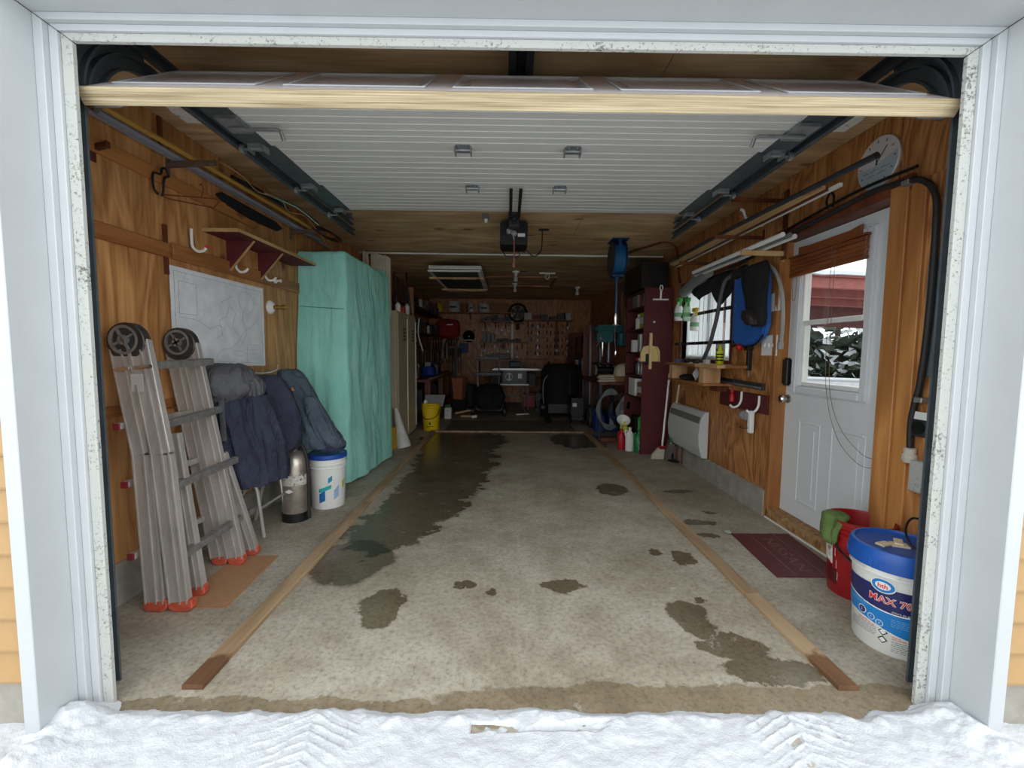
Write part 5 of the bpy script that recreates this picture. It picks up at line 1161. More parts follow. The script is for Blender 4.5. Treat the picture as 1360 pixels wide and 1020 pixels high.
for a, b_ in ((1.74, 1.80), (1.675, 1.73)): B().grid(lambda u, v, a=a, b_=b_: (W-.004-.012*v*u, a+(b_-a)*u, 1.64-.13*v), 4, 4, .001).build('note', M_wht, t)
t = thing('red_toggle', 'red knob with a string hanging under the blue sled board', 'pull cord', (1.80, 2.04, 1.25)); B().lathe(sph(0, .028), (1.79, 2.05, 1.252), 12).build('knob', M_red, t, smooth=True); B().tube([(1.79, 2.05, 1.23), (1.82, 2.14, 1.05), (1.825, 2.20, .90)], .002, 5).build('string', M_frame, t)
t = thing('bar_clamp', 'dark clamp with a pale tip hanging below the black jacket', 'clamp', (1.84, 2.03, 1.15)); B().box(1.845, W-.002, 2.01, 2.045, 1.07, 1.26).box(1.83, W-.002, 1.995, 2.06, 1.23, 1.26).build('clamp_bar', M_black, t, bevel=.004); B().tube([(1.86, 2.025, 1.07), (1.86, 2.02, 1.02)], .006, 6).build('tip', M_galv, t)
t = thing('tool_bar', 'dark magnetic tool strip on the right wall above the burgundy board', 'tool bar', (W, 2.15, .96)); B().beam((W-.012, 2.52, .965), (W-.012, 1.82, .955), .02, .05, (0, 0, 1)).build('strip', M_greyd, t, bevel=.002); B().beam((W-.0235, 2.5, .955), (W-.0235, 1.84, .945), .004, .014).build('edge', M_galv, t)
t = thing('hook_board', 'burgundy board with white hooks on the right wall left of the door', 'hook board', (W, 2.05, .82)); B().beam((W-.011, 2.47, .82), (W-.011, 1.75, .825), .02, .14).build('board', M_burg, t, bevel=.002)
t = thing('red_capsule', 'small red bottle hanging on the string in front of the burgundy board', 'bottle', (1.82, 2.2, .87)); B().lathe([(.012, 0), (.022, .006), (.022, .06), (.01, .075), (.016, .085), (.016, .1)], (1.83, 2.2, .80), 12).build('bottle_body', M_red, t, smooth=True)
def jhook(y, z, lab):
    t = thing('utility_hook', lab, 'hook', (1.855, y, z)); B().tube(curve_pts([(1.855, y, z), (1.852, y, z-.07), (1.835, y+.01, z-.115), (1.80, y+.02, z-.13), (1.775, y+.025, z-.11)], 6), .009, 8).build('hook_arm', M_wht, t, smooth=True); return t
jhook(2.10, .895, 'white J-shaped hook on the burgundy board under the red bottle'); jhook(1.85, .885, 'white J-shaped hook on the burgundy board nearest the door')
t = thing('glue_gun', 'grey and white hand tool hanging from the hook nearest the door', 'tool', (1.80, 1.87, .7)); B().box(1.79, 1.825, 1.845, 1.885, .60, .77).build('tool_body', M_wht, t, bevel=.005); B().lathe([(.03, -.02), (.034, 0), (.03, .02)], (1.765, 1.90, .735), 12, RY).box(1.76, 1.79, 1.87, 1.92, .70, .76).build('head', M_grey, t, bevel=.003); B().tube([(1.80, 1.87, .64), (1.76, 1.89, .63), (1.75, 1.92, .64)], .004, 5).build('trigger', M_black, t)

# burgundy shelving unit with its goods
ORD = ('first', 'second', 'third', 'fourth', 'fifth', 'sixth', 'seventh', 'eighth', 'ninth', 'tenth', 'eleventh', 'twelfth', 'thirteenth', 'fourteenth', 'fifteenth', 'sixteenth', 'seventeenth')
bs_ = thing('bookshelf', 'tall burgundy shelving unit standing out from the right wall', 'shelf unit', (1.7, 4.05, 0))
B().box(1.53, 1.865, 3.68, 3.702, .0, 1.955).build('side_panel', M_burg, bs_, bevel=.002); B().box(1.53, 1.865, 4.42, 4.442, 0, 1.955).build('side_panel', M_burg, bs_, bevel=.002)
B().box(1.85, 1.865, 3.702, 4.42, 0, 1.955).build('back_panel', M_burg, bs_)
SZ = (.10, .66, .925, 1.21, 1.49, 1.755, 1.935)
for z in SZ: B().box(1.535, 1.85, 3.702, 4.42, z-.018, z).build('shelf_board', M_burg, bs_)
def canister(name, lab, cat, x, y, z, r, h, m, neck=True, group=None, lid=None):
    t = thing(name, lab, cat, (x, y, z), group)
    B().lathe([(r*.94, 0), (r, .004), (r, h*.78), (r*.55, h*.9), (r*.42, h*.92), (r*.42, h)] if neck else [(r*.97, 0), (r, .004), (r, h-.004), (r*.96, h)], (x, y, z), 16).build('body', m, t, smooth=True)
    if lid: B().lathe([(r*.48, 0), (r*.48, .03), (r*.4, .034)] if neck else [(r*1.03, -.012), (r*1.03, .006), (r*.95, .008)], (x, y, z+h-.012), 16).build('cap', lid, t, smooth=True)
    return t
def carton(name, lab, cat, x0, x1, y0, y1, z, h, m, group=None, mark=None):
    t = thing(name, lab, cat, ((x0+x1)/2, (y0+y1)/2, z), group)
    B().box(x0, x1, y0, y1, z+.0005, z+h).build('body', m, t, bevel=min(.004, h*.1))
    if mark: B().box(x0+.1*(x1-x0), x1-.1*(x1-x0), y0-.001, y0, z+h*.3, z+h*.7).box(x0-.001, x0, y0+.1*(y1-y0), y1-.1*(y1-y0), z+h*.3, z+h*.7).build('label', mark, t)
    return t
M_tin = mat('bare tin', S(170, 170, 168), .35, .7); M_brownc = mat('brown card', S(150, 104, 64), .8); M_cream = mat('cream plastic', S(214, 204, 176), .5)
M_bluec = mat('dull blue', S(40, 62, 120), .5); M_greenc = mat('dull green', S(36, 110, 66), .5)
carton('framed_card', 'framed grey card on the top shelf of the burgundy unit', 'box', 1.56, 1.60, 4.05, 4.28, 1.755, .16, M_grey)
carton('red_book', 'red spined book on the top shelf of the burgundy unit', 'book', 1.56, 1.72, 3.92, 3.96, 1.755, .15, M_red); carton('green_book', 'green spined book on the top shelf of the burgundy unit', 'book', 1.56, 1.72, 3.84, 3.89, 1.755, .16, M_greenc)
carton('white_book', 'white spined book nearest the end panel on the top shelf of the burgundy unit', 'book', 1.56, 1.72, 3.76, 3.81, 1.755, .15, M_wht)
canister('white_bottle', 'white bottle on the second shelf of the burgundy unit', 'bottle', 1.60, 4.10, 1.49, .045, .17, M_wht, lid=M_wht)
carton('green_packet', 'yellow green packet on the second shelf of the burgundy unit', 'packet', 1.56, 1.68, 3.78, 3.95, 1.49, .19, mat('yellow green packet', S(160, 180, 50), .5), mark=M_wht)
canister('white_tub', 'white tub with grey print on the third shelf of the burgundy unit', 'tub', 1.60, 4.18, 1.21, .07, .15, M_wht, neck=False)
for i, y in enumerate((3.98, 3.90, 3.82, 3.75)): carton('white_binder', 'thin binder, %s from the white tub on the third burgundy shelf' % ORD[i], 'binder', 1.56, 1.74, y, y+.03, 1.21, .22, M_wht if i % 2 else M_grey, 'binders on the third burgundy shelf')
for i, y in enumerate((4.12, 4.0, 3.88, 3.77)): canister('spray_can', '%s spray can, %s from the back on the fourth burgundy shelf' % ('silver' if i else 'black', ORD[i]), 'spray can', 1.59, y, .925, .036, .19, M_tin if i else M_black, group='spray cans on the fourth burgundy shelf', lid=M_red if i == 0 else M_wht)
carton('white_carton', 'white cardboard box on the fifth shelf of the burgundy unit', 'box', 1.545, 1.75, 4.02, 4.30, .66, .22, M_wht); carton('brown_carton', 'brown cardboard box beside the white one on the fifth burgundy shelf', 'box', 1.56, 1.75, 3.74, 3.98, .66, .18, M_brownc, mark=M_wht)
canister('black_bucket', 'black bucket at the bottom of the burgundy unit', 'bucket', 1.66, 4.12, .10, .12, .30, M_black, neck=False)
canister('green_bottle', 'green bottle with a bright cap at the bottom of the burgundy unit', 'bottle', 1.60, 3.82, .10, .06, .38, M_grn, lid=M_grn)
carton('black_speaker', 'large black box lying on top of the burgundy unit', 'speaker', 1.50, 1.82, 3.74, 4.45, 1.955, .30, M_black)
sq = thing('squeegee', 'white T-shaped squeegee hanging on the side of the burgundy unit', 'squeegee', (1.71, 3.66, 1.85))
B().beam((1.62, 3.665, 1.815), (1.80, 3.665, 1.815), .02, .018, (0, 0, 1)).build('blade', M_wht, sq, bevel=.003); B().tube(curve_pts([(1.71, 3.665, 1.82), (1.71, 3.66, 1.87), (1.71, 3.655, 1.92)]), [.012]*16+[.009], 8).tube([(1.71+.016*math.cos(a), 3.655, 1.945+.03*math.sin(a)) for a in [k*2*PI/16 for k in range(16)]], .006, 6, True).build('handle', M_wht, sq, smooth=True)
dp = thing('dustpan', 'beige plastic dustpan hanging on the side of the burgundy unit', 'dustpan', (1.60, 3.64, 1.2))
B().prism([(1.50, 1.10), (1.505, 1.22), (1.535, 1.275), (1.60, 1.29), (1.67, 1.275), (1.70, 1.22), (1.705, 1.10)], .012, frame_m((0, 3.672, 0), (1, 0, 0), (0, 0, 1), (0, -1, 0))).build('pan', mat('beige plastic', S(222, 196, 136), .5), dp, bevel=.003)
B().prism([(1.50, 1.10), (1.51, 1.22), (1.54, 1.275), (1.525, 1.275), (1.495, 1.22), (1.49, 1.10)], .04, frame_m((0, 3.672, 0), (1, 0, 0), (0, 0, 1), (0, -1, 0))).prism([(1.70, 1.10), (1.695, 1.22), (1.665, 1.275), (1.68, 1.275), (1.71, 1.22), (1.715, 1.10)], .04, frame_m((0, 3.672, 0), (1, 0, 0), (0, 0, 1), (0, -1, 0))).build('pan_sides', MATS['beige plastic'], dp)
B().box(1.590, 1.625, 3.64, 3.67, 1.01, 1.43).build('handle', MATS['beige plastic'], dp, bevel=.006); B().box(1.555, 1.59, 3.645, 3.662, 1.06, 1.19).build('brush', M_black, dp, bevel=.004)
t = thing('small_latch', 'small steel latch on the side of the burgundy unit', 'latch', (1.64, 3.67, 1.6)); B().box(1.61, 1.67, 3.672, 3.6805, 1.54, 1.575).build('latch_plate', M_frame, t); B().lathe([(.012, 0), (.012, .01)], (1.645, 3.672, 1.558), 10, Matrix.Rotation(PI/2, 3, 'X')).build('latch_knob', M_wht, t)

# floor goods by the shelving
def jug(lab, x, y, r, h, m, cap, nm='jug'):
    t = thing(nm, lab, 'jug', (x, y, 0))
    B().lathe([(r*.92, .001), (r, .01), (r, h*.66), (r*.85, h*.78), (r*.4, h*.90), (r*.32, h*.93), (r*.32, h)], (x, y, 0), 18, sy=.7).build('body', m, t, smooth=True)
    B().lathe([(r*.38, 0), (r*.38, .025), (r*.3, .028)], (x, y, h-.006), 12).build('cap', cap, t, smooth=True); B().tube(curve_pts([(x-r*.3, y, h*.9), (x-r*.9, y, h*.93), (x-r*.95, y, h*.68)]), r*.16, 8).build('handle', m, t, smooth=True); return t
jug('squat red canister on the floor before the burgundy unit', 1.37, 3.92, .045, .24, M_red, M_red); jug('white jug between the red canister and the green jug', 1.455, 3.86, .055, .27, M_wht, M_wht)
gj = jug('green jug with a white label beside the burgundy unit', 1.545, 3.78, .062, .25, mat('green plastic', S(24, 122, 66), .4), M_greenc); B().box(1.53, 1.58, 3.732, 3.736, .04, .15).build('label', mat('pale label', S(170, 196, 178), .5), gj)
jug('yellow capped clear jug behind the white jug', 1.45, 4.05, .06, .31, mat('yellow plastic jug', S(206, 200, 60), .4), M_yel)
t = thing('white_funnel', 'white funnel lying over the jugs', 'funnel', (1.44, 4.2, .25)); B().lathe([(.012, 0), (.014, .06), (.08, .16), (.085, .17), (.08, .168), (.012, .065)], (1.41, 4.12, .24), 18, Matrix.Rotation(.8, 3, 'X')).build('cone', M_wht, t, smooth=True)
def broom(lab, nm, p0, p1, m, head, mh, tipm=None):
    t = thing(nm, lab, nm.split('_')[-1], p1); B().tube([p0, p1], .0115, 8).build('handle', m, t, smooth=True); head(t, mh); return t
br = broom('push broom with a white pole and straw bristles leaning beside the burgundy unit', 'white_broom', (1.80, 3.55, .97), (1.715, 3.47, .13), M_wht, lambda t, m: B().loft([[Vector((x, 3.46+dy, z)) for x, dy in ((x0, -.02), (x1, -.02), (x1, .02), (x0, .02))] for x0, x1, z in ((1.66, 1.76, .13), (1.64, 1.775, .10), (1.60, 1.80, .055), (1.585, 1.81, .002))]).build('bristles', m, t), mat('straw bristles', S(190, 180, 160), .9, var=.3, scale=60, stretch=(6, 6, .3), bump=.4))
B().box(1.67, 1.755, 3.44, 3.48, .11, .15).build('red_collar', M_red, br, bevel=.006)
b2 = broom('broom with a pale wooden pole and grey bristles leaning under the bench', 'grey_broom', (1.865, 3.42, .85), (1.785, 3.40, .17), M_cream, lambda t, m: B().loft([[Vector((x, 3.40+dy, z)) for x, dy in ((x0, -.03), (x1, -.03), (x1, .03), (x0, .03))] for x0, x1, z in ((1.755, 1.815, .19), (1.735, 1.835, .14), (1.725, 1.845, .004))]).build('bristles', m, t), mat('grey bristles', S(96, 90, 84), .9, var=.4, scale=60, stretch=(6, 6, .3), bump=.4))
B().lathe([(.015, 0), (.017, .04), (.013, .06)], (1.79, 3.40, .20), 10).build('green_collar', M_greenc, b2)
for i, (p0, p1) in enumerate([((1.84, 3.62, .78), (1.76, 3.60, .005)), ((1.868, 3.35, .72), (1.84, 3.36, .005)), ((1.865, 3.28, .80), (1.845, 3.22, .005))]):
    long_tube('wooden_stick', ('brown stick leaning between the brooms and the burgundy unit', 'thin brown stick leaning just right of the grey broom', 'rightmost brown stick leaning beside the heater')[i], 'stick', [p0, p1], .012, M_copper)
t = thing('black_shovel', 'black dustpan shovel on the floor beside the grey broom', 'shovel', (1.80, 3.32, 0)); B().prism([(1.74, 3.36), (1.80, 3.26), (1.845, 3.28), (1.83, 3.38)], .02, frame_m((0, 0, .001), (1, 0, 0), (0, 1, 0), (0, 0, 1))).tube([(1.79, 3.34, .03), (1.84, 3.5, .25)], .012, 8).build('scoop', M_black, t, bevel=.003)

# ---------------------------------------------------------------- ceiling
long_tube('curtain_rod', 'thin white rod running wall to wall under the ceiling', 'rod', [(-1.87, 4.03, 2.388), (0, 4.07, 2.389), (1.87, 4.10, 2.39)], .011, M_wht)
for s, lab in ((-1, 'dented white block on the ceiling above the left track'), (1, 'scratched white block on the ceiling above the right track')):
    t = thing('ceiling_block', lab, 'block', (s*1.70, .9, H)); B().box(s*1.635-.10, s*1.635+.10, .84, .985, H-.035, H-.0005).build('block', speckle('chipped white board', S(244, 244, 240), S(150, 144, 134), 40, .78), t, bevel=.012, seg=2)
sc_ = thing('window_screens', 'stack of white framed window screens slung under the ceiling on two wooden slats', 'window screen', (-.76, 5.4, 2.3))
for i, (dx, dy, z) in enumerate([(0, 0, 2.24), (.02, -.03, 2.27), (.01, .02, 2.30)]):
    ringb = B(); x0, x1, y0, y1 = -1.11+dx, -.42+dx, 4.42+dy, 6.35+dy
    fr_ = B().box(x0, x1, y0, y0+.04, z, z+.022).box(x0, x1, y1-.04, y1, z, z+.022).box(x0, x0+.04, y0+.04, y1-.04, z, z+.022).box(x1-.04, x1, y0+.04, y1-.04, z, z+.022).build('screen_frame', M_wht, sc_, bevel=.003)
    B().box(x0+.04, x1-.04, y0+.04, y1-.04, z+.009, z+.012).build('mesh', mat('dark insect mesh', S(70, 80, 76), .6), fr_)
for y in (4.85, 6.0): B().box(-1.16, -.40, y, y+.05, 2.212, 2.239).build('slat', M_pine, sc_); B().box(-1.0, -.985, y+.015, y+.03, 2.239, H).box(-.56, -.545, y+.015, y+.03, 2.239, H).build('hanger', M_blackm, sc_)
rl_ = thing('hose_reel', 'blue air hose reel hanging from the ceiling on the right', 'hose reel', (1.13, 3.4, H))
M_rb = mat('reel blue', S(22, 60, 104), .45, var=.1); M_hb = mat('blue hose', S(28, 96, 146), .45)
B().box(1.05, 1.23, 3.28, 3.52, H-.012, H).box(1.12, 1.15, 3.30, 3.34, 2.28, H-.01).box(1.12, 1.15, 3.46, 3.50, 2.28, H-.01).build('mount_plate', M_rb, rl_, bevel=.002)
for x in (1.065, 1.20): B().lathe([(.175, -.004), (.18, 0), (.175, .004)], (x, 3.40, 2.21), 30, RX).build('flange', M_greyd if x < 1.1 else M_rb, rl_, smooth=True)
cq = B()
for i in range(7): cq.tube([(1.082+.017*i, 3.40+(.145+.008*(i % 2))*math.cos(a), 2.21+(.145+.008*(i % 2))*math.sin(a)) for a in [k*2*PI/28 for k in range(28)]], .0095, 7, True)
tag(cq.build('wound_hose', M_hb, rl_, smooth=True), kind='stuff')
B().box(1.07, 1.20, 3.34, 3.46, 2.015, 2.04).box(1.11, 1.15, 3.38, 3.42, 1.97, 2.02).build('outlet_guide', M_rb, rl_, bevel=.004)
B().tube(curve_pts([(1.13, 3.40, 2.03), (1.132, 3.40, 1.85), (1.130, 3.40, 1.62)]), .009, 8).build('hanging_hose', M_hb, rl_, smooth=True)
B().tube([(1.13, 3.40, 1.63), (1.13, 3.40, 1.58), (1.132, 3.40, 1.50)], [.014, .018, .010], 8).box(1.10, 1.16, 3.39, 3.41, 1.495, 1.51).build('coupler', M_chrome, rl_, smooth=True)
t = thing('air_nozzle', 'small brass nozzle on a thin cord hanging below the blue reel', 'nozzle', (1.13, 3.4, 1.3)); B().tube(curve_pts([(1.131, 3.40, 1.497), (1.125, 3.40, 1.38), (1.14, 3.40, 1.22)]), .004, 5).lathe([(.008, 0), (.012, .02), (.008, .05)], (1.14, 3.40, 1.17), 8).build('nozzle', M_chrome, t, smooth=True)
t = thing('brown_hose', 'red-brown rubber hose looping from the ceiling down the right wall', 'hose', (1.6, 3.7, 2.3)); B().tube(curve_pts([(1.38, 3.95, 2.395), (1.50, 3.60, 2.385), (1.62, 3.40, 2.39), (1.76, 3.42, 2.36), (1.85, 3.55, 2.25), (1.86, 3.55, 2.1), (1.862, 3.50, 1.98)]), .012, 8).build('hose_run', M_copper, t, smooth=True)
for i, (x, y, lab) in enumerate([(.065, 5.3, 'bare bulb in a white ceiling socket in mid garage'), (.07, 6.5, 'second bare bulb farther back on the ceiling'), (1.24, 6.85, 'bulb in a ceiling socket at the far right')]):
    t = thing('ceiling_bulb', lab, 'lamp', (x, y, H)); B().lathe([(.055, 0), (.05, -.02), (.025, -.035), (.025, -.06)], (x, y, H), 16).build('socket', M_wht, t, smooth=True); B().lathe([(.014, -.06), (.03, -.10), (.036, -.125), (.028, -.15), (.001, -.16)], (x, y, H), 14).build('bulb', mat('unlit bulb glass', S(210, 206, 196), .2), t, smooth=True)
t = thing('ceiling_hook', 'white hook bar screwed to the ceiling right of the bulb', 'hook', (.55, 5.4, H)); B().box(.43, .67, 5.38, 5.42, H-.02, H).tube([(.55+.03*math.cos(a), 5.4, H-.055+.04*math.sin(a)) for a in [k*2*PI/14 for k in range(14)]], .008, 6, True).build('hook_bar', M_wht, t)
t = thing('ceiling_tab', 'small grey bracket tab on the ceiling left of the opener', 'bracket', (-.255, 2.65, H)); B().box(-.285, -.225, 2.52, 2.72, H-.006, H).build('tab', M_grey, t, bevel=.002); B().lathe([(.02, 0), (.012, -.03)], (-.255, 2.68, H-.006), 10).build('stud', M_wht, t)
t = thing('attic_hatch', 'thin wooden hatch frame on the ceiling behind the bulbs', 'hatch', (.3, 6.2, H)); B().box(-.45, .75, 5.75, 5.80, H-.018, H).box(-.45, .75, 6.75, 6.8, H-.018, H).box(-.45, -.40, 5.8, 6.75, H-.018, H).box(.70, .75, 5.8, 6.75, H-.018, H).build('hatch_frame', M_batten, t)
# ---------------------------------------------------------------- left rear: locker, pails, bench
ROWS = ('top', 'second', 'middle', 'fourth', 'lowest')
lk = thing('metal_locker', 'tall beige metal locker with a vented door behind the teal cover', 'locker', (-1.62, 4.6, 0))
M_beige = mat('beige painted steel', S(188, 176, 146), .5, var=.06)
B().box(-1.87, -1.43, 4.06, 5.15, .02, 1.70).build('locker_body', M_beige, lk, bevel=.006)
for y0, y1 in ((4.09, 4.60), (4.62, 5.12)):
    d = B().box(-1.43, -1.418, y0, y1, .06, 1.67).build('locker_door', M_beige, lk, bevel=.004)
    B().box(-1.418, -1.405, y1-.035, y1-.01, .10, 1.62).build('door_lip', mat('cream steel edge', S(214, 204, 176), .4), d)
    v = B()
    for r_ in range(4):
        for c_ in range(3): v.box(-1.4185, -1.416, y1-.26+.05*c_, y1-.225+.05*c_, 1.33+.045*r_, 1.36+.045*r_)
    tag(v.build('vent_slots', M_greyd, d), kind='stuff')
B().box(-1.87, -1.44, 4.08, 5.13, 0, .02).build('plinth', M_greyd, lk)
cn = thing('paper_cone', 'large pale paper cone standing on the floor beside the locker', 'cone', (-1.32, 3.92, 0))
B().lathe([(.088, .001), (.084, .05), (.066, .17), (.046, .32), (.026, .49), (.0, .49)], (0, 0, 0), 20, Matrix.Rotation(-.20, 3, 'Y')).build('cone', mat('dirty white paper', S(206, 204, 198), .7, var=.12), cn, smooth=True, local=True)
cn.children[0].location = (0, 0, .017)
t = thing('yellow_can', 'mustard yellow can half hidden behind the teal cover', 'can', (-1.47, 3.9, 0)); B().lathe([(.09, .001), (.095, .01), (.095, .26), (.085, .27)], (-1.49, 3.88, 0), 20).build('can_body', mat('mustard yellow', S(190, 150, 40), .5), t, smooth=True)
yp = thing('yellow_pail', 'bright yellow pail with black print at the end of the left guide board', 'pail', (-1.205, 5.19, 0))
yc0 = (-1.205, 5.19, 0); ry = lambda z: .118+.02*z/.42
pail(yp, yc0, .118, .139, .415, mat('bright yellow plastic', S(236, 200, 30), .4, var=.05), ribs=3)
B().tube(curve_pts([(-1.075, 5.16, .33), (-1.09, 5.07, .25), (-1.17, 5.045, .195), (-1.27, 5.05, .19), (-1.335, 5.12, .23)]), .006, 6).build('bail_handle', M_black, yp, smooth=True)
YA = lambda d: D2(-76+d)
disc_on_ = lambda a, z, rw, rh: B().add([(yc0[0]+(ry(z)+.001)*math.cos(a), yc0[1]+(ry(z)+.001)*math.sin(a), z)]+wrap([Vector((rw*math.cos(t), rh*math.sin(t), .001)) for t in [i*2*PI/16 for i in range(16)]], yc0, ry, a, z), [(0, 1+i, 1+(i+1) % 16) for i in range(16)])
disc_on_(YA(-14), .115, .013, .02).build('black_emblem', M_black, yp)
q = B()
for i, (a, l) in enumerate([(-42, 8), (-33, 7), (-25, 8), (-16, 6), (-4, 8), (5, 7)]): wrap_quad(q, yc0, ry, YA(a), YA(a+l), .062, .073, .062, .073, 2, .001)
tag(q.build('black_print', M_black, yp), kind='stuff')
t = thing('grey_tray', 'grey plastic tray tilted in the yellow pail', 'tray', (-1.22, 5.2, .4)); B().grid(lambda u, v: (-1.33+.30*u+.03*v, 5.20+.06*v, .36+.17*v), 6, 4, .008).build('tray_body', M_grey, t); B().lathe([(.03, 0), (.03, .09), (.02, .10)], (-1.28, 5.15, .36), 12).build('bottle', M_wht, t, smooth=True)
t = thing('white_jug_box', 'small white jug with a green lid on the floor right of the yellow pail', 'jug', (-1.10, 6.3, 0)); B().box(-1.16, -1.04, 6.24, 6.36, .001, .20).build('body', M_wht, t, bevel=.008); B().box(-1.15, -1.05, 6.25, 6.35, .20, .26).build('lid', M_greenc, t, bevel=.01); B().prism([(-1.115, .165), (-1.085, .165), (-1.10, .15)], .002, frame_m((0, 6.239, 0), (1, 0, 0), (0, 0, 1), (0, -1, 0))).build('mark', M_black, t)
t = thing('wood_block', 'pale wood blocks on the floor at the rear', 'wood scrap', (-.8, 6.5, 0)); B().box(-.90, -.70, 6.5, 6.62, .001, .03).build('block', M_pine, t)
t = thing('plank_scrap', 'brown offcut plank on the floor beside the mower', 'wood scrap', (-.95, 6.6, 0)); B().beam((-1.02, 6.66, .05), (-.66, 6.72, .12), .09, .03).build('plank', M_pine, t); 
t = thing('flower_pot', 'terracotta box leaning on the bench foot behind the mower', 'pot', (-.98, 7.2, 0)); B().lathe([(.12, .25), (.16, .62), (.17, .64), (.17, .68), (.15, .68)], (-1.0, 7.2, 0), 4, Matrix.Rotation(.5, 3, 'Z')).build('pot_body', mat('terracotta', S(170, 104, 72), .8), t); B().box(-1.12, -.88, 7.1, 7.3, 0, .255).build('stand', M_blackm, t)
t = thing('extension_cable', 'black cable lying on the floor from the yellow pail to the cross board', 'cord', (-1, 5.6, 0)); B().tube(curve_pts([(-1.05, 6.2, .008), (-.95, 5.7, .008), (-.80, 5.25, .01), (-.72, 5.12, .012), (-.4, 5.14, .008), (.2, 5.2, .008), (.5, 5.16, .008)]), .007, 6).build('cord_run', M_black, t)
t = thing('floor_mat', 'grey brown carpet strip behind the cross board', 'mat', (-.2, 5.8, 0)); B().box(-1.0, 1.0, 5.12, 6.1, .0005, .006).build('mat_body', mat('grey brown carpet', S(110, 98, 84), .95, var=.2, scale=40), t)
for i, (x, y) in enumerate([(-.66, 6.38), (-.62, 6.42)]): carton('small_white_block', ('white block nearest the mower wheel', 'second white block beside the mower wheel')[i], 'block', x-.03, x+.02, y, y+.04, 0, .045, M_wht)
# mower
mo_ = thing('lawn_mower', 'lawn mower with a big black grass bag and folded silver handle at the rear', 'mower', (-.38, 6.7, 0))
cloth('grass_bag', M_blackm, [(-.38, 6.72, .60, .10, .06), (-.38, 6.68, .56, .20, .12), (-.38, 6.62, .42, .27, .18), (-.38, 6.60, .26, .26, .2), (-.38, 6.62, .14, .20, .18)], mo_, .10, 3, seed=90)
B().box(-.62, -.14, 6.6, 7.2, .10, .22).build('deck', M_greyd, mo_, bevel=.02, seg=2)
for x in (-.68, -.10):
    for y in (6.6, 7.15): B().lathe([(.04, -.025), (.095, -.025), (.10, -.02), (.10, .02), (.095, .025), (.04, .025)], (x, y, .10), 18, RX).build('wheel', M_black, mo_, smooth=True)
B().tube([(-.60, 7.0, .25), (-.62, 6.95, .7), (-.62, 6.9, 1.05), (-.22, 6.9, 1.05), (-.22, 6.95, .7), (-.24, 7.0, .25)], .013, 8).build('handle', M_galv, mo_, smooth=True); B().box(-.66, -.18, 6.88, 6.93, .74, .80).box(-.64, -.20, 6.85, 6.92, 1.04, 1.10).build('control_bar', M_black, mo_, bevel=.006)
# table saw
ts = thing('table_saw', 'silver table saw on a tubular folding stand at the back of the garage', 'table saw', (.14, 7.5, 0))
B().box(-.33, .60, 7.3, 7.95, .83, .865).box(-.36, .63, 7.28, 7.30, .825, .85).build('table_top', mat('saw table silver', S(176, 176, 174), .35, .6), ts, bevel=.004); B().box(-.16, .34, 7.38, 7.9, .55, .83).build('saw_body', M_black, ts, bevel=.01)
B().tube([(-.02+.07*math.cos(a), 7.37, .69+.07*math.sin(a)) for a in [k*2*PI/18 for k in range(18)]], .010, 6, True).box(-.03, 0, 7.36, 7.375, .62, .76).build('hand_wheel', M_wht, ts); B().box(.16, .24, 7.365, 7.38, .66, .76).build('switch', M_wht, ts)
B().box(-.2, .38, 7.36, 7.40, .52, .55).tube([(-.3, 7.4, .30), (.6, 7.4, .30)], .012, 8).tube([(.2, 7.4, .53), (.2, 7.36, .45), (.22, 7.2, .2), (.30, 7.1, .02)], .012, 8).build('stand', M_galv, ts)
for x, y in ((-.18, 7.4), (.36, 7.4), (-.18, 7.9), (.36, 7.9)): B().tube([(x, y, .55), (x, y, .02)], .014, 8).build('leg', M_galv, ts)
B().box(-.02, .22, 7.6, 7.85, .866, 1.0).build('planer_head', M_greyd, ts, bevel=.02)
t = thing('bench_vise', 'grey vise on the floor right of the saw stand', 'vise', (.56, 7.2, 0)); B().box(.49, .63, 7.15, 7.3, .0, .10).box(.51, .61, 7.1, 7.35, .10, .30).box(.50, .62, 7.08, 7.14, .22, .40).build('vise_body', M_greyd, t, bevel=.01); B().tube([(.56, 7.0, .28), (.56, 7.2, .28)], .012, 8).tube([(.50, 7.0, .26), (.62, 7.0, .30)], .007, 6).build('screw', M_chrome, t)
t = thing('white_offcut', 'white strip lying on the floor in front of the saw stand', 'wood scrap', (.25, 6.9, 0)); B().beam((.12, 6.8, .012), (.36, 6.9, .012), .03, .02).build('strip', M_wht, t)
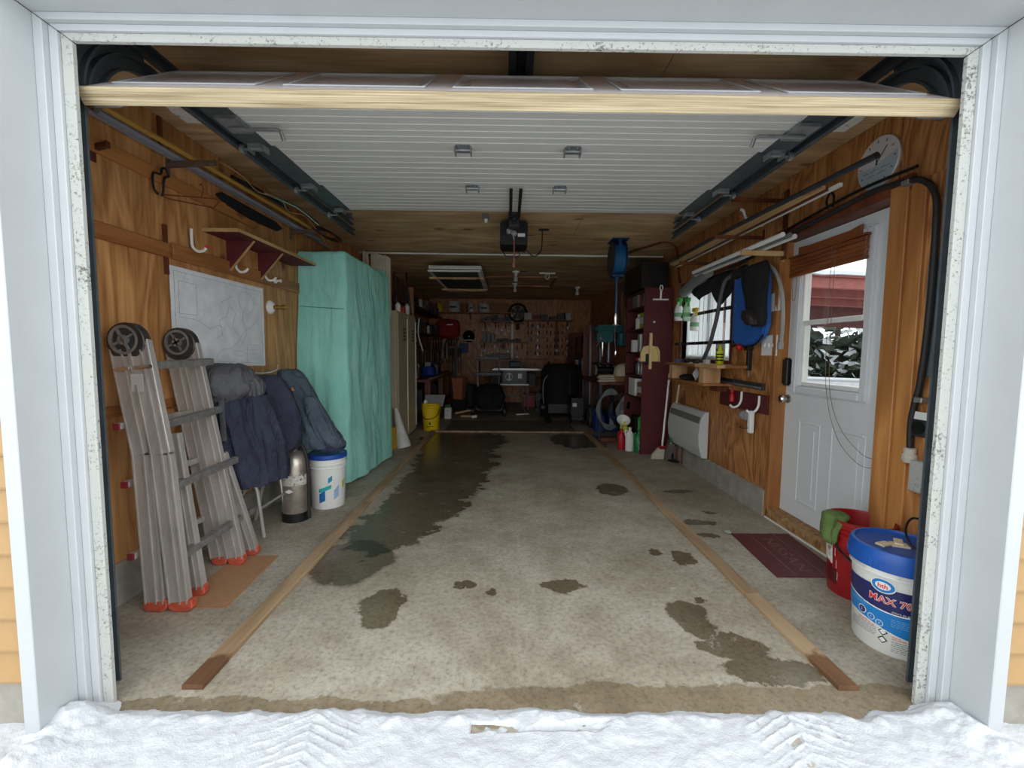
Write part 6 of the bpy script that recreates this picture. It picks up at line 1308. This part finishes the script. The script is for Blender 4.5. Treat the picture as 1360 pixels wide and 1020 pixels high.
# left bench and rear shelves
wb2 = thing('workbench', 'long dark wooden workbench along the left wall at the rear', 'workbench', (-1.55, 7, 0))
B().box(-1.87, -1.28, 5.5, 8.55, .70, .745).build('bench_top', M_frame, wb2, bevel=.004)
for y in (5.6, 6.95, 8.4): B().box(-1.38, -1.29, y, y+.09, 0, .70).build('leg', M_frame, wb2); 
B().box(-1.85, -1.32, 5.6, 8.4, .20, .23).build('lower_shelf', M_frame, wb2)
B().box(-1.31, -1.27, 5.55, 8.5, .742, .76).build('front_lip', M_pine, wb2)
ps = thing('wooden_post', 'brown wooden post standing on top of the locker end', 'post', (-1.43, 5.1, 1.7)); B().box(-1.50, -1.43, 5.04, 5.10, 1.70, 2.12).build('post_body', M_stud, ps, bevel=.003)
rs = random.Random(11)
for i in range(16):
    x = -1.80+.035*i*.6+rs.uniform(0, .05); y = 4.25+.05*i; l = rs.uniform(.35, .62)
    m = rs.choice((M_black, M_greyd, M_galv, M_frame, M_black)); t = thing('tool_shaft', 'thin rod standing on the locker, %s from the curtains' % ORD[i], 'rod', (x, y, 1.70), 'rods standing on the locker')
    B().tube([(x, y, 1.702), (x+rs.uniform(-.06, .06), y+rs.uniform(-.05, .05), 1.70+l)], rs.uniform(.006, .012), 6).lathe([(.014, 0), (.016, .02), (.012, .05)], (x, y, 1.702), 8).build('shaft', m, t)
for i, (x, y, l, m, lab) in enumerate([(-1.47, 4.3, .12, M_wht, 'white cap on the locker edge nearest the curtains'), (-1.47, 4.55, .10, M_red, 'red tin on the locker edge'), (-1.48, 4.85, .16, M_wht, 'white bottle on the locker edge nearest the post')]): canister('locker_tin', lab, 'can', x, y, 1.70, .035, l, m)
# shelves on the rear wall
def wshelf(x0, x1, z, lab, d=.30):
    t = thing('wall_shelf', lab, 'shelf', ((x0+x1)/2, D-d/2, z)); B().box(x0, x1, D-d, D-.001, z-.02, z).build('shelf_board', M_batten, t, bevel=.002)
    for x in (x0+.12, (x0+x1)/2, x1-.12): B().box(x-.01, x+.01, D-.03, D-.001, z-.16, z-.02).beam((x, D-.02, z-.15), (x, D-d+.05, z-.025), .015, .015).build('bracket', M_frame, t)
    return z
z1 = wshelf(-1.86, .0, 2.085, 'top shelf of pails on the rear wall at left'); z2 = wshelf(-.70, .02, 1.885, 'second shelf on the rear wall beside the white standard'); z3 = wshelf(-.72, .40, 1.415, 'third shelf on the rear wall beside the white standard'); z4 = wshelf(.30, 1.45, 1.93, 'upper shelf on the rear wall at right'); z5 = wshelf(.02, .32, 1.86, 'short shelf under the black fan on the rear wall')
yq = D-.15
M_dull = mat('dull white plastic', S(196, 194, 186), .6)
def tub(x, r, h, m, lab, z=z1, nm='pail', cat='pail', mark=True):
    t = thing(nm, lab, cat, (x, yq, z)); B().lathe([(r*.88, .001), (r, h*.9), (r*1.06, h*.92), (r*1.06, h), (r*.98, h)], (x, yq, z), 18).build('body', m, t, smooth=True)
    if mark: B().box(x-r*.5, x+r*.5, yq-r*1.02, yq-r*.9, z+h*.38, z+h*.55).build('label', M_greyd, t)
    return t
tub(-1.30, .15, .24, M_dull, 'big white pail on the top rear shelf, left of the brown bag'); tub(-.90, .075, .20, M_dull, 'narrow white tub in the middle of the top rear shelf'); tub(-.60, .14, .20, M_dull, 'wide white pail on the top rear shelf beside the brown box')
carton('brown_box', 'brown cardboard box at the right end of the top rear shelf', 'box', -.40, -.06, yq-.12, yq+.12, z1, .20, M_brownc, mark=None); carton('brown_bag', 'brown paper bag between two white pails on the top rear shelf', 'bag', -1.12, -1.0, yq-.1, yq+.1, z1, .19, M_brownc)
canister('yellow_tin', 'yellow tin on the top rear shelf at far left', 'can', -1.62, yq-.02, z1, .07, .20, M_yel, neck=False); canister('grey_tin', 'grey tin at the left end of the top rear shelf', 'can', -1.79, yq, z1, .06, .22, M_grey, neck=False)
for i in range(5): carton('dark_case', 'dark case, %s from the left on the second rear shelf' % ORD[i], 'case', -.68+.14*i, -.57+.14*i, yq-.1, yq+.1, z2, .08+.03*((i*7) % 3), M_black if i % 2 else M_greyd, 'dark cases on the second rear shelf')
for i in range(3): carton('grey_binder', 'grey binder, %s from the left on the third rear shelf' % ORD[i], 'binder', -.62+.09*i, -.55+.09*i, yq-.1, yq+.08, z3, .24-.02*i, M_grey, 'binders on the third rear shelf')
for i in range(4): carton('tool_tray', 'dark tool tray, %s from the left on the third rear shelf' % ORD[i], 'tray', -.32+.15*i, -.20+.15*i, yq-.1, yq+.08, z3, .06+.02*(i % 2), M_greyd, 'tool trays on the third rear shelf')
t = thing('white_standard', 'white slotted upright on the rear wall between the shelves', 'shelf upright', (-.08, D, 1.5)); B().box(.03, .07, D-.03, D-.001, 1.0, 2.05).build('upright', M_wht, t)
fn = thing('black_fan', 'round black fan on the short shelf of the rear wall', 'fan', (.17, yq, z5)); B().tube([(.17+.20*math.cos(a), yq, z5+.23+.20*math.sin(a)) for a in [k*2*PI/26 for k in range(26)]], .025, 8, True).tube([(.17+.12*math.cos(a), yq-.03, z5+.23+.12*math.sin(a)) for a in [k*2*PI/22 for k in range(22)]], .006, 6, True).build('guard', M_blackm, fn, smooth=True)
q = B()
for k in range(5): q.beam((.17, yq, z5+.23), (.17+.17*math.cos(k*2*PI/5+.3), yq+.02, z5+.23+.17*math.sin(k*2*PI/5+.3)), .03, .012, (0, 1, 0), .10)
q.build('blades', M_greyd, fn); B().box(.08, .26, yq-.08, yq+.08, z5, z5+.03).build('base', M_blackm, fn)
rb_ = thing('red_bag', 'large red bag hanging at the left of the rear wall', 'bag', (-1.44, 8.6, 1.7)); cloth('bag_body', mat('red nylon', S(150, 16, 28), .7, var=.2), [(-1.43, 8.70, 1.92, .08, .03), (-1.43, 8.68, 1.88, .24, .08), (-1.43, 8.68, 1.70, .27, .11), (-1.43, 8.68, 1.55, .25, .11), (-1.43, 8.68, 1.48, .12, .06)], rb_, .06, 3, seed=95); B().box(-1.44, -1.30, 8.57, 8.58, 1.78, 1.81).build('white_tag', M_wht, rb_); B().box(-1.46, -1.40, 8.72, D-.001, 1.90, 1.93).build('hang_loop', M_black, rb_)
hm = thing('black_helmet', 'black shiny helmet hanging on the rear wall right of the red bag', 'helmet', (-.96, 8.75, 1.5)); B().lathe(sph(0, .14, k=10), (-.95, 8.72, 1.54), 20).build('shell', mat('gloss black', S(16, 16, 18), .12), hm, smooth=True); B().box(-1.06, -.84, 8.58, 8.6, 1.44, 1.46).build('trim', M_galv, hm)
carton('blue_box', 'blue box hanging low on the rear wall under the helmet', 'box', -1.17, -.98, D-.12, D-.001, 1.16, .22, M_bluec)
carton('clear_bin', 'dark bin with a pale lid on the rear bench right of the red bag', 'bin', -.52, -.02, D-.3, D-.02, 1.02, .12, M_black)
t = thing('rear_counter', 'rear counter with open shelf under the wall racks', 'counter', (-.3, 8.6, .5)); B().box(-.75, .95, D-.45, D-.001, .98, 1.015).box(-.75, -.70, D-.43, D-.002, 0, .98).box(.90, .95, D-.43, D-.002, 0, .98).box(-.70, .90, D-.43, D-.002, .40, .43).build('counter_frame', M_batten, t)
for i in range(7):
    x = -.62+.21*i; carton('storage_bin', 'storage box, %s from the left under the rear counter' % ORD[i], 'box', x, x+.16, D-.38, D-.08, .43, .18+.05*(i % 3), (M_brownc, M_greyd, M_black)[i % 3], 'boxes under the rear counter')
# screwdriver racks and hanging tools
for r_ in range(5):
    z = 1.77-.16*r_
    t = thing('tool_rack', ROWS[r_]+' row of the wooden tool rack on the rear wall at right', 'tool rack', (1.0, D, z)); B().box(.38, 1.40, D-.05, D-.001, z-.015, z).build('rack_board', M_batten, t)
    for k in range(11):
        x = .42+.09*k+rs.uniform(-.015, .015); mi = rs.randrange(7); m = (M_black, M_yel, M_red, M_black, M_dull, M_greyd, M_copper)[mi]; h = thing('screwdriver', '%s tool with a %s grip, %s from the left, %s row of the rear rack' % ('small', ('black', 'yellow', 'red', 'black', 'pale', 'grey', 'brown')[mi], ORD[k], ROWS[r_]), 'hand tool', (x, D-.03, z), 'hand tools in the rear rack')
        B().lathe([(.012, .0), (.014, .02), (.012, .07), (.008, .075)], (x, D-.03, z), 8).build('grip', m, h, smooth=True); B().tube([(x, D-.03, z), (x, D-.03, z-.09)], .004, 5).build('shank', M_galv, h)
    for x in (.645, 1.345): 
        c = thing('white_magnet', 'white square fixing on the %s of the %s row of the rear tool rack' % ('left' if x < 1 else 'right', ROWS[r_]), 'fixing', (x, D-.055, z-.03), 'white square fixings on the rear rack'); B().box(x-.02, x+.02, D-.062, D-.0505, z-.03, z+(.045 if x < 1 else .025)).build('plate', M_wht, c, bevel=.002)
lv = thing('long_level', 'long brown spirit level hanging upright in front of the tool rack', 'level', (1.08, D, 1.5)); B().box(1.06, 1.11, D-.10, D-.07, 1.12, 2.0).build('level_body', M_copper, lv, bevel=.003); B().box(1.065, 1.105, D-.103, D-.10, 1.2, 1.26).build('vial', M_wht, lv)
items = [(.40, .17, .16, M_dull, 'pale toolbox'), (.60, .14, .10, M_copper, 'brown drill case'), (.78, .16, .12, M_black, 'black tool case'), (.98, .14, .08, M_greyd, 'grey tin box'), (1.16, .16, .14, M_black, 'black round tin'), (1.33, .12, .16, M_dull, 'pale carton')]
for x, w_, h, m, lab in items: carton('tool_case', lab+' on the upper right shelf of the rear wall', 'case', x-w_/2, x+w_/2, yq-.1, yq+.1, z4, h, m)
# clutter over the left bench
for i in range(34):
    y = 5.6+.085*i; x = -1.80+rs.uniform(0, .38); m = rs.choice((M_black, M_greyd, M_black, M_bluec, M_grey, M_copper, M_dull, M_frame)); k = i % 4; z = .745
    if k == 0: carton('bench_box', 'small box on the left workbench, %s in its row of clutter' % ORD[i//4], 'box', x-.05, x+.05, y-.03, y+.03, z, rs.uniform(.08, .28), m, 'boxes on the left workbench')
    elif k == 1: canister('bench_can', 'small can on the left workbench, %s in its row of clutter' % ORD[i//4], 'can', x, y, z, .032, rs.uniform(.12, .24), m, group='cans on the left workbench')
    elif k == 2:
        t = thing('power_tool', 'dark power tool on the left workbench, %s counted from the locker' % ORD[i//4], 'power tool', (x, y, z), 'power tools on the left workbench'); B().box(x-.03, x+.03, y-.09, y+.06, z+.12, z+.19).box(x-.02, x+.02, y+.0, y+.05, z+.03, z+.12).box(x-.03, x+.03, y-.01, y+.07, z+.001, z+.03).build('body', m, t, bevel=.008); B().tube([(x, y-.09, z+.155), (x, y-.15, z+.155)], .012, 8).build('chuck', M_galv, t)
    else:
        t = thing('wall_tool', 'long tool hanging over the left workbench, %s counted from the locker' % ORD[i//4], 'tool', (-1.86, y, 1.3), 'tools hanging over the left workbench'); zz = rs.uniform(1.15, 1.5); B().tube([(-1.855, y, zz), (-1.85, y+rs.uniform(-.06, .06), zz-.38)], .010, 6).build('shaft', m, t); B().box(-1.87, -1.835, y-.05, y+.05, zz, zz+.05).build('head', M_greyd, t, bevel=.006)
for i, (z, lab) in enumerate(((1.52, 'lower long shelf on the left wall over the workbench'), (1.95, 'upper long shelf on the left wall over the workbench'))):
    t = thing('side_shelf', lab, 'shelf', (-1.75, 7, z)); B().box(-1.875, -1.55, 5.4, 8.55, z-.02, z).build('shelf_board', M_frame, t)
    for k in range(17):
        y = 5.5+.18*k; m = rs.choice((M_black, M_greyd, M_dull, M_bluec, M_copper, M_black, M_yel if k == 3 else M_grey)); h = rs.uniform(.09, .26)
        if k % 2: canister('shelf_can', 'small can, %s in line on the %s shelf over the left workbench' % (ORD[k], ('lower', 'upper')[i]), 'can', -1.70, y, z, .05, h, m, k % 3 == 0, 'cans on the %s left shelf' % ('lower', 'upper')[i])
        else: carton('shelf_box', 'small box, %s in line on the %s shelf over the left workbench' % (ORD[k], ('lower', 'upper')[i]), 'box', -1.80, -1.60, y-.06, y+.06, z, h, m, 'boxes on the %s left shelf' % ('lower', 'upper')[i])
t = thing('white_extension', 'white cord hanging in a loop over the left workbench', 'cord', (-1.5, 6, 1.3)); B().tube(curve_pts([(-1.52, 5.9, 1.75), (-1.54, 5.9, 1.5), (-1.50, 5.92, 1.3), (-1.46, 5.9, 1.2)]), .012, 7).build('cord_run', M_wht, t, smooth=True)
t = thing('blue_tool_bag', 'blue cloth bag on the left workbench', 'bag', (-1.45, 6.3, .75)); cloth('bag_body', mat('blue nylon', S(30, 60, 140), .7), [(-1.45, 6.3, .747, .10, .10), (-1.45, 6.3, .80, .12, .12), (-1.45, 6.3, .90, .10, .08), (-1.45, 6.3, .95, .04, .03)], t, .2, 4, n=24, seed=99)
t = thing('garden_post', 'dark upright stand with hanging tools before the rear bench', 'tool stand', (-1.1, 7.6, 0)); B().box(-1.18, -1.06, 7.58, 7.7, 0, .04).box(-1.14, -1.10, 7.62, 7.66, .04, 1.35).box(-1.28, -.98, 7.6, 7.64, 1.25, 1.30).build('stand', M_black, t); 
for k in range(5): B().tube([(-1.25+.06*k, 7.585, 1.28), (-1.25+.06*k, 7.585, .75-.06*(k % 3))], .010, 6).build('hanging_bar', M_greyd, t)
# ---------------------------------------------------------------- right rear
dpz = thing('drill_press', 'teal bench drill press standing in front of the right rear bench', 'drill press', (1.62, 5.6, .78))
M_tealm = mat('teal machine paint', S(34, 106, 112), .4, var=.1)
B().box(1.34, 1.84, 5.48, 5.9, 1.52, 1.63).build('pulley_cover', M_tealm, dpz, bevel=.03, seg=3); B().box(1.36, 1.62, 5.48, 5.75, 1.36, 1.52).build('head', M_tealm, dpz, bevel=.02, seg=2); B().lathe([(.075, 0), (.08, .01), (.08, .19), (.07, .2)], (1.77, 5.6, 1.31), 18).build('motor', M_tealm, dpz, smooth=True)
B().lathe([(.032, .80), (.032, 1.5)], (1.62, 5.82, 0), 14).build('column', M_galv, dpz, smooth=True); B().lathe([(.04, 1.26), (.045, 1.36)], (1.47, 5.6, 0), 12).lathe([(.012, 1.14), (.02, 1.2), (.022, 1.26)], (1.47, 5.6, 0), 10).build('spindle', M_chrome, dpz, smooth=True); B().box(1.35, 1.66, 5.45, 5.84, 1.0, 1.03).build('work_table', M_greyd, dpz, bevel=.01); B().box(1.42, 1.74, 5.5, 5.95, .781, .82).build('base', M_greyd, dpz, bevel=.008)
B().tube([(1.40, 5.44, 1.42), (1.33, 5.40, 1.28)], .007, 6).tube([(1.40, 5.44, 1.42), (1.48, 5.40, 1.36)], .007, 6).tube([(1.40, 5.44, 1.42), (1.38, 5.40, 1.52)], .007, 6).lathe([(.02, -.03), (.02, .01)], (1.40, 5.45, 1.42), 10, RY).build('feed_handle', M_galv, dpz, smooth=True)
rbk = thing('metal_bench', 'right rear bench on steel legs under the drill press', 'workbench', (1.6, 5.3, 0)); B().box(1.25, 1.85, 4.75, 6.3, .74, .78).build('bench_top', M_frame, rbk, bevel=.003)
for x, y in ((1.28, 4.8), (1.80, 4.8), (1.28, 6.22), (1.80, 6.22)): B().box(x-.02, x+.02, y-.02, y+.02, 0, .74).build('leg', M_greyd, rbk)
t = thing('white_dome', 'cream half-round guard lying on the right rear bench', 'dome', (1.62, 4.95, .9)); B().lathe([(.15, 0), (.15, .05), (.13, .12), (.08, .17), (.001, .19)], (1.66, 4.98, .86), 22).build('dome', M_cream, t, smooth=True); B().box(1.5, 1.82, 4.83, 5.13, .781, .86).build('plinth', M_brownc, t)
for i in range(6):
    y = 4.80+.02*i; t = thing('white_offcut', 'pale thin offcut, %s from the bottom of the stack on the right rear bench' % ORD[i], 'wood scrap', (1.38, y, .79+.016*i), 'pale offcuts on the right rear bench'); B().beam((1.24+.02*(i % 3), y, .79+.016*i), (1.52, y+.06-.03*(i % 2), .79+.016*i), .05, .012).build('strip', M_pine if i % 2 else M_wht, t)
hcs = [('big grey cable coil hanging under the right rear bench', 1.40, .15, .29, M_grey), ('dark hose coil hanging in front of the big grey cable coil', 1.52, .12, .24, M_rubber), ('grey extension cord coil hanging nearest the burgundy unit', 1.58, .10, .22, M_grey)]
for i, (lab, x, rx, rz, m) in enumerate(hcs):
    t = thing('cable_coil', lab, 'cable coil', (x, 4.7, .42))
    q = B()
    for k in range(5): q.tube([(x+(rx+.012*k)*math.cos(a), 4.68-.008*k-.09*i+.008*math.sin(3*a), .40+(rz-.018*k)*math.sin(a)) for a in [j*2*PI/30 for j in range(30)]], .008, 6, True)
    tag(q.build('coil_loops', m, t, smooth=True), kind='stuff'); B().box(x-.02, x+.03, 4.60-.09*i, 4.62-.09*i, .20+.12*i, .30+.12*i).build('plug_block', M_grey, t, bevel=.004); B().tube([(x, 4.73, .72), (x, 4.66-.09*i, .40+rz)], .005, 5).build('hang_loop', M_copper, t)
def jerry(x, y, lab):
    t = thing('jerry_can', lab, 'jerry can', (x, y, 0)); B().box(x-.07, x+.07, y-.12, y+.12, .001, .26).prism([(y-.12, .26), (y+.12, .26), (y+.08, .32), (y-.03, .32)], .10, frame_m((x-.05, 0, 0), (0, 1, 0), (0, 0, 1), (1, 0, 0))).build('body', mat('blue jerry plastic', S(24, 62, 140), .45), t, bevel=.012); B().tube(curve_pts([(x, y+.08, .31), (x, y+.04, .37), (x, y-.03, .36), (x, y-.04, .31)]), .012, 6).build('handle', M_black, t)
jerry(1.34, 5.15, 'blue jerry can under the right rear bench, nearest the lane'); jerry(1.55, 5.2, 'blue jerry can under the right rear bench, behind the cable coils')
t = thing('blue_drum', 'small dark blue drum on the floor under the right rear bench', 'drum', (.98, 6.2, 0)); B().lathe([(.11, .001), (.12, .02), (.12, .27), (.10, .30), (.03, .31)], (1.40, 5.75, 0), 18).build('drum_body', mat('deep blue', S(20, 34, 110), .4), t, smooth=True)
sb = thing('snow_blower', 'large black snow blower under a dark cover at the right rear of the lane', 'snow blower', (.95, 6.5, 0))
cloth('dark_cover', M_blackm, [(.96, 6.75, .98, .20, .15), (.95, 6.72, .94, .32, .28), (.93, 6.68, .72, .36, .36), (.93, 6.65, .45, .36, .40), (.93, 6.62, .28, .33, .38)], sb, .08, 2.5, seed=103)
B().box(.66, 1.22, 6.25, 6.95, .10, .30).build('chassis', M_black, sb, bevel=.02)
for x in (.62, 1.26): B().lathe([(.06, -.05), (.15, -.05), (.16, -.03), (.16, .03), (.15, .05), (.06, .05)], (x, 6.72, .16), 20, RX).build('wheel', M_black, sb, smooth=True)
B().beam((.66, 5.85, .03), (.58, 6.3, .16), .10, .05).build('skid', M_black, sb, bevel=.01); B().tube(curve_pts([(.60, 6.35, .28), (.585, 6.33, .5), (.60, 6.34, .68), (.66, 6.36, .78)]), .010, 8).build('lever', M_galv, sb, smooth=True)
t = thing('welder_cart', 'dark welder cart with small wheels between the covered machine and the blue cans', 'cart', (1.15, 5.9, 0)); B().box(1.00, 1.22, 5.75, 6.1, .12, .45).build('welder_body', M_black, t, bevel=.01); B().lathe([(.08, -.02), (.09, 0), (.08, .02)], (1.0, 5.8, .09), 16, RX).lathe([(.08, -.02), (.09, 0), (.08, .02)], (1.22, 5.8, .09), 16, RX).build('wheel', M_black, t, smooth=True); B().tube([(1.02, 6.05, .45), (1.02, 6.1, .85), (1.2, 6.1, .85), (1.2, 6.05, .45)], .011, 7).build('handle', M_greyd, t); B().box(1.03, 1.1, 5.742, 5.75, .3, .36).build('panel', M_wht, t); B().box(1.02, 1.20, 5.78, 6.08, .07, .12).build('axle_frame', M_greyd, t)
t = thing('brown_bucket_lid', 'brown board scrap on the floor in front of the blue cans', 'wood scrap', (1.45, 4.5, 0)); B().box(1.22, 1.42, 4.40, 4.52, .001, .05).build('board', M_frame, t)
for i in range(11):
    x = 1.87; y = 4.55+.07*i; t = thing('hanging_hose', '%s hose or strap in the bundle hung behind the burgundy unit' % ORD[i], 'hose', (x, y, 1.9), 'hoses hanging behind the burgundy unit'); l = rs.uniform(.4, .8); q = curve_pts([(1.85, y, 2.15), (1.75-rs.uniform(0, .12), y+.03, 2.18), (1.70-rs.uniform(0, .1), y+.06, 2.0), (1.72, y+.05, 2.1-l)]); B().tube(q, .014, 7).build('hose_run', rs.choice((M_rubber, M_black, M_greyd, M_frame)), t, smooth=True)
for i in range(5):
    y = 7.3+.2*i; t = thing('long_tool', 'dark long-handled tool, %s in line leaning on the side rack' % ORD[i], 'garden tool', (1.25, y, 0), 'long tools along the right rear wall'); B().tube([(1.20, y, .02), (1.285, y+.05, 1.55)], .014, 7).build('handle', M_frame if i % 2 else M_copper, t); B().box(1.15, 1.25, y-.08, y+.08, .0, .12).build('head', M_greyd, t, bevel=.01)
tb = thing('blue_crate', 'dark blue crate on the wall rack left of the drill press', 'crate', (1.3, 6.6, 1.3)); B().box(1.32, 1.60, 6.5, 6.8, 1.2205, 1.50).build('crate_body', mat('dark blue crate', S(18, 44, 84), .5), tb, bevel=.01)
rsh = thing('side_rack', 'dark wooden rack behind the drill press along the right wall', 'rack', (1.7, 7.2, 0)); B().box(1.30, 1.865, 6.42, 6.46, 0, 1.62).box(1.30, 1.865, 8.3, 8.34, 0, 1.62).box(1.30, 1.865, 6.46, 8.3, 1.19, 1.22).box(1.30, 1.865, 6.46, 8.3, .78, .81).box(1.30, 1.865, 6.46, 8.3, .36, .39).build('rack_frame', M_frame, rsh)
for z in (.39, .81, 1.22):
    for k in range(8):
        y = 6.92+.16*k; carton('rack_box', 'box on the %s shelf of the side rack, %s from the front' % ({.39: 'low', .81: 'middle', 1.22: 'top'}[z], ORD[k]), 'box', 1.36, 1.58, y-.06, y+.06, z, rs.uniform(.12, .3), rs.choice((M_black, M_greyd, M_copper, M_bluec, M_dull, M_brownc)), 'boxes on the side rack')
# ---------------------------------------------------------------- more of the rear clutter
rs = random.Random(23)
for i in range(12):                                    # cords and hoses at the rear left corner
    x = -1.82+.06*i; m = (M_black, M_greyd, M_rubber, M_copper, M_black, M_dull)[i % 6]
    t = thing('looped_hose', 'looped hose or cord hanging in the rear left corner, %s from the left wall' % ORD[i], 'hose', (x, 8.4, 1.3), 'cords hanging in the rear left corner'); l = rs.uniform(.3, .7)
    B().tube(curve_pts([(x, D-.02, 1.50), (x-.03, D-.08, 1.42), (x-.05, D-.10, 1.45-l*.7), (x, D-.10, 1.45-l), (x+.05, D-.10, 1.45-l*.7), (x+.03, D-.07, 1.42), (x, D-.02, 1.50)], 5), .012, 6).build('cord_loop', m, t, smooth=True)
for r_, (z, x0, n_, nm) in enumerate(((1.86, -.64, 9, 'second'), (1.39, -.66, 12, 'third'))):
    for i in range(n_):
        x = x0+.075*i+rs.uniform(-.01, .01); l = rs.uniform(.10, .26); m = (M_black, M_greyd, M_copper, M_galv, M_black, M_red)[(i*5+r_) % 6]
        if -.0 < x < .10: continue
        t = thing('hand_tool', 'long hand tool hanging under the %s rear shelf, %s from the left' % (nm, ORD[i]), 'hand tool', (x, D-.03, z), 'tools hanging under the %s rear shelf' % nm)
        B().box(x-.014, x+.014, D-.03, D-.006, z-l*.55, z-.03).build('grip', m, t, bevel=.004); B().beam((x, D-.02, z-l*.55), (x+rs.uniform(-.01, .01), D-.02, z-l-.05), .012, .006).box(x-.022, x+.022, D-.03, D-.012, z-l-.08, z-l-.045).build('blade', M_galv, t)
for i, (y, z0, h, w_, m, lab) in enumerate([(5.75, .235, .34, .30, M_greyd, 'grey bin under the left workbench nearest the yellow pail'), (6.2, .235, .28, .26, M_brownc, 'brown box under the left workbench, second from the front'), (6.65, .235, .36, .3, M_black, 'black case under the left workbench, third from the front'), (7.2, .235, .30, .32, M_greyd, 'grey case under the left workbench, fourth from the front'), (7.8, .235, .33, .3, M_brownc, 'brown box under the far end of the left workbench')]):
    carton('storage_case', lab, 'box', -1.78, -1.42, y-w_/2, y+w_/2, z0, h, m)
vc = thing('shop_vacuum', 'dark drum vacuum cleaner on the floor before the rear bench', 'vacuum', (-.85, 7.9, 0))
B().lathe([(.17, .06), (.18, .08), (.18, .36), (.19, .37), (.18, .40), (.14, .48), (.05, .50)], (-.86, 7.95, 0), 20).build('drum', M_greyd, vc, smooth=True)
for a in range(4): B().lathe([(.03, -.012), (.03, .012)], (-.86+.15*math.cos(a*PI/2+.7), 7.95+.15*math.sin(a*PI/2+.7), .032), 10, RX).box(-.86+.14*math.cos(a*PI/2+.7)-.015, -.86+.14*math.cos(a*PI/2+.7)+.015, 7.95+.14*math.sin(a*PI/2+.7)-.015, 7.95+.14*math.sin(a*PI/2+.7)+.015, .03, .07).build('caster', M_black, vc)
B().tube(curve_pts([(-.70, 7.85, .33), (-.55, 7.8, .40), (-.5, 7.85, .2), (-.62, 7.72, .04), (-.85, 7.62, .03)]), .022, 8).build('suction_hose', M_rubber, vc, smooth=True)
for i in range(9):                                     # bars and battens leaning by the side rack
    x = 1.33+.045*i; y = 6.32; m = (M_frame, M_greyd, M_galv, M_copper)[i % 4]
    t = thing('leaning_bar', 'bar or batten leaning on the end of the side rack, %s from the left' % ORD[i], 'bar', (x, y, 0), 'bars leaning on the side rack'); B().beam((x, 6.325, .012), (x+.002, 6.400, 1.25+rs.uniform(0, .45)), .022, .016).build('bar', m, t)
for i, (x, y, w_, d_, h, m, lab) in enumerate([(.45, 8.1, .3, .25, .30, M_red, 'dull red toolbox on the floor at the foot of the rear wall'), (.78, 8.0, .26, .3, .42, M_black, 'black crate at the foot of the rear wall beside the red toolbox'), (-.25, 8.15, .3, .25, .26, M_brownc, 'brown carton on the floor behind the mower'), (1.10, 8.2, .28, .3, .5, M_greyd, 'grey bin at the right end of the rear wall')]):
    carton('floor_box', lab, 'box', x-w_/2, x+w_/2, y-d_/2, y+d_/2, 0, h, m)
bg_ = thing('bench_grinder', 'black bench grinder on the right rear bench before the drill press', 'grinder', (1.42, 5.2, .78))
B().tube([(1.30, 5.22, .93), (1.56, 5.22, .93)], .055, 14).box(1.37, 1.49, 5.16, 5.28, .781, .90).build('motor', M_black, bg_, bevel=.004)
for x in (1.285, 1.575): B().lathe([(.02, -.012), (.08, -.012), (.08, .012), (.02, .012)], (x, 5.22, .93), 18, RX).build('wheel', M_grey, bg_, smooth=True)
wr2 = thing('wire_reel', 'dark wheel with spokes standing on the floor under the right rear bench', 'wheel', (1.3, 5.45, .2))
B().tube([(1.27+.0*math.cos(a), 5.46+.17*math.cos(a), .19+.17*math.sin(a)) for a in [k*2*PI/24 for k in range(24)]], .018, 8, True).build('tyre', M_rubber, wr2, smooth=True)
q = B()
for k in range(4): q.beam((1.27, 5.46+.16*math.cos(k*PI/4), .19+.16*math.sin(k*PI/4)), (1.27, 5.46-.16*math.cos(k*PI/4), .19-.16*math.sin(k*PI/4)), .008, .008, (1, 0, 0))
q.build('spokes', M_galv, wr2)
